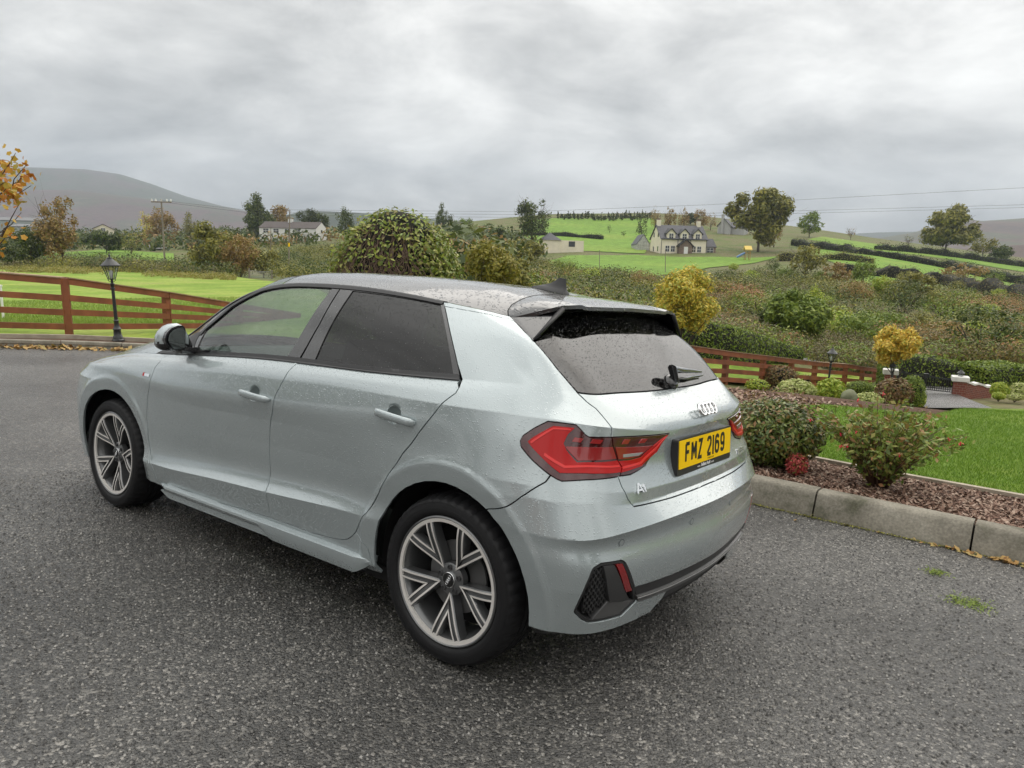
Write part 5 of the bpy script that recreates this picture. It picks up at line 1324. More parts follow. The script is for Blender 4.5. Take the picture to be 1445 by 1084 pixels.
LM = dict(
 hedge=leaf_mat('hedge_leaves', [(0.039, 0.067, 0.010), (0.088, 0.143, 0.021), (0.160, 0.218, 0.031)]),
 dark=leaf_mat('dark_leaves', [(0.028, 0.047, 0.009), (0.071, 0.104, 0.019), (0.142, 0.167, 0.031)]),
 mid=leaf_mat('green_leaves', [(0.079, 0.125, 0.016), (0.160, 0.234, 0.027), (0.265, 0.319, 0.048)]),
 scrub=leaf_mat('scrub_twigs', [(0.085, 0.074, 0.037), (0.183, 0.149, 0.074), (0.244, 0.198, 0.092), (0.159, 0.174, 0.055), (0.122, 0.099, 0.064)]),
 olive=leaf_mat('olive_leaves', [(0.088, 0.100, 0.021), (0.212, 0.210, 0.042), (0.354, 0.319, 0.063)]),
 brown=leaf_mat('browning_leaves', [(0.142, 0.092, 0.031), (0.300, 0.201, 0.058), (0.362, 0.230, 0.092), (0.248, 0.234, 0.052)]),
 yellow=leaf_mat('yellow_leaves', [(0.366, 0.248, 0.028), (0.660, 0.500, 0.050), (0.800, 0.660, 0.140), (0.340, 0.380, 0.060), (0.348, 0.378, 0.057)]),
 gold=leaf_mat('golden_leaves', [(.52, .30, .03), (.76, .54, .07), (.82, .68, .18), (.40, .42, .06), (.60, .33, .05)]),
 lime=leaf_mat('lime_leaves', [(0.212, 0.319, 0.021), (0.300, 0.380, 0.040), (0.480, 0.500, 0.080)]),
 vari=leaf_mat('variegated_leaves', [(0.248, 0.335, 0.042), (0.420, 0.460, 0.160), (0.600, 0.600, 0.280)]),
 purple=leaf_mat('purple_brown_leaves', [(0.071, 0.058, 0.021), (0.195, 0.100, 0.042), (0.283, 0.185, 0.075), (0.124, 0.150, 0.031)]),
 redtip=leaf_mat('red_tipped_leaves', [(0.039, 0.058, 0.013), (0.079, 0.100, 0.019), (0.088, 0.125, 0.021), (0.336, 0.125, 0.037)], rough=.35, trans=.1),
 glossy=leaf_mat('glossy_dark_leaves', [(0.044, 0.071, 0.015), (0.098, 0.143, 0.028), (0.177, 0.218, 0.048), (0.248, 0.134, 0.048)], rough=.3, trans=.1),
 fuchsia=leaf_mat('fuchsia_leaves', [(0.079, 0.125, 0.023), (0.160, 0.218, 0.037), (0.265, 0.301, 0.063), (0.318, 0.150, 0.063)], rough=.45),
 ivy=leaf_mat('ivy_leaves', [(0.085, 0.136, 0.018), (0.183, 0.260, 0.032), (0.317, 0.384, 0.055), (0.420, 0.400, 0.120), (0.146, 0.211, 0.028), (0.244, 0.174, 0.055)], rough=.35),
 autumn=leaf_mat('autumn_leaves', [(0.366, 0.124, 0.014), (0.550, 0.240, 0.030), (0.600, 0.380, 0.050), (0.362, 0.297, 0.046)]),
 bracken=leaf_mat('bracken', [(0.300, 0.125, 0.042), (0.390, 0.198, 0.074), (0.400, 0.250, 0.130)]),
 straw=leaf_mat('rough_grass', [(0.283, 0.252, 0.052), (0.362, 0.297, 0.092), (0.177, 0.218, 0.031)]),
 pink=leaf_mat('pink_heather', [(0.450, 0.050, 0.060), (0.650, 0.120, 0.120), (0.350, 0.080, 0.050), (0.177, 0.201, 0.031)]),
 yolive=leaf_mat('yellowing_olive_leaves', [(0.122, 0.136, 0.018), (0.268, 0.248, 0.032), (0.340, 0.280, 0.050), (0.195, 0.211, 0.028)]),
 conifer=leaf_mat('conifer_needles', [(0.024, 0.043, 0.013), (0.052, 0.076, 0.019), (0.106, 0.118, 0.031)]),
)
def limb(bm, p0, p1, r0, r1, n=6, wob=.08, seg=5):
    p0, p1 = np.array(p0, float), np.array(p1, float); L_ = np.linalg.norm(p1-p0); pts = []
    for i in range(seg+1): u = i/seg; pts.append(p0+(p1-p0)*u+RNG.normal(size=3)*wob*L_*math.sin(math.pi*u)*.5)
    tube(bm, pts, [r0+(r1-r0)*i/seg for i in range(seg+1)], n); return pts
def tree(name, base, h, cr, label, kind='mid', n=2600, size=None, trunk=.25, lobes=12, group=None, cat='tree', bare=0, tm=None, jit=.35, lean=0, shell=.5):
    """base: world point at the foot; h: height; cr: crown radius; trunk: share of height below the crown"""
    base = np.array(base, float); root = empty(name, loc=base); tag(root, label, cat, group)
    ch = h*(1-trunk)/2*1.08; c = np.array([lean, 0, h*trunk+ch]); size = size or max(.05, cr*.09)*.62; n = int(n*(1.15 if bare else 1.7))
    bm = bmesh.new(); tr = max(.02, h*.018)
    pts = limb(bm, (0, 0, -.3), c*[1, 1, .9], tr*1.3, tr*.5, 8, .04)
    tips = []
    for i in range(7 if bare < 1 else 16):
        a = RNG.random()*6.28; d = np.array([math.cos(a)*cr*.8, math.sin(a)*cr*.8, ch*(RNG.random()*1.5-.6)])
        s = np.array(pts[2+i % 3]); q = limb(bm, s, c+d, tr*.45, tr*.1, 5, .1); tips.append((q[3], c+d))
        if bare:
            for k in range(10 if bare >= 1 else 6):
                e = c+d*(.6+.5*RNG.random())+RNG.normal(size=3)*cr*.28; limb(bm, q[2+k % 3], e, tr*.10, tr*.03, 3, .08, 3)
    bm_obj('trunk', bm, BARK if not bare else TWIG, root, True)
    if n:
        rr_ = np.array([cr, cr, ch]); C = [c]; R_ = [rr_*.50]
        for _ in range(int(lobes*2.2)):
            d = RNG.normal(size=3); d /= np.linalg.norm(d); d[2] = max(d[2], -.75); C.append(c+d*rr_*(.50+.36*RNG.random())); R_.append(rr_*(.17+.20*RNG.random()))
        V, F = leaves(np.array(C), np.array(R_), n, size, shell=shell*.5, jit=max(jit, .9))
        mesh_obj('crown', V, F, LM[kind], root, smooth=False)
    return root
def bush(name, base, w, h, label, kind='mid', n=1800, size=.03, cat='shrub', group=None, lobes=8, d=None, shell=.72, extra=None, k=.42, soft_=False):
    base = np.array(base, float); d = d or w; root = empty(name, loc=base); tag(root, label, cat, group)
    c = np.array([0, 0, h*.48]); r = np.array([w/2, d/2, h*.52]); C, R_ = clumps(c, r*.92, lobes, k*.85, main=.95)
    V, F = leaves(C, R_, n, size, shell=shell, jit=.5)
    V[:, 2] = np.maximum(V[:, 2], .0+.01*RNG.random(len(V)))
    mesh_obj('foliage', V, F, LM[kind], root, smooth=False)
    bm = bmesh.new()
    for i in range(7): a = i*.9; limb(bm, (0, 0, -.05), (math.cos(a)*w*.3, math.sin(a)*d*.3, h*.55), max(.006, h*.02), max(.002, h*.008), 5)
    bm_obj('stem', bm, BARK, root)
    return root
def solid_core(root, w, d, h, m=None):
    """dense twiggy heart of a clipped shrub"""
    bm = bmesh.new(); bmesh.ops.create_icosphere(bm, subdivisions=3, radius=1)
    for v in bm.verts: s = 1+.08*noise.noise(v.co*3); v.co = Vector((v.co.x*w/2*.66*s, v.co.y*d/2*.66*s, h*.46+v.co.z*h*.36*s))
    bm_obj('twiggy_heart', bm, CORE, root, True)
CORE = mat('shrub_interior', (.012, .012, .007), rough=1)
def G(px, py, Y): p = at(px, py, Y); return np.array([p[0], p[1], float(ter(p[0], p[1]))-.02])
def D(x, y, h=.13): p = drv((x, y, h)); return p

# ================================================================ mountains
def ridge(name, prof, Y, m, depth=900, n=160, rough=.06, base_py=345):
    """hill whose skyline passes through prof [(px,py)] at depth Y and which comes forward to its foot"""
    xs = np.array([p[0] for p in prof], float); ys = np.array([p[1] for p in prof], float); pxs = np.linspace(xs[0], xs[-1], n)
    rows = 26; V = []
    for i, px in enumerate(pxs):
        top = at(px, np.interp(px, xs, ys), Y)
        for j in range(rows+6):
            u = j/rows
            if j <= rows:
                y = Y-depth*(1-u); X = top[0]*(y/Y)*1.0; zf = top[2]*(smooth(0, 1, u)*.55+.45*u)+(-20)*(1-u)
                zz = zf+noise.fractal(Vector((X*.0022, y*.0022, 3.1)), 1.0, 2.2, 5)*rough*top[2]*math.sin(math.pi*min(u, .98))
            else: y = Y+(j-rows)*depth*.35; X = top[0]*(y/Y); zz = top[2]-(j-rows)*depth*.05
            V.append((X, y, zz))
    k = rows+6; i, j = np.meshgrid(np.arange(n-1), np.arange(k-1), indexing='ij'); a = (i*k+j).ravel()
    return tag(mesh_obj(name, V, np.stack([a, a+k, a+k+1, a+1], 1), m), kind='structure')
MOUNT = ramp_mat('mountain_heath', [(.03, .035, .025), (.09, .065, .055), (.05, .06, .03), (.15, .12, .09)], .0022, bump=.0, dist=1.0, detail=9)
MOUNT2 = ramp_mat('mountain_heath_brown', [(.075, .055, .045), (.11, .07, .055), (.08, .085, .04), (.14, .10, .08)], .004, bump=.0, dist=1.2, detail=9)
mat_low = ramp_mat('moor', [(.05, .035, .03), (.10, .06, .055), (.07, .07, .04), (.15, .11, .09)], .004, bump=.0, dist=1.4, detail=9)
ridge('mountain', [(-500, 262), (-200, 240), (-60, 238), (40, 236), (120, 239), (170, 246), (215, 260), (262, 277), (310, 290), (345, 297), (420, 306), (520, 322)], 3400, MOUNT, 1500)
ridge('mountain', [(-400, 285), (-100, 276), (20, 268), (100, 268), (170, 276), (240, 285), (300, 291), (360, 300), (430, 312)], 2300, mat_low, 900)
ridge('mountain', [(1180, 345), (1230, 338), (1290, 328), (1320, 319), (1358, 308), (1385, 312), (1420, 310), (1445, 308), (1600, 300), (1900, 290)], 1900, MOUNT2, 900)
ridge('hill', [(1080, 338), (1180, 331), (1240, 328), (1300, 327), (1345, 330), (1500, 340)], 3300, MOUNT, 900)
ridge('hill', [(380, 310), (430, 297), (500, 300), (560, 304), (640, 312), (760, 318), (900, 330)], 1500, ramp_mat('far_woods', [(.02, .03, .02), (.04, .05, .03), (.07, .09, .03)], .01, bump=0), 500)
ridge('hill', [(1340, 352), (1380, 350), (1445, 345), (1700, 335)], 900, ramp_mat('brown_hill', [(.07, .05, .04), (.12, .075, .055)], .01, bump=0), 300)

# ================================================================ fences
REDW = mat('red_brown_stain', (.22, .066, .026), rough=.6, var=.3, vscale=3, bump=.3, bscale=30)
def board(bm, a, b, h, t, z0a, z0b):
    a, b = np.array(a[:2]), np.array(b[:2]); d = (b-a)/np.linalg.norm(b-a); n = np.array([-d[1], d[0]])*t/2
    vs = []
    for p, z in ((a, z0a), (b, z0b)):
        for s, zz in ((1, z), (1, z+h), (-1, z+h), (-1, z)): vs.append(bm.verts.new((p[0]+n[0]*s, p[1]+n[1]*s, zz)))
    for j in range(4): bm.faces.new((vs[j], vs[(j+1) % 4], vs[4+(j+1) % 4], vs[4+j]))
    bm.faces.new(vs[:4][::-1]); bm.faces.new(vs[4:])
def rail_fence(name, posts, hts, rails, rh, label, pw=.11, cap=True, m=None):
    """posts: world xyz of each post foot; hts: post height at each; rails: heights of the rails as shares of the post"""
    m = m or REDW; posts = [np.array(p) for p in posts]; root = empty(name, loc=posts[0]); tag(root, label, 'fence'); o0 = posts[0]
    for i, (p, h) in enumerate(zip(posts, hts)):
        d = posts[min(i+1, len(posts)-1)]-posts[max(i-1, 0)]; a = math.atan2(d[1], d[0]); q = p-o0
        bm = bmesh.new(); M = Matrix.Translation(q) @ Matrix.Rotation(a, 4, 'Z') @ Matrix.Rotation(random.uniform(-.012, .012), 4, 'Y'); box(bm, -pw/2, pw/2, -pw/2, pw/2, -.3, h, M, bev=.006); bm_obj('post', bm, m, root)
    for i in range(len(posts)-1):
        a, b = posts[i]-o0, posts[i+1]-o0; d = (b-a)[:2]; d = d/np.linalg.norm(d); n = np.array([d[1], -d[0]]); n = n if n@(CAM[:2]-posts[i][:2]) > 0 else -n
        off = n*(pw/2+.018)
        for r in rails:
            bm = bmesh.new(); board(bm, a[:2]+off, b[:2]+off, rh, .034, a[2]+hts[i]*r-rh, b[2]+hts[i+1]*r-rh); bm_obj('rail', bm, m, root)
        if cap:
            bm = bmesh.new(); board(bm, a[:2]+n*.03, b[:2]+n*.03, .022, pw+.05, a[2]+hts[i]+.001, b[2]+hts[i+1]+.001); bm_obj('top_rail', bm, CAPW, root)
    return root
CAPW = mat('weathered_cap', (.30, .19, .12), rough=.7, var=.25)
def hz(px, py0, py1, Y): return abs(at(px, py0, Y)[2]-at(px, py1, Y)[2])
fp = [(-215, 468, 14.6, 374), (-58, 470, 14.1, 380), (98, 472, 13.7, 393), (237, 467, 15.6, 413), (338, 462, 17.8, 430), (420, 456, 20, 443)]
Pz = [at(px, py, Y) for px, py, Y, _ in fp]; Ht = [hz(px, py, pt, Y) for px, py, Y, pt in fp]
rail_fence('rail_fence', Pz, Ht, (1.0, .71, .455, .20), .115, 'long red brown four rail fence beside the pasture on the left', .13)
fp = [(930, 548, 18, 482), (975, 546, 18.8, 489), (1022, 542, 20, 496), (1074, 545, 21.5, 502), (1114, 547, 23, 507), (1147, 549, 24.4, 511), (1190, 551, 26, 514), (1214, 552, 27.5, 518), (1232, 552, 29, 520)]
rail_fence('rail_fence', [at(px, py, Y) for px, py, Y, _ in fp], [hz(px, py, pt, Y) for px, py, Y, pt in fp], (1.0, .74, .48, .22), .13, 'red brown rail fence at the end of the garden behind the shrubs', .14)
fp = [(1128, 523, 36, 503), (1158, 527, 37, 506), (1178, 529, 38, 508), (1202, 533, 39, 511), (1222, 535, 40, 514), (1240, 537, 41, 517)]
rail_fence('rail_fence', [at(px, py, Y) for px, py, Y, _ in fp], [hz(px, py, pt, Y) for px, py, Y, pt in fp], (1.0, .55), .14, 'short dark rail fence across the lane beyond the garden fence', .14, cap=False)

# ================================================================ lamp posts
IRON = mat('black_iron', (.012, .014, .015), rough=.45, coat=.3)
LGL = glass('lamp_glass', (.85, .87, .88), 1.5, drop=False)
BULB = mat('frosted_bulb', (.75, .75, .72), rough=.4)
def lamp_post(foot, H_, label, lean=(0, 0), group='black garden lamp posts', sc=None, shaft=True):
    s = H_/2.0 if sc is None else sc; root = empty('lamp_post', loc=foot); root.rotation_euler = (lean[0], lean[1], .3); tag(root, label, 'lamp post', group)
    q_ = s*1.4; hs = H_-.47*q_
    if shaft:
        bm = bmesh.new(); lathe(bm, [(.135*s, -.05), (.135*s, .03*s), (.11*s, .05*s), (.10*s, .12*s), (.085*s, .14*s), (.08*s, .26*s), (.095*s, .28*s), (.07*s, .31*s), (.055*s, .36*s), (.05*s, .46*s), (.06*s, .475*s), (.042*s, .50*s)], 20); bm_obj('base', bm, IRON, root, True, 40)
        bm = bmesh.new(); lathe(bm, [(.042*s, .50*s), (.034*s, hs-.16*s), (.05*s, hs-.15*s), (.05*s, hs-.12*s), (.035*s, hs-.11*s), (.045*s, hs-.04*s), (.055*s, hs-.03*s), (.03*s, hs)], 16); bm_obj('shaft', bm, IRON, root, True, 40)
    bm = bmesh.new(); n = 6
    def ring(r, z): return [(r*math.cos(math.pi/3*k), r*math.sin(math.pi/3*k), z) for k in range(n)]
    lo_, hi_ = ring(.055*q_, hs+.06*q_), ring(.12*q_, hs+.27*q_)
    for a, b in zip(lo_, hi_): tube(bm, [a, b], .007*q_, 4)
    for R0 in (lo_, hi_):
        for k in range(n): tube(bm, [R0[k], R0[(k+1) % n]], .009*q_, 4)
    tube(bm, [(0, 0, hs-.01), (0, 0, hs+.06*q_)], .02*q_, 8)
    for k in range(4): a = k*math.pi/2; tube(bm, [(0, 0, hs), (.05*q_*math.cos(a), .05*q_*math.sin(a), hs+.03*q_), (.055*q_*math.cos(a), .055*q_*math.sin(a), hs+.07*q_)], .006*q_, 4)
    bm_obj('lantern_frame', bm, IRON, root)
    bm = bmesh.new(); A_ = [bm.verts.new(p) for p in ring(.053*q_, hs+.062*q_)]; B_ = [bm.verts.new(p) for p in ring(.117*q_, hs+.268*q_)]
    for k in range(n): bm.faces.new((A_[k], A_[(k+1) % n], B_[(k+1) % n], B_[k]))
    bm_obj('pane', bm, LGL, root)
    bm = bmesh.new(); lathe(bm, [(.15*q_, hs+.268*q_), (.15*q_, hs+.28*q_), (.10*q_, hs+.33*q_), (.05*q_, hs+.375*q_), (.04*q_, hs+.39*q_), (.045*q_, hs+.40*q_), (.015*q_, hs+.41*q_), (.012*q_, hs+.43*q_), (.018*q_, hs+.44*q_), (.004*q_, H_)], 12); bm_obj('lantern_roof', bm, IRON, root, True, 30)
    bm = bmesh.new(); lathe(bm, [(.001, hs+.07*q_), (.018*q_, hs+.08*q_), (.028*q_, hs+.14*q_), (.022*q_, hs+.19*q_), (.001, hs+.21*q_)], 10); bm_obj('bulb', bm, BULB, root, True)
    return root
f0 = at(167, 481.5, 12.9); lamp_post(f0, hz(160, 481.5, 358, 12.9), 'tall black lamp post on the kerb in front of the left fence', lean=(0, -.035))
f1 = at(1166, 560, 16.0); lamp_post(f1, hz(1172, 560, 489, 16.0), 'black lamp post behind the lime green ball shrub', lean=(0, .05))
f2 = at(1257, 545, 16.8); lamp_post(f2, hz(1257, 545, 510, 16.8), 'small black lamp post in front of the left gate pier', sc=.42)

# ================================================================ gate, piers, wall
def brick_mat():
    m = bpy.data.materials.new('red_brick'); m.use_nodes = True; nt = m.node_tree; N = nt.nodes; L = nt.links; b = N['Principled BSDF']
    tc = N.new('ShaderNodeTexCoord'); mp = N.new('ShaderNodeMapping'); mp.inputs['Rotation'].default_value = (math.pi/2, 0, 0); L.new(tc.outputs['Object'], mp.inputs[0])
    br = N.new('ShaderNodeTexBrick'); br.inputs['Scale'].default_value = 4.4; br.inputs['Color1'].default_value = (.24, .065, .04, 1); br.inputs['Color2'].default_value = (.17, .05, .035, 1); br.inputs['Mortar'].default_value = (.30, .25, .21, 1); br.inputs['Mortar Size'].default_value = .012
    L.new(mp.outputs[0], br.inputs[0]); L.new(br.outputs[0], b.inputs['Base Color']); b.inputs['Roughness'].default_value = .85
    return m
BRICK = brick_mat(); CAPC = mat('white_coping', (.68, .67, .63), rough=.7, var=.12)
def pier(px, py, Y, pw, pytop, label, lantern=True):
    f = at(px, py, Y); H_ = hz(px, py, pytop, Y); root = empty('gate_pier', loc=f); root.rotation_euler = (0, 0, -.45); tag(root, label, 'pier')
    bm = bmesh.new(); box(bm, -pw/2, pw/2, -pw/2, pw/2, -.4, H_-.12); bm_obj('shaft', bm, BRICK, root)
    bm = bmesh.new(); box(bm, -pw/2-.05, pw/2+.05, -pw/2-.05, pw/2+.05, H_-.12, H_, bev=.02); bm_obj('coping', bm, CAPC, root)
    return f+np.array([0, 0, H_])
t1 = pier(1352, 559, 17.6, .27, 531, 'red brick gate pier with white cap and small lantern at the lawn end')
lamp_post(t1, hz(1356, 531, 520, 17.6), 'small lantern on top of the right gate pier', sc=.42, shaft=False)
pier(1254, 550, 17.5, .24, 521, 'red brick gate pier half hidden behind the purple shrub')
# curved wing wall with stepped white coping
root = empty('garden_wall', loc=at(1360, 558, 17.7)); tag(root, 'low red brick wing wall with wavy white coping beside the gate pier', 'wall'); o0 = np.array(root.location)
tops = [(1359, 536), (1366, 538), (1372, 540.5), (1378, 539.5), (1384, 541), (1390, 544), (1398, 543.5)]; bm = bmesh.new(); bc = bmesh.new(); prev = None
for i, (px, py) in enumerate(tops):
    Y = 17.6+.16*i; b0 = at(px, 559, Y)-o0; t0_ = at(px, py, Y)-o0; b0 = np.array([t0_[0], t0_[1], b0[2]-.4])
    if prev is not None:
        pb, pt = prev; board(bm, pb[:2], b0[:2], 1, .16, 0, 0)
        vs = bm.verts[:] if False else None
    prev = (b0, t0_)
bm.free(); V = []; F = []; Vc = []; Fc = []
for i, (px, py) in enumerate(tops):
    Y = 17.6+.16*i; t0_ = at(px, py, Y)-o0; zb = at(px, 560, Y)[2]-o0[2]-.4
    for dy, z in ((-.08, zb), (-.08, t0_[2]-.05), (.08, t0_[2]-.05), (.08, zb)): V.append((t0_[0], t0_[1]+dy, z))
    for dy, z in ((-.11, t0_[2]-.05), (-.11, t0_[2]), (.11, t0_[2]), (.11, t0_[2]-.05)): Vc.append((t0_[0], t0_[1]+dy, z))
for i in range(len(tops)-1):
    for j in range(4): a, b = i*4+j, i*4+(j+1) % 4; F.append([a, b, b+4, a+4]); Fc.append([a, b, b+4, a+4])
for L_ in (F, Fc): L_.append([0, 1, 2, 3]); L_.append([len(V)-4+j for j in (3, 2, 1, 0)])
mesh_obj('brickwork', V, F, BRICK, root, False); mesh_obj('coping', Vc, Fc, CAPC, root, False)
# iron gates
def gates():
    a, b = at(1264, 547, 18.2), at(1345, 556, 17.7); H0, H1 = hz(1270, 547, 521, 18.2), hz(1345, 556, 534, 17.7)
    root = empty('iron_gate', loc=a); tag(root, 'black iron double gates with upright bars between the brick piers', 'gate')
    d = b-a
    for leaf in range(2):
        bm = bmesh.new(); u0, u1 = leaf*.5+.008, leaf*.5+.492
        def pt(u, v): H_ = H0+(H1-H0)*u; c = 1-.12*math.sin(math.pi*min(1, max(0, u*2-leaf))); return tuple(d*u+np.array([0, 0, .04+(H_-.05)*v*(c if v > .9 else 1)]))
        for v in (.0, .16, .84, 1.0):
            us = np.linspace(u0, u1, 9); tube(bm, [pt(u, v) for u in us], .014, 4)
        for u in (u0, u1): tube(bm, [pt(u, 0), pt(u, 1)], .02, 4)
        lf = bm_obj('gate_leaf', bm, IRON, root)
        for k in range(13):
            u = u0+(u1-u0)*(k+.5)/13; bm = bmesh.new(); tube(bm, [pt(u, 0), pt(u, .97)], .008, 4); bm_obj('bar', bm, IRON, lf)
    bm = bmesh.new(); q = d*.5; box(bm, q[0]-.06, q[0]+.06, q[1]-.02, q[1]+.02, q[2]+.32, q[2]+.44, bev=.01); bm_obj('lock_plate', bm, IRON, root)
gates()
def hedge_row(name, pts, hgt, w, label, kind='hedge', n=9000, size=.10, cat='hedge', wave=.0):
    """clipped hedge along ground points (px, py, Y)"""
    P_ = [march(*p) for p in pts]; o0 = P_[0]; root = empty(name, loc=o0); tag(root, label, cat)
    hs = hgt if hasattr(hgt, '__len__') else [hgt]*len(P_)
    V = []; F = []; S = 14
    dense = []; 
    for i in range(len(P_)-1):
        for k in range(S): u = k/S; dense.append((P_[i]*(1-u)+P_[i+1]*u, hs[i]*(1-u)+hs[i+1]*u))
    dense.append((P_[-1], hs[-1])); prof = [(-.5, -.3), (-.52, .5), (-.46, .92), (-.3, 1), (.3, 1), (.46, .92), (.52, .5), (.5, -.3)]
    dense = [(p, h*(1+wave*noise.noise(Vector((p[0]*.35, p[1]*.35, 2))))) for p, h in dense]
    for i, (p, h) in enumerate(dense):
        d = dense[min(i+1, len(dense)-1)][0]-dense[max(i-1, 0)][0]; d = d[:2]/np.linalg.norm(d[:2]); nn = np.array([-d[1], d[0]])
        for a, b in prof: q = p[:2]+nn*a*w-o0[:2]; V.append((q[0], q[1], p[2]-o0[2]+b*h*.97))
    k = len(prof)
    for i in range(len(dense)-1):
        for j in range(k-1): a = i*k+j; F.append([a, a+1, a+k+1, a+k])
    F += [[a, b, c, d] for a, b, c, d in ((0, 1, 6, 7), (1, 2, 5, 6), (2, 3, 4, 5))]; F += [[len(V)-k+j for j in q][::-1] for q in ((0, 1, 6, 7), (1, 2, 5, 6), (2, 3, 4, 5))]
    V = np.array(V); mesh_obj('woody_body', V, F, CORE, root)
    # leaves over the surface
    Fq = np.array([f for f in F if len(f) == 4]); A = V[Fq]; ar = np.linalg.norm(np.cross(A[:, 1]-A[:, 0], A[:, 3]-A[:, 0]), axis=1); idx = RNG.choice(len(Fq), n, p=ar/ar.sum())
    u, v = RNG.random((2, n, 1)); A = A[idx]; p = A[:, 0]*(1-u)*(1-v)+A[:, 1]*u*(1-v)+A[:, 2]*u*v+A[:, 3]*(1-u)*v; nn = np.cross(A[:, 1]-A[:, 0], A[:, 3]-A[:, 0]); nn /= np.linalg.norm(nn, axis=1, keepdims=True)+1e-9
    cen = A.mean(1); c2 = np.array([0, 0, 0]); p = p+nn*(RNG.random((n, 1))-.35)*size*(1.3+wave*3)+RNG.normal(size=(n, 3))*size*(.3+wave*1.2)
    m_ = nn+RNG.normal(size=(n, 3))*.7; a = np.cross(m_, RNG.normal(size=(n, 3))); a /= np.linalg.norm(a, axis=1, keepdims=True); b = np.cross(m_, a); b /= np.linalg.norm(b, axis=1, keepdims=True); s = size*(.6+.8*RNG.random((n, 1)))
    LV = np.stack([p-a*s*.7, p+b*s*.35, p+a*s*.7, p-b*s*.35], 1).reshape(-1, 3)
    mesh_obj('foliage', LV, np.arange(4*n).reshape(-1, 4), LM[kind], root, smooth=False)
    return root
hedge_row('hedge', [(1262, 540, 26), (1300, 543, 25), (1372, 549, 24)], [hz(1262, 540, 501, 26), hz(1300, 543, 507, 25), hz(1372, 549, 521, 24)], 1.2, 'clipped dark green hedge with a pale top behind the iron gates', 'mid', 22000, .055)
hedge_row('hedge', [(1360, 549, 23.9), (1410, 552, 23), (1470, 556, 22.5)], [hz(1368, 549, 519, 23.5), hz(1410, 552, 515, 23), hz(1470, 556, 526, 22.5)], 1.4, 'rounded dark hedge at the right edge above the brick wall', 'mid', 20000, .055)
hedge_row('hedge', [(930, 490, 40), (1000, 497, 38), (1060, 500, 36.5), (1100, 503, 36)], [hz(930, 490, 462, 40), hz(1000, 497, 471, 38), hz(1060, 500, 481, 36.5), hz(1100, 503, 490, 36)], 2, 'low dark hedge beyond the right fence left of the round evergreen', 'mid', 26000, .07)

hedge_row('field_hedge', [(1236, 352, 262), (1330, 361, 250), (1445, 377, 240), (1600, 395, 215)], 1.4, 1.8, 'highest dark hedgerow between the fields on the right hillside', 'dark', 10000, 0.270, wave=.9)
hedge_row('field_hedge', [(1120, 346, 235), (1210, 358, 215), (1325, 376, 185), (1445, 402, 150), (1600, 430, 120)], 1.5, 1.8, 'middle dark hedgerow crossing the right hillside fields', 'dark', 16000, 0.228, wave=.9)
hedge_row('field_hedge', [(1180, 384, 130), (1240, 390, 120), (1330, 400, 112), (1445, 424, 98), (1600, 455, 80)], 1.4, 2, 'lowest thick hedgerow below the right hillside fields', 'scrub', 18000, 0.156, wave=.9)
hedge_row('field_hedge', [(1100, 368, 160), (1160, 366, 165), (1230, 372, 155)], 1.3, 2, 'short hedgerow right of the play tower', 'olive', 8000, 0.180, wave=.9)
hedge_row('field_hedge', [(700, 333, 232), (770, 332, 238), (850, 338, 228)], 1.0, 2, 'low hedge line at the foot of the green hill field', 'dark', 5000, 0.180, wave=.9)
# ================================================================ garden shrubs
b = bush('clipped_bush', D(.10, -3.20), .88, .57, 'big dense clipped bush with reddish tips beside the rear bumper', 'glossy', 20000, .027, lobes=12, d=.80, shell=.80, k=.46); solid_core(b, .80, .70, .54)
V, F = leaves(np.array([[0, 0, .32]]), np.array([[.44, .38, .31]]), 1000, .024, shell=.93); V = V[V.reshape(-1, 4, 3)[:, 0, 2].repeat(4) > .47]; tag(mesh_obj('new_growth', V, np.arange(len(V)).reshape(-1, 4), LM['purple'], b, False), kind='stuff')
h = bush('heather', D(-.17, -2.98), .19, .19, 'small bright pink heather in front of the big clipped bush', 'pink', 1100, .016, lobes=5)
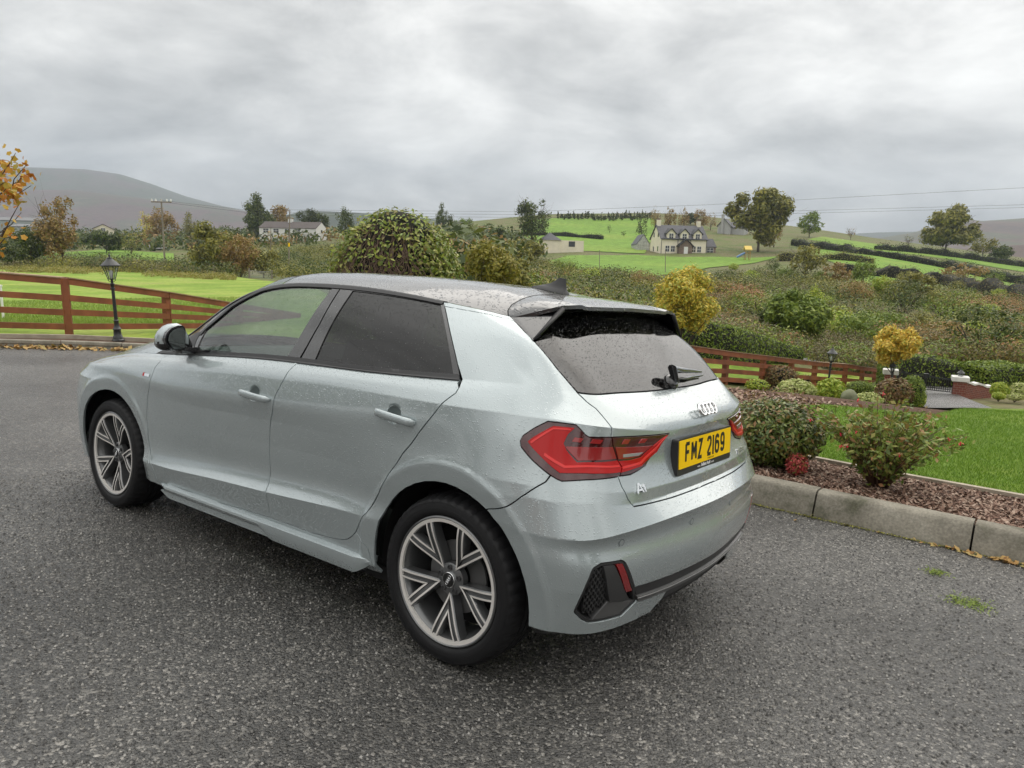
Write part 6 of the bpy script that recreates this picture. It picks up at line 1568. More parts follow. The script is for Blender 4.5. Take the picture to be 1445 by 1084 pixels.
# fuchsia: arching stems with leaves and hanging flowers
def fuchsia():
    root = empty('fuchsia_shrub', loc=D(-.72, -3.12)); tag(root, 'loose fuchsia bush with pink red flowers in the bark mulch', 'shrub')
    bs = bmesh.new(); LVs = []; flo = []
    for i in range(110):
        a = RNG.random()*6.28; sp = .06+.48*RNG.random()**.7; hh = .38+.34*RNG.random()*(1-.35*(sp/.5)); p0 = np.array([math.cos(a)*.05, math.sin(a)*.05, 0]); tip = np.array([math.cos(a)*sp, math.sin(a)*sp, hh*(1.12-.45*sp)])
        pts = []
        for k in range(7): u = k/6; q = p0+(tip-p0)*u; q[2] += .10*math.sin(math.pi*u)*(.4+sp); pts.append(q)
        tube(bs, pts, [.004-.0028*k/6 for k in range(7)], 4)
        for k in range(34):
            u = .15+.85*RNG.random(); j = min(5, int(u*6)); q = pts[j]*(1-(u*6-j))+pts[j+1]*(u*6-j); LVs.append(q+RNG.normal(size=3)*.028)
        if i % 7 == 0: flo.append(pts[4+i % 3]+RNG.normal(size=3)*.02)
    bm_obj('stem', bs, mat('fuchsia_stem', (.10, .05, .03), rough=.7), root, True)
    P_ = np.array(LVs); n = len(P_); nn = RNG.normal(size=(n, 3)); nn[:, 2] += .8; nn /= np.linalg.norm(nn, axis=1, keepdims=True); a = np.cross(nn, RNG.normal(size=(n, 3))); a /= np.linalg.norm(a, axis=1, keepdims=True); b_ = np.cross(nn, a); s = .024*(.6+.8*RNG.random((n, 1)))
    mesh_obj('foliage', np.stack([P_-a*s, P_+b_*s*.42, P_+a*s, P_-b_*s*.42], 1).reshape(-1, 3), np.arange(4*n).reshape(-1, 4), LM['fuchsia'], root, False)
    FL1, FL2 = mat('flower_red', (.62, .02, .05), rough=.5), mat('flower_purple', (.32, .02, .20), rough=.5)
    for q in flo:
        if q[2] < .05: continue
        bm = bmesh.new(); lathe(bm, [(.002, 0), (.004, -.012), (.006, -.020), (.004, -.03)], 6)
        for k in range(4): a = k*math.pi/2; v = [bm.verts.new(x) for x in ((.004*math.cos(a), .004*math.sin(a), -.015), (.016*math.cos(a+.3), .016*math.sin(a+.3), -.012), (.024*math.cos(a), .024*math.sin(a), -.022), (.016*math.cos(a-.3), .016*math.sin(a-.3), -.012))]; bm.faces.new(v)
        f = bm_obj('flower', bm, FL1, root, True); f.location = q; f.rotation_euler = (RNG.normal()*.3, RNG.normal()*.3, RNG.random()*6)
fuchsia()
def gb(nm, px, py, Y, wpx, hpx, label, kind, n=2500, size=.035, core=True, d=None, shell=.85, lobes=7):
    p = march(px, py, Y); Y = p[1]; w, h = wpx*Y/1010, hpx*Y/1010; b = bush(nm, p, w, h, label, kind, n, size, lobes=lobes, d=d or w*.8, shell=shell, k=.45)
    if core: solid_core(b, w, d or w*.8, h)
    return b
gb('variegated_bush', 1122, 565, 11.8, 56, 31, 'wide clipped yellow and green bush left of the lime ball shrub', 'vari', 3600, .045)
gb('ball_bush', 1170, 569, 12.0, 44, 37, 'round lime green ball shrub left of the grey boulder', 'lime', 3200, .045)
gb('spreading_bush', 1100, 549, 14.5, 54, 36, 'red and brown leaved spreading bush in front of the right fence', 'purple', 3200, .05)
gb('low_bush', 1068, 552, 12.5, 36, 18, 'small yellow green bush just behind the big clipped bush', 'lime', 1500, .04)
gb('low_bush', 1141, 545, 15.5, 40, 17, 'low red leaved bush between the spreading bush and the lamp post', 'purple', 1500, .05)
gb('dome_bush', 1213, 558, 14.5, 44, 22, 'flat dark green dome bush behind the boulder', 'mid', 3200, .03)
gb('purple_bush', 1259, 577, 12.2, 56, 46, 'purple brown leaved bush right of the dome bush', 'purple', 4200, .045)
gb('cone_bush', 1284, 577, 12.8, 40, 50, 'smooth green leaning cone bush at the right of the purple bush', 'mid', 5200, .028)
gb('low_bush', 1298, 575, 12.9, 16, 24, 'small yellow green bush at the foot of the cone bush', 'lime', 900, .035)
gb('variegated_bush', 1224, 575, 11.9, 42, 22, 'pale variegated low bush in front of the purple bush', 'vari', 2400, .04)
gb('dome_bush', 1409, 562, 15.5, 28, 24, 'golden green dome bush on the lawn at the right edge', 'lime', 2400, .04)
gb('variegated_bush', 1437, 563, 15.5, 30, 24, 'pale variegated rounded bush at the far right edge of the lawn', 'vari', 2200, .045)
gb('low_bush', 1409, 564, 14.8, 20, 11, 'tiny clipped bush in front of the golden dome bush', 'lime', 900, .035)
gb('low_bush', 1432, 565, 14.8, 26, 10, 'low pale bush in front of the variegated bush at the right edge', 'vari', 900, .035)
gb('low_bush', 1322, 566, 40, 10, 12, 'small dark shrub beyond the lane behind the gates', 'mid', 400, .12) if False else None
# boulder
bm = bmesh.new(); bmesh.ops.create_icosphere(bm, subdivisions=3, radius=1); w_ = 22*11.9/1010; h_ = 21*11.9/1010
for v in bm.verts: s = 1+.16*noise.noise(v.co*1.6+Vector((5, 2, 1))); v.co = Vector((v.co.x*w_/2*s, v.co.y*.12*s, h_*.42+v.co.z*h_*.56*s))
o = bm_obj('boulder', bm, mat('lichen_stone', (.16, .17, .10), rough=.9, var=.35, vscale=9, bump=.6, bscale=25), None, True); o.location = at(1197, 570, 11.9); tag(o, 'upright grey green boulder between the lime ball and the variegated bush', 'rock')

# ================================================================ trees near by
def lolly(px, py, Y, pytop, crw, pycb, label, kind, n, size, nm='golden_tree', lean=0, lobes=14):
    b = at(px, py, Y); H_ = hz(px, py, pytop, Y); cr = crw*Y/1010/2; tk = hz(px, py, pycb, Y)/H_
    return tree(nm, b, H_, cr, label, kind, n, size, tk, lobes, shell=.45, jit=1.0)
lolly(958, 530, 20, 380, 92, 472, 'big rounded golden yellow tree beyond the car roof', 'yellow', 12000, .060, lobes=24)
lolly(1255, 556, 17, 456, 62, 518, 'small golden yellow tree beside the left gate pier', 'gold', 7000, .052)
# autumn branches entering at the left edge
def edge_tree():
    base = at(-55, 520, 7.6); base = np.array([base[0], base[1], plane_z(base[0], base[1])]); root = empty('autumn_tree', loc=base); tag(root, 'thin tree with orange brown autumn leaves at the left edge', 'tree')
    bm = bmesh.new(); P0 = at(-50, 400, 7.6)-base; top = at(-40, 205, 7.6)-base; tube(bm, [(0, 0, -.1), tuple(P0), tuple(top)], [.05, .035, .012], 8)
    ends = [(38, 232, 7.4), (44, 262, 7.6), (22, 216, 7.5), (30, 300, 7.7), (12, 320, 7.4), (26, 290, 7.3), (5, 345, 7.6), (-60, 190, 7.7), (-110, 260, 7.8), (-100, 330, 7.5), (35, 246, 7.9), (10, 255, 7.2), (3, 232, 7.9), (24, 332, 7.5)]
    LVs = []
    for e in ends:
        q = at(*e)-base; s = np.array(P0)*(.55)+np.array(top)*.45 if e[1] < 280 else np.array(P0)*.85+np.array(top)*.15; pts = limb(bm, s, q, .014, .003, 5, .09, 6)
        nl = 46 if e[1] < 285 else 12
        for k in range(nl): u = .35+.65*RNG.random(); j = min(5, int(u*6)); LVs.append(pts[j]*(1-(u*6-j))+pts[j+1]*(u*6-j)+RNG.normal(size=3)*.055)
    bm_obj('trunk', bm, TWIG, root, True)
    P_ = np.array(LVs); n = len(P_); V = []; F = []
    for p in P_:     # lobed leaves
        s = .031*(.7+.6*RNG.random()); M = Matrix.Rotation(RNG.random()*6.28, 3, 'Z') @ Matrix.Rotation(RNG.random()*2.2, 3, 'X'); b0 = len(V); k = 10
        for i in range(k): a = 2*math.pi*i/k; r = s*(1 if i % 2 == 0 else .74)*(1.1 if i == 0 else 1); V.append(tuple(Vector(p)+M @ Vector((r*math.cos(a), r*math.sin(a), .1*s*math.cos(2*a)))))
        F.append([b0+i for i in range(k)])
    mesh_obj('crown', V, F, LM['autumn'], root, False)
edge_tree()
# ivy-covered mound behind the car roof
def ivy_mound():
    Y = 14.5; b = at(560, 470, Y); c = at(560, 350, Y)-b; root = empty('ivy_mound', loc=b); tag(root, 'large domed mound of green climbing leaves and bare stems behind the car roof', 'shrub')
    w = 92*Y/1010; top = hz(560, 470, 281, Y)
    C = np.array([[0, 0, top-w*.98], [-.28*w, 0, top-w*1.08], [.42*w, .0, top-w*1.18], [0, 0, top-w*1.9], [-.1*w, 0, top-w*.80], [.25*w, .1, top-w*.93]]); R_ = np.array([[w*.86, w*.8, w*.82], [w*.72, w*.6, w*.72], [w*.58, w*.6, w*.66], [w*.95, w*.85, w*.9], [w*.5, w*.5, w*.62], [w*.6, w*.6, w*.62]])
    V, F = leaves(C, R_, 38000, .066, shell=.80, aspect=1.35, up=.2)
    # thin the leaves on the lower left flank where the stems show
    q = V.reshape(-1, 4, 3); c0 = q.mean(1); lf = (c0[:, 2] < top-w*.55+.25*w*np.cos((c0[:, 0]+.3*w)/w*2)-.2*w) & (c0[:, 0] > -w*.80) & (c0[:, 0] < w*.30) & (c0[:, 1] < 0); keep = ~lf | (RNG.random(len(q)) < .38); q = q[keep]
    mesh_obj('foliage', q.reshape(-1, 3), np.arange(4*len(q)).reshape(-1, 4), LM['ivy'], root, False)
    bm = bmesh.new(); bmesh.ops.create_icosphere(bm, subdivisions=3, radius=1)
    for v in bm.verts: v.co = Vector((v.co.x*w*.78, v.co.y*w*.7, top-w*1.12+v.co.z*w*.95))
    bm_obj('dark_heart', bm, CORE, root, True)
    bm = bmesh.new()
    for i in range(120):
        a = -math.pi/2+(RNG.random()-.70)*1.9; x0 = math.cos(a)*w*.45; y0 = math.sin(a)*w*.45; pts = []
        for k in range(6): u = k/5; r = w*(.52+.42*math.sin(u*1.5)); pts.append((math.cos(a+.05*k*RNG.normal())*r+RNG.normal()*.03, math.sin(a)*r*.9+RNG.normal()*.03, top-w*(.42+1.0*u)+RNG.normal()*.03))
        tube(bm, pts, [.004, .007, .007, .006, .005, .003], 4)
    bm_obj('stem', bm, mat('ivy_stems', (.13, .085, .055), rough=.8), root)
ivy_mound()
tree('small_tree', G(690, 470, 26), at(690, 337, 26)[2]-G(690, 470, 26)[2], 42*26/1010, 'yellowing olive tree just right of the leafy mound', 'yolive', 5000, .09, .1, lobes=18, jit=.8)
tree('small_tree', at(725, 460, 30), hz(725, 455, 360, 30), 28*30/1010, 'olive green bush at the right foot of the yellowing tree', 'olive', 2600, .12, .05)

# ================================================================ trees farther off: px, foot py, depth, top py, width px, kind, label, bare
TR = [
 (88, 377, 84, 280, 66, 'brown', 'russet brown tree in the left hedgerow', .5, 2200), (45, 377, 84, 318, 52, 'dark', 'dark holly bush left of the russet tree', 0, 1500), (10, 376, 86, 345, 50, 'dark', 'dark bush at the left end of the hedgerow', 0, 1200),
 (298, 385, 74, 318, 74, 'olive', 'tangled olive brown thicket tree near the metal field gate', .6, 2600), (340, 388, 72, 330, 60, 'brown', 'brown thicket between the thicket tree and the metal gate', .6, 1800), (372, 388, 74, 342, 50, 'olive', 'low olive thicket behind the metal gate', .3, 1400),
 (230, 345, 210, 295, 50, 'brown', 'yellow brown tree behind the wooden pole', .3, 1500), (208, 340, 215, 300, 26, 'yellow', 'narrow yellow tree left of the wooden pole', 0, 700), (268, 340, 230, 300, 24, 'olive', 'small rounded olive tree right of the wooden pole', 0, 800),
 (362, 320, 230, 280, 48, 'dark', 'dark round tree behind the white bungalow', 0, 2200), (434, 318, 240, 288, 34, 'conifer', 'dark green tree over the bungalow gable', 0, 1500), (455, 325, 240, 302, 30, 'dark', 'lower dark tree right of the bungalow gable', 0, 1000), (395, 312, 260, 294, 40, 'brown', 'brown trees above the bungalow roof', 0, 1000),
 (488, 330, 200, 293, 30, 'dark', 'dark tree just left of the leafy mound', 0, 1200), (626, 318, 250, 291, 28, 'dark', 'dark round tree right of the leafy mound top', 0, 1200), (655, 322, 240, 305, 30, 'mid', 'low green tree right of the round one', 0, 700),
 (750, 345, 180, 279, 54, 'dark', 'bare topped ivy clad tree on the skyline left of the barn', 1, 1500), (700, 350, 150, 322, 60, 'dark', 'bramble thicket left of the barn', .2, 1600), (735, 370, 110, 340, 70, 'olive', 'scrub thicket below the barn', .3, 1800), (860, 325, 250, 318, 8, 'dark', 'small dark bush in the green field', 0, 200), (880, 332, 240, 326, 9, 'dark', 'second small dark bush in the green field', 0, 200),
 (1070, 350, 190, 267, 92, 'olive', 'tall spreading tree right of the farmhouse', .6, 6500), (1142, 332, 255, 300, 36, 'mid', 'small open tree alone on the skyline', .6, 1100), (1334, 358, 230, 297, 74, 'olive', 'large rounded tree on the right skyline', 0, 4200), (1092, 345, 205, 310, 26, 'brown', 'brown tree at the right flank of the tall spreading tree', .3, 700),
 (1200, 340, 268, 321, 16, 'brown', 'bare brown tree on the skyline', 1, 120), (1282, 348, 262, 330, 14, 'olive', 'small bare tree left of the large rounded tree', 1, 60), (1386, 362, 240, 335, 34, 'olive', 'wind bent tree right of the large rounded tree', .6, 900), (1410, 365, 230, 345, 34, 'dark', 'dark thorn bushes on the right skyline', 0, 1000),
 (1120, 492, 36, 408, 92, 'mid', 'big round evergreen bush on the scrub bank', 0, 9000), (1146, 470, 44, 411, 40, 'lime', 'lighter green bush behind the big evergreen', 0, 2200), (1088, 490, 38, 430, 46, 'dark', 'dark bush left of the big evergreen', 0, 2600), (1135, 405, 100, 348, 60, 'olive', 'pale bare thicket tree on the middle slope', 1, 700), (1180, 412, 95, 372, 50, 'brown', 'bare brown thicket right of the pale one', .8, 700), (1217, 410, 92, 365, 34, 'mid', 'small green tree on the middle slope', .2, 1100),
 (1240, 425, 80, 390, 36, 'lime', 'bright yellow green bush in mid slope', 0, 1000), (1290, 420, 82, 385, 56, 'olive', 'yellowish tree right of the bright bush', 0, 1700), (1260, 418, 84, 392, 30, 'olive', 'olive bush beside the bright one', 0, 800), (1053, 418, 88, 405, 36, 'lime', 'low yellow gorse bush beyond the golden tree', 0, 600),
 (1425, 490, 42, 465, 60, 'dark', 'dark bush on the slope at the right edge', 0, 1500), (1360, 388, 130, 372, 60, 'brown', 'thin brown thicket in the right fields', .6, 500), (925, 312, 260, 294, 18, 'brown', 'narrow brown tree behind the farmhouse left chimney', .6, 700), (944, 312, 262, 291, 22, 'brown', 'brown tree behind the middle of the farmhouse roof', .6, 800), (965, 312, 262, 294, 20, 'brown', 'brown tree behind the farmhouse roof right of the middle', .6, 700), (988, 316, 258, 293, 24, 'brown', 'brown tree behind the farmhouse right chimney', .6, 800), (1003, 318, 262, 300, 18, 'brown', 'thin brown tree between the two houses', .8, 400), (975, 318, 280, 300, 30, 'conifer', 'dark conifers above the farmhouse', 0, 700), (905, 330, 230, 300, 20, 'dark', 'dark tree at the left gable of the farmhouse', 0, 500),
 (150, 350, 160, 325, 60, 'dark', 'dark hedge tree below the left farm roofs', 0, 1300), (185, 350, 150, 320, 34, 'olive', 'bare bush by the wet lane', .8, 300),
]
for px, py, Y, pt, wpx, kind, label, bare, n in TR:
    n = int(n*(1.3 if n > 700 else 1))
    b = at(px, py, Y); zt = at(px, pt, Y)[2]; b[2] = min(float(ter(b[0], b[1]))-.1, zt-.6); H_ = zt-b[2]; tree('tree', b, H_, wpx*Y/1010/2, label, kind, n, max(.06, wpx*Y/1010/2*.085*(1 if n > 1500 else 1.25)), (.04 if bare and bare < 1 else .2) if bare or wpx < 14 else .02, 13, bare=bare)
protos = []
for i, (kd, w, h) in enumerate((('olive', 1.6, 1.5), ('dark', 1.8, 1.7), ('mid', 1.5, 1.3), ('brown', 1.7, 1.4), ('lime', 1.2, 1.0), ('mid', 2.2, 2.0))):
    protos.append((kd, w, h))
first = {}; spot_objs = []
spots = [(762, 395, 75), (800, 385, 100), (835, 398, 80), (870, 392, 95), (905, 405, 75), (740, 420, 50), (985, 392, 100), (1020, 400, 90), (1005, 425, 65), (1040, 445, 58), (1075, 455, 54), (1165, 432, 66), (1185, 448, 58), (1205, 425, 75), (1225, 455, 56), (1250, 470, 48), (1275, 440, 66), (1300, 470, 50), (1320, 440, 68), (1345, 460, 56), (1370, 480, 45), (1395, 445, 64), (1425, 440, 66), (1160, 400, 95), (1110, 395, 100), (1090, 380, 118), (1320, 425, 80), (1265, 425, 80), (1360, 430, 76), (1410, 420, 85), (1180, 480, 44), (1330, 495, 38), (1215, 490, 40), (1440, 462, 54), (1385, 500, 36), (1280, 398, 108), (1350, 410, 98), (1400, 402, 108), (1060, 395, 100), (1035, 380, 118)]
NM = {'olive': 'olive gorse bush', 'dark': 'dark thorn bush', 'mid': 'green scrub bush', 'brown': 'brown bramble bush', 'lime': 'yellow green gorse bush'}
for i, (px, py, Y) in enumerate(spots):
    kd, w, h = protos[(i*5+i//3) % 6]; q = march(px, py, Y)
    if (kd, w) not in first:
        o = bush('scrub_bush', q, w*2, h*1.6, NM[kd]+' in the scrub on the far slope', kd, 1500, .11, group=NM[kd]+'es scattered over the slope', lobes=8); first[(kd, w)] = o
    else: o = copy_tree(first[(kd, w)]); o.location = q
    o.rotation_euler = (0, 0, i*1.3); k = .8+.5*((i*37) % 11)/11; o.scale = (k, k, k*(.8+.3*((i*17) % 7)/7)); o.location.z -= .3; spot_objs.append((px, kd, o))
ORD = 'leftmost second third fourth fifth sixth seventh eighth ninth tenth eleventh twelfth thirteenth fourteenth fifteenth'.split()
for kd in NM:
    for i, (px, _, o) in enumerate(sorted([q for q in spot_objs if q[1] == kd], key=lambda q: q[0])):
        o['label'] = '%s on the far slope, %s' % (NM[kd], ('leftmost of its colour' if i == 0 else ORD[i]+' from the left of its colour'))
# row of conifers on the skyline
for i in range(46):
    px = 788+i*2.9+random.uniform(-1, 1); Y = 300+random.uniform(-6, 6); b = at(px, 309, Y); b[2] = min(b[2], float(ter(b[0], b[1]))); h = hz(px, 309, 309-random.uniform(7, 13), Y)
    root = empty('conifer', loc=b); tag(root, 'small conifer in the dark row along the field top', 'tree', 'row of conifers along the skyline of the green field')
    Cn = np.array([[0, 0, h*.30], [0, 0, h*.55], [0, 0, h*.8]]); Rn = np.array([[.30, .30, .28], [.22, .22, .25], [.12, .12, .22]])*h*[.75, .75, 1]
    V, F = leaves(Cn, Rn, 60, .45, shell=.4); mesh_obj('crown', V, F, LM['conifer'], root, False)
    bm = bmesh.new(); tube(bm, [(0, 0, -.5), (0, 0, h*.8)], .12, 4); bm_obj('trunk', bm, BARK, root)

# ================================================================ scrub: uncountable brambles, bracken, hedgerow bottoms, rough grass
def scrub(name, regions, kind, n, size, hgt, per=40):
    """clumps of leaves scattered over ground quads given as (px, py, Y) corner lists"""
    Vs = []; tot = 0
    for reg, share in regions:
        A = np.array([march(*c)[:2] for c in reg]); k = int(n*share/per)
        if k < 1: continue
        T = [(0, i, i+1) for i in range(1, len(A)-1)]; ar = np.array([abs(np.cross(A[b]-A[a], A[c]-A[a])) for a, b, c in T]); ti = RNG.choice(len(T), k, p=ar/ar.sum()); u, v = RNG.random((2, k)); s = u+v > 1; u[s], v[s] = 1-u[s], 1-v[s]
        T = np.array(T)[ti]; P_ = A[T[:, 0]]+(A[T[:, 1]]-A[T[:, 0]])*u[:, None]+(A[T[:, 2]]-A[T[:, 0]])*v[:, None]; z = ter(P_[:, 0], P_[:, 1]); h = hgt*(.4+.9*RNG.random(k)); seed = len(name)*3.7+ord(name[0]); ms = np.array([noise.noise(Vector((a*.09+seed, b*.09, seed))) for a, b in P_]); ok = ms > RNG.normal(0, .12, k)-.04; P_, z, h = P_[ok], z[ok], h[ok]; k = len(h); C = np.column_stack([P_, z+h*.35]); R_ = np.column_stack([h*.8, h*.8, h*.6])*(.7+.6*RNG.random((k, 1)))
        V, F = leaves(C, R_, k*per, size, shell=.5); Vs.append(V)
    V = np.concatenate(Vs); tag(mesh_obj(name, V, np.arange(len(V)).reshape(-1, 4), LM[kind], None, False), kind='stuff')
slope = [(960, 470, 40), (1110, 470, 46), (1190, 500, 36), (1460, 505, 31), (1500, 430, 85), (1330, 415, 88), (1210, 405, 95), (1080, 385, 120), (960, 400, 95), (830, 390, 118), (740, 370, 125), (690, 400, 62), (760, 440, 36)]
nearsl = [(1150, 500, 33), (1460, 512, 29), (1470, 470, 48), (1300, 455, 58), (1150, 460, 52)]
hl = [(0, 379, 82), (160, 380, 82), (330, 392, 69), (345, 386, 78), (160, 370, 98), (0, 370, 98)]
mid_l = [(380, 392, 72), (500, 400, 60), (520, 350, 170), (380, 350, 175)]
hr1 = [(1100, 372, 150), (1200, 384, 128), (1330, 402, 112), (1445, 422, 100), (1600, 440, 92), (1600, 448, 86), (1445, 430, 92), (1330, 412, 98), (1200, 396, 112), (1100, 380, 136)]
hr2 = [(1120, 344, 240), (1250, 358, 215), (1340, 372, 190), (1445, 392, 170), (1600, 415, 140), (1600, 422, 132), (1445, 400, 155), (1340, 378, 178), (1250, 364, 200), (1120, 350, 225)]
farsl = [(960, 400, 95), (1080, 385, 120), (1210, 405, 95), (1330, 415, 88), (1500, 432, 85), (1460, 470, 50), (1200, 470, 50), (1100, 460, 48), (980, 450, 50), (760, 430, 45), (690, 400, 62), (740, 370, 125), (830, 390, 118)]
near2 = [(1130, 505, 31), (1300, 514, 29), (1470, 512, 28), (1470, 465, 50), (1200, 465, 52), (960, 452, 50), (960, 475, 36), (1060, 490, 34)]
scrub('bramble_scrub', [(farsl, .62), (hl, .12), (mid_l, .26)], 'olive', 130000, .15, 1.2)
scrub('dark_scrub', [(farsl, .45), (hl, .27), (mid_l, .28)], 'dark', 100000, .15, 1.5)
scrub('brown_scrub', [(farsl, .8), (hl, .2)], 'scrub', 140000, .12, 1.0)
scrub('bramble_scrub', [(near2, 1)], 'scrub', 210000, .060, .75)
scrub('brown_scrub', [(near2, 1)], 'brown', 90000, .055, .6)
scrub('leaf_green_scrub', [(near2, .5)], 'olive', 150000, .060, .8)
scrub('bracken', [([(985, 425, 70), (1075, 440, 60), (1070, 412, 78), (1000, 405, 84)], .35), ([(1340, 440, 66), (1445, 455, 58), (1460, 422, 76), (1380, 418, 80)], .45), ([(730, 402, 62), (800, 396, 80), (800, 390, 90), (730, 394, 75)], .1), (near2, .1)], 'bracken', 90000, .10, .9)
scrub('rough_grass', [([(0, 384, 70), (330, 396, 60), (330, 390, 68), (0, 377, 80)], .55), ([(1130, 505, 33), (1250, 512, 31), (1250, 485, 38), (1150, 480, 40)], .25), (near2, .2)], 'straw', 90000, .085, .4)
scrub('leaf_green_scrub', [(slope, .7), (near2, .3)], 'mid', 90000, .10, .9)
far_hed = [(0, 352, 190), (340, 352, 190), (480, 345, 200), (480, 335, 260), (340, 330, 300), (0, 335, 300)]
scrub('distant_hedges', [(far_hed, .6), ([(640, 325, 250), (760, 350, 190), (720, 380, 95), (600, 400, 60), (560, 350, 160)], .4)], 'dark', 30000, .8, 4.0)
scrub('distant_thickets', [(far_hed, .5), ([(640, 325, 250), (760, 350, 190), (720, 380, 95), (600, 400, 60), (560, 350, 160)], .5)], 'brown', 16000, .7, 3.2)

# ================================================================ houses
SLATE = mat('roof_slate', (.075, .075, .085), rough=.6, var=.2, vscale=2); SLATEB = mat('roof_tile_brown', (.07, .055, .05), rough=.7, var=.2, vscale=2)
REND = mat('cream_render', (.76, .70, .56), rough=.85, var=.08, vscale=1); STONE = mat('brown_stone', (.20, .15, .12), rough=.9, var=.3, vscale=3); WREND = mat('white_render', (.66, .66, .64), rough=.85, var=.05)
GREYR = mat('grey_render', (.38, .38, .37), rough=.85, var=.08); WINM = mat('dark_window', (.03, .035, .04), rough=.15, coat=1); FRW = mat('white_frame', (.75, .75, .73), rough=.5); DRK = mat('dark_trim', (.025, .027, .03), rough=.6)
def hbox(nm, x0, x1, y0, y1, z0, z1, m, root): bm = bmesh.new(); box(bm, x0, x1, y0, y1, z0, z1); return bm_obj(nm, bm, m, root)
def gable_roof(nm, x0, x1, y0, y1, z, h, m, root, axis='x', ov=.3, th=.18):
    bm = bmesh.new()
    def pr(pts2, a, b):
        A = [bm.verts.new((a, p[0], p[1]) if axis == 'x' else (p[0], a, p[1])) for p in pts2]; B_ = [bm.verts.new((b, p[0], p[1]) if axis == 'x' else (p[0], b, p[1])) for p in pts2]
        n = len(A); bm.faces.new(A); bm.faces.new(B_[::-1]); [bm.faces.new((A[i], B_[i], B_[(i+1) % n], A[(i+1) % n])) for i in range(n)]
    lo, hi = (y0, y1) if axis == 'x' else (x0, x1); a, b = (x0-ov, x1+ov) if axis == 'x' else (y0-ov, y1+ov); mid = (lo+hi)/2; sl = h/((hi-lo)/2)
    pr([(lo-ov, z-sl*ov), (mid, z+h), (hi+ov, z-sl*ov), (hi+ov, z-sl*ov+th), (mid, z+h+th), (lo-ov, z-sl*ov+th)], a, b)
    bmesh.ops.recalc_face_normals(bm, faces=bm.faces); return bm_obj(nm, bm, m, root)
def gable_wall(nm, x0, x1, y0, y1, z0, z1, h, m, root, axis='x'):
    """walls with the two triangular gable ends"""
    bm = bmesh.new()
    if axis == 'x': A = [(x0, y0, z0), (x0, y1, z0), (x0, y1, z1), (x0, (y0+y1)/2, z1+h), (x0, y0, z1)]; B_ = [(x1, p[1], p[2]) for p in A]
    else: A = [(x0, y0, z0), (x1, y0, z0), (x1, y0, z1), ((x0+x1)/2, y0, z1+h), (x0, y0, z1)]; B_ = [(p[0], y1, p[2]) for p in A]
    A = [bm.verts.new(p) for p in A]; B_ = [bm.verts.new(p) for p in B_]; bm.faces.new(A); bm.faces.new(B_[::-1]); [bm.faces.new((A[i], B_[i], B_[(i+1) % 5], A[(i+1) % 5])) for i in range(5)]
    bmesh.ops.recalc_face_normals(bm, faces=bm.faces); return bm_obj(nm, bm, m, root)
def win(x, z, w, h, y, root, bars=True, fm=None):
    f = hbox('window', x-w/2-.07, x+w/2+.07, y-.05, y+.02, z-.07, z+h+.07, fm or FRW, root); hbox('pane', x-w/2, x+w/2, y-.065, y-.045, z, z+h, WINM, f)
    if bars: hbox('glazing_bar', x-.035, x+.035, y-.085, y-.06, z, z+h, fm or FRW, f); hbox('glazing_bar', x-w/2, x+w/2, y-.083, y-.062, z+h*.5-.03, z+h*.5+.03, fm or FRW, f)
def farmhouse():
    Y = 180; k = Y/1025; b = at(932, 360, Y); root = empty('farmhouse', loc=b); root.rotation_euler = (0, 0, math.radians(8)); tag(root, 'cream farmhouse with three dormer gables and slate roof on the green slope', 'house')
    W = 66*k; D_ = 8.0; e = 23*k; r = 19.5*k-.2       # width, depth, eaves, roof rise
    # origin near the left front corner
    gable_wall('wall', 0, W, 0, D_, -1, e, r*1.0, REND, root); gable_roof('roof', 0, W, 0, D_, e, r, SLATE, root, th=.15)
    for x in (.5, W-.8): c = hbox('chimney', x-.45, x+.45, D_/2-.4, D_/2+.4, e+r-.4, e+r+1.3, REND, root); [hbox('chimney_pot', x+dx-.13, x+dx+.13, D_/2-.13, D_/2+.13, e+r+1.3, e+r+1.8, STONE, c) for dx in (-.2, .2)]
    for i, x in enumerate((W*.21, W*.50, W*.79)):
        dw = gable_wall('dormer', x-1.05, x+1.05, -.06, 2.6, e-.4, e+1.25, 1.0, REND, root, 'y'); gable_roof('dormer_roof', x-1.05, x+1.05, -.06, 3.0, e+1.25, 1.0, DRK, root, 'y', ov=.28, th=.22)
        win(x, e-.05, 1.0, 1.2, -.07, root)
    for x in (W*.14, W*.26, W*.72, W*.84): win(x, .9, .95, 1.35, 0, root)
    gable_wall('porch', W*.5-1.6, W*.5+1.6, -1.5, 0, -1, 2.4, 1.4, STONE, root, 'y'); gable_roof('porch_roof', W*.5-1.6, W*.5+1.6, -1.5, 0, 2.4, 1.4, DRK, root, 'y', ov=.35, th=.2)
    hbox('door', W*.5-.5, W*.5+.5, -1.56, -1.5, 0, 2.1, FRW, root)
    for x in (.02, W*.36, W*.64, W-.1): hbox('downpipe', x, x+.1, -.1, 0, 0, e-.1, DRK, root)
    hbox('gutter', -.3, W+.3, -.42, -.28, e-.25, e-.1, DRK, root)
    for z, n_ in ((.9, 2), (e+.3, 2)):
        for q in range(n_):
            yq = 2.2+q*3.2; f = hbox('window', -.05, .02, yq-.45, yq+.45, z, z+1.3, FRW, root); hbox('pane', -.07, -.045, yq-.38, yq+.38, z+.07, z+1.23, WINM, f)
    # lower wing on the right
    gable_wall('wing', W, W+13*k*1.0+.8, 1.5, 6.5, -1, 9*k*1.0+.7, 1.9, STONE, root); gable_roof('wing_roof', W+.02, W+13*k+.8, 1.5, 6.5, 9*k+.7, 1.9, SLATE, root, ov=.15); win(W+1.6, .8, 1.6, 1.2, 1.5, root)
    return root
farmhouse()
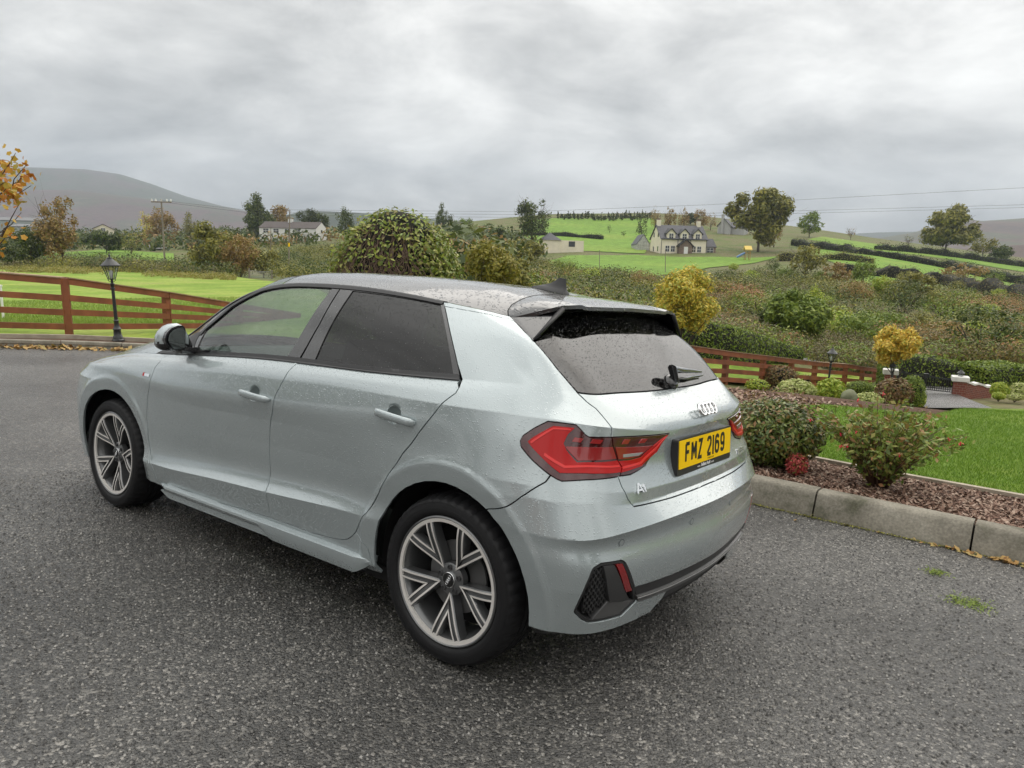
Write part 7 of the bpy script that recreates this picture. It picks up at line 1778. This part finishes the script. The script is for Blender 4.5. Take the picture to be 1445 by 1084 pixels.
# outbuilding left of the farmhouse
b = at(898, 359, 190); root = empty('stone_outbuilding', loc=b); tag(root, 'whitewashed stone outbuilding at the left of the farmhouse', 'shed'); gable_wall('wall', 0, 3.3, 0, 9, -1, 2.6, 2.4, mat('whitewashed_stone', (.42, .42, .40), rough=.9, var=.35, vscale=2), root, 'y'); gable_roof('roof', 0, 3.3, 0, 9, 2.6, 2.4, SLATE, root, 'y', ov=.1)
# garage with slate roof and long render wall
b = at(765, 354, 175); root = empty('garage', loc=b); root.rotation_euler = (0, 0, .12); tag(root, 'beige garage with hipped slate roof and flat walled yard below the green field', 'garage'); k = 175/1025
hbox('wall', 0, 25*k, 0, 5, -1, 15*k, REND, root); bm = bmesh.new(); A = [bm.verts.new(p) for p in ((-.3, -.3, 15*k), (25*k+.3, -.3, 15*k), (25*k+.3, 5.3, 15*k), (-.3, 5.3, 15*k))]; t = bm.verts.new((12.5*k, 2.5, 26*k)); [bm.faces.new((A[i], A[(i+1) % 4], t)) for i in range(4)]; bm.faces.new(A[::-1]); bm_obj('roof', bm, SLATE, root)
hbox('yard_wall', 25*k+.01, 59*k, .4, 4.5, -1, 15*k, REND, root); win(41*k, 1.2, 1.0, 1.1, .4, root, fm=DRK); win(44*k+.1, 1.2, .5, 1.1, .4, root, fm=DRK)
# grey house on the hill behind the tall tree
b = at(1012, 330, 250); root = empty('hill_house', loc=b); root.rotation_euler = (0, 0, -.5); tag(root, 'grey house with steep slate gables half hidden by the tall tree', 'house'); k = 250/1025
gable_wall('wall', 0, 17*k, 0, 6, -2, 11*k, 9*k, GREYR, root, 'y'); gable_roof('roof', 0, 17*k, 0, 6, 11*k, 9*k, DRK, root, 'y', ov=.3); gable_wall('wing', 15*k, 34*k, 2, 9, -2, 9*k, 7*k, GREYR, root, 'x'); gable_roof('wing_roof', 15*k, 34*k, 2, 9, 9*k, 7*k, SLATE, root, 'x'); c = hbox('chimney', 5*k, 8*k, -.6, .6, 0, 26*k, GREYR, root); win(27*k, 2, 1.2, 1.4, 2, root)
# white bungalow on the left
def bungalow():
    Y = 215; k = Y/1025; b = at(366, 332, Y); root = empty('bungalow', loc=b); root.rotation_euler = (0, 0, math.radians(-10)); tag(root, 'long low white bungalow with brown roof and white end gable', 'house')
    W = 84*k; gable_wall('wall', 0, W, 0, 7.5, -1.5, 12*k*.85, 9*k, WREND, root); gable_roof('roof', 0, W-.1, 0, 7.5, 12*k*.85, 9*k, SLATEB, root, ov=.15, th=.12); hbox('chimney', W*.42, W*.42+1.2, 3.2, 4.3, 3, 26*k*.9, WREND, root)
    for x in (.12, .3, .5, .68): win(W*x, .8, 1.6, 1.1, 0, root)
    f = hbox('window', W-.02, W+.05, 3.0, 4.2, .9, 2.0, FRW, root); hbox('pane', W+.045, W+.07, 3.1, 4.1, 1.0, 1.9, WINM, f)
bungalow()
b = at(132, 331, 240); k = 240/1025; root = empty('farm_house', loc=b); root.rotation_euler = (0, 0, math.radians(25)); tag(root, 'pale gabled farm building with grey roof beyond the left hedgerow', 'house'); gable_wall('wall', 0, 24*k, 0, 8, -2, 8*k, 6*k, REND, root, 'y'); gable_roof('roof', 0, 24*k, 0, 14, 8*k, 6*k, SLATEB, root, 'y', ov=.3); win(12*k, 1, 1.2, 1.1, 0, root)
for i, (px, py, w, h, Y, lab) in enumerate(((30, 326, 60, 10, 260, 'long grey glazed farm shed at the left edge'), (0, 318, 70, 12, 290, 'taller grey farm shed behind the glazed one'))):
    k = Y/1025; b = at(px-20, py, Y); root = empty('farm_shed', loc=b); tag(root, lab, 'shed'); m_ = mat('shed_sheeting', (.30, .33, .34), rough=.5); gable_wall('wall', 0, w*k, 0, 12, -2, h*k*.6, h*k*.4, m_, root); gable_roof('roof', 0, w*k, 0, 12, h*k*.6, h*k*.4, GREYM, root, ov=.2)
# slide and tower in the farmhouse garden
b = at(1052, 364, 165); root = empty('play_tower', loc=b); tag(root, 'childrens wooden play tower with blue slide and yellow roof', 'play tower')
PW = mat('play_wood', (.40, .25, .10), rough=.8); 
for x, y in ((0, 0), (1, 0), (0, 1), (1, 1)): hbox('leg', x-.06, x+.06, y-.06, y+.06, -.5, 2.0, PW, root)
hbox('platform', -.1, 1.1, -.1, 1.1, 1.0, 1.1, PW, root); gable_roof('roof', 0, 1, 0, 1, 2.0, .5, mat('yellow_canvas', (.75, .55, .15), rough=.7), root); bm = bmesh.new(); tube(bm, [(0, .5, 1.1), (-.8, .5, .7), (-1.8, .5, .1)], .25, 8); bm_obj('slide', bm, mat('blue_plastic', (.12, .22, .45), rough=.4), root)

# ================================================================ poles and wires
POLE = mat('weathered_pole', (.22, .19, .15), rough=.9, var=.2)
def pole(px, py, pt, Y, label, cross=0, r=.13, band=False, leanpx=0):
    b = at(px, py, Y); top = at(px+leanpx, pt, Y); root = empty('utility_pole', loc=b); tag(root, label, 'utility pole'); bm = bmesh.new(); tube(bm, [(0, 0, -.5), tuple(top-b)], [r, r*.7], 8); bm_obj('shaft', bm, POLE, root)
    if cross:
        t = top-b; bm = bmesh.new(); box(bm, t[0]-cross, t[0]+cross, t[1]-.08, t[1]+.08, t[2]-.55, t[2]-.38); bm_obj('cross_arm', bm, POLE, root)
        for x in (-cross*.95, -cross*.55, 0, cross*.55, cross*.95): bm = bmesh.new(); lathe(bm, [(.10, 0), (.16, .1), (.08, .2), (.14, .3), (.02, .42)], 8, Matrix.Translation((t[0]+x, t[1], t[2]-.38))); bm_obj('insulator', bm, FRW, root)
    if band: t = (top-b)*.42; bm = bmesh.new(); lathe(bm, [(r*1.15, -.25), (r*1.15, .25)], 10, Matrix.Translation(tuple(t))); bm_obj('warning_band', bm, YEL, root)
    return top
t_a = pole(232.5, 369, 281, 118, 'tall utility pole with white insulators on the left', 1.6, .16, leanpx=-5)
t_b = pole(407, 381, 296, 100, 'slim pale pole with a yellow band beside the bungalow', 0, .10, True, leanpx=2)
pole(382, 365, 320, 150, 'thin pole left of the banded pole', 0, .09); pole(846, 392, 353, 118, 'thin grey pole below the green field', 0, .07); pole(939, 388, 352, 122, 'thin grey pole in front of the farmhouse', 0, .07)
WIRE = mat('wire', (.02, .02, .02), rough=.5)
for i, (pts, lab) in enumerate((([(380, 296, 200), (742, 299, 160), (1000, 289, 110), (1445, 265, 70), (1700, 248, 55)], 'highest overhead wire crossing the sky to the right'), ([(228, 283, 118), (380, 300, 118), (742, 303, 120), (1000, 301, 100), (1445, 289, 68), (1700, 278, 55)], 'middle overhead wire above the farmhouse'), ([(228, 285, 118), (380, 304, 118), (742, 307, 120), (1000, 304.5, 100), (1445, 293, 68), (1700, 283, 55)], 'lowest overhead wire above the farmhouse'))):
    bm = bmesh.new(); P_ = [at(*p) for p in pts]; tube(bm, P_, [.00013*p[2]+.004 for p in pts], 4); tag(bm_obj('overhead_wire', bm, WIRE, None, True), lab, 'wire')
# galvanised field gate and white post
a, b = at(352, 393, 68), at(384, 395, 69); root = empty('field_gate', loc=a); tag(root, 'galvanised field gate at the edge of the left pasture', 'gate'); H_ = hz(352, 393, 382, 68)
for i in range(6): bm = bmesh.new(); z = .12+i*(H_-.12)/5; tube(bm, [(0, 0, z), tuple(b-a+[0, 0, z])], .022, 5); bm_obj('bar', bm, GREYR, root)
for u in (0, 1): bm = bmesh.new(); q = (b-a)*u; tube(bm, [tuple(q), tuple(q+[0, 0, H_+.2])], .09, 6); bm_obj('post', bm, POLE, root)
bm = bmesh.new(); tube(bm, [(0, 0, 0), (0, 0, 1.0)], .028, 8); lathe(bm, [(.04, .98), (.04, 1.01), (.001, 1.02)], 8); o = bm_obj('electric_fence_post', bm, FRW); o.location = at(6, 462, 17.5); tag(o, 'short white plastic post in the pasture behind the left fence', 'post')
# sheep resting on the far slope
WOOL = mat('fleece', (.55, .52, .45), rough=1)
for px, py, Y, wh in ((1171, 339, 262, 'left'), (1178, 340, 260, 'middle'), (1186, 341, 259, 'right')):
    root = empty('sheep', loc=at(px, py, Y)); tag(root, 'white sheep lying on the hill below the skyline, %s one of three' % wh, 'sheep', 'sheep on the right skyline'); bm = bmesh.new(); bmesh.ops.create_icosphere(bm, subdivisions=2, radius=1); [setattr(v, 'co', Vector((v.co.x*.7, v.co.y*.35, .35+v.co.z*.35))) for v in bm.verts]; bmesh.ops.create_icosphere(bm, subdivisions=1, radius=.2, matrix=Matrix.Translation((.8, 0, .6))); bm_obj('body', bm, WOOL, root, True)

# ================================================================ small loose things on the ground
def flat_bits(name, P_, size, m, parent=None, thick=.25, asp=2.2, lift=.002):
    n = len(P_); yaw = RNG.random(n)*6.28; tl = RNG.normal(size=(n, 2))*.35; a = np.column_stack([np.cos(yaw), np.sin(yaw), tl[:, 0]]); b = np.column_stack([-np.sin(yaw), np.cos(yaw), tl[:, 1]]); s = size*(.5+RNG.random((n, 1))); up = np.array([0, 0, 1.])
    q = P_+up*(lift+np.abs(tl[:, :1])*s*.6)
    V = np.stack([q-a*s*asp/2, q+b*s*.5+up*s*thick, q+a*s*asp/2, q-b*s*.5], 1)
    tag(mesh_obj(name, V.reshape(-1, 3), np.arange(4*n).reshape(-1, 4), m, parent, False), kind='stuff')
MUL = leaf_mat('bark_chips', [(.07, .035, .025), (.17, .095, .065), (.28, .18, .13), (.42, .32, .25)], rough=.8, trans=0)
def inreg(n, x0, x1, y0, y1): return np.column_stack([RNG.random(n)*(x1-x0)+x0, RNG.random(n)*(y1-y0)+y0])
pts = inreg(26000, -4.5, 1.9, -3.66, YK-.20); P_ = drv(np.column_stack([pts, np.full(len(pts), .137)])); flat_bits('bark_chippings', P_, .013, MUL)
pts = inreg(5000, .6, 3.0, -8.6, -3.6); w = np.array([pip(bed, np.array([p[0]]), np.array([p[1]]))[0] for p in pts]); pts = pts[w]; W3 = drv(np.column_stack([pts, np.zeros(len(pts))])); W3[:, 2] = soft(W3[:, 0], W3[:, 1])+.14; flat_bits('bark_chippings', W3, .03, MUL)
DEADL = leaf_mat('fallen_leaves', [(.20, .10, .03), (.38, .22, .07), (.45, .32, .12), (.22, .20, .06)], rough=.7, trans=.1)
# drifts of leaves in the gutters
g = np.concatenate([np.column_stack([RNG.normal(-1.55, .22, 70), YK+.015+np.abs(RNG.normal(0, .035, 70))]), np.column_stack([RNG.uniform(-3, 1.5, 26), YK+.01+np.abs(RNG.normal(0, .02, 26))])]); flat_bits('fallen_leaves', drv(np.column_stack([g, np.full(len(g), .004)])), .022, DEADL, asp=1.8)
g = []
for i in range(520):
    k = int(RNG.integers(0, 3)); u = RNG.random(); a, b = np.array(KL[k]), np.array(KL[k+1]); p = a+(b-a)*u; g.append((p[0]-abs(RNG.normal(0, .16))-.03, p[1], .01))
flat_bits('fallen_leaves', drv(np.array(g)), .055, DEADL, asp=1.4)
pts = inreg(5, -.5, 3, -2.2, -1.3)+[0, 0]; pts = pts[~((pts[:, 1] > -1.0) & (pts[:, 0] > -.8))]; flat_bits('fallen_leaves', drv(np.column_stack([pts, np.full(len(pts), .004)])), .02, DEADL)
# moss and weeds in the gutter
g = np.column_stack([RNG.uniform(-3, 1.8, 2600), YK+.008+np.abs(RNG.normal(0, .014, 2600))]); flat_bits('gutter_moss', drv(np.column_stack([g, np.full(len(g), .003)])), .009, LM['olive'], asp=1.2)
g = np.concatenate([np.column_stack([RNG.normal(-1.46, .05, 420), RNG.normal(-1.4, .05, 420)]), np.column_stack([RNG.normal(-1.27, .03, 200), RNG.normal(-1.78, .03, 200)])]); flat_bits('gutter_moss', drv(np.column_stack([g, np.full(len(g), .003)])), .0055, LM['mid'], asp=3)
# loose chippings of the tarmac
CHIP = leaf_mat('stone_chips', [(.02, .02, .02), (.07, .068, .064), (.14, .135, .125), (.32, .31, .29)], rough=.45, trans=0)
def chips(n, x0, x1, y0, y1, s):
    pts = inreg(n, x0, x1, y0, y1); p = drv(np.column_stack([pts, np.full(n, .001)])); k = 4; V = []; nrm_ = RD[:, 2]
    yaw = RNG.random(n)*6.28; sz = s*(.5+RNG.random(n)); A_ = RD[:, 0][None]*np.cos(yaw)[:, None]+RD[:, 1][None]*np.sin(yaw)[:, None]; B_ = np.cross(nrm_, A_); S = sz[:, None]
    h = (S*(.25+.35*RNG.random((n, 1))))*nrm_
    c = [p+(A_*.9+B_*.2)*S*.5, p+(B_*.8-A_*.1)*S*.5, p+(-A_*.8-B_*.1)*S*.5, p+(A_*.2-B_*.8)*S*.5, p+h+A_*S*.15, p+h*.8-A_*S*.2]
    V = np.stack(c, 1).reshape(-1, 3); b = np.arange(n)*6
    F = np.concatenate([np.stack([b+i, b+j, b+t], 1) for i, j, t in ((0, 1, 4), (1, 5, 4), (1, 2, 5), (2, 3, 5), (3, 4, 5), (3, 0, 4))])
    return V, F
V, F = chips(60000, -2.6, 3.5, -2.3, 3.0, .010)
tag(mesh_obj('loose_chippings', V, F, CHIP, None, False), kind='stuff')
# grass blades on the near lawn and along the fence
def blades(name, P_, h, w, m):
    n = len(P_); yaw = RNG.random(n)*6.28; hh = h*(.5+.8*RNG.random((n, 1))); a = np.column_stack([np.cos(yaw), np.sin(yaw), np.zeros(n)])*w; tip = RNG.normal(size=(n, 3))*[.5, .5, 0]*hh+np.array([0, 0, 1.])*hh
    V = np.stack([P_-a, P_+a, P_+tip], 1).reshape(-1, 3); tag(mesh_obj(name, V, np.arange(3*n).reshape(-1, 3), m, None, False), kind='stuff')
BLADE = leaf_mat('grass_blades', [(.09, .18, .015), (.14, .25, .02), (.20, .31, .04)], trans=.3)
BLADE2 = leaf_mat('pasture_blades', [(.13, .21, .02), (.19, .28, .03), (.27, .33, .07)], trans=.3)
pts = inreg(260000, -7.5, 1.3, -11.5, -3.74); k = pip(lawn_poly, pts[:, 0], pts[:, 1]); pts = pts[k]; dd = np.hypot(pts[:, 0]+1.65, pts[:, 1]-2.74); pts = pts[RNG.random(len(pts)) < np.clip((8.5/dd)**2, .12, 1)]
W3 = drv(np.column_stack([pts, np.zeros(len(pts))])); W3[:, 2] = soft(W3[:, 0], W3[:, 1])+.142; blades('lawn_grass', W3, .035, .0035, BLADE)
A_ = np.array([at(px, py, Y)[:2] for px, py, Y in ((-250, 470, 13.3), (340, 466, 17.5), (340, 430, 30), (-250, 430, 24))]); n_ = 60000; u, v = RNG.random((2, n_, 1)); v = v**1.6; P_ = (A_[0]*(1-u)+A_[1]*u)*(1-v)+(A_[3]*(1-u)+A_[2]*u)*v; z = ter(P_[:, 0], P_[:, 1]); blades('pasture_grass', np.column_stack([P_, z-.01]), .07, .008, BLADE2)

# ================================================================ behind the photographer, seen only as reflections in the car: a boundary hedge and the dwelling
def back():
    root = empty('dwelling', loc=(-6, -13, plane_z(-6, -13))); tag(root, 'brown brick dwelling behind the photographer reflected in the car side', 'house')
    gable_wall('wall', -9, 5, -8, 0, -.5, 2.7, 2.2, BRICK, root); gable_roof('roof', -9, 5, -8, 0, 2.7, 2.2, SLATE, root)
    root.rotation_euler = (0, 0, math.radians(-25))
    for x in (-6, -2, 2.5): win(x, .9, 1.6, 1.2, .07, root)
    for i, (x, y) in enumerate(((-16, -2), (-15, 3.5), (8, -10), (12, -6))):
        tree('tree', (x, y, float(plane_z(x, y))), 4.5, 2.6, ['dark garden tree left of the photographer', 'dark garden tree by the left drive edge', 'dark garden tree behind the lawn', 'dark garden tree at the lawn side'][i], 'dark', 1600, .3, .1)
back()
# haze between here and the mountains
hb = bmesh.new(); box(hb, -5200, 5200, -60, 5300, -75, 640); hz_o = bm_obj('haze', hb, None); tag(hz_o, kind='stuff')
hm = bpy.data.materials.new('haze'); hm.use_nodes = True; N = hm.node_tree.nodes; N.remove(N['Principled BSDF']); pv = N.new('ShaderNodeVolumePrincipled'); pv.inputs['Color'].default_value = (.76, .87, 1, 1); pv.inputs['Density'].default_value = .00019; pv.inputs['Anisotropy'].default_value = 0
hm.node_tree.links.new(pv.outputs[0], N['Material Output'].inputs['Volume']); hz_o.data.materials.append(hm)
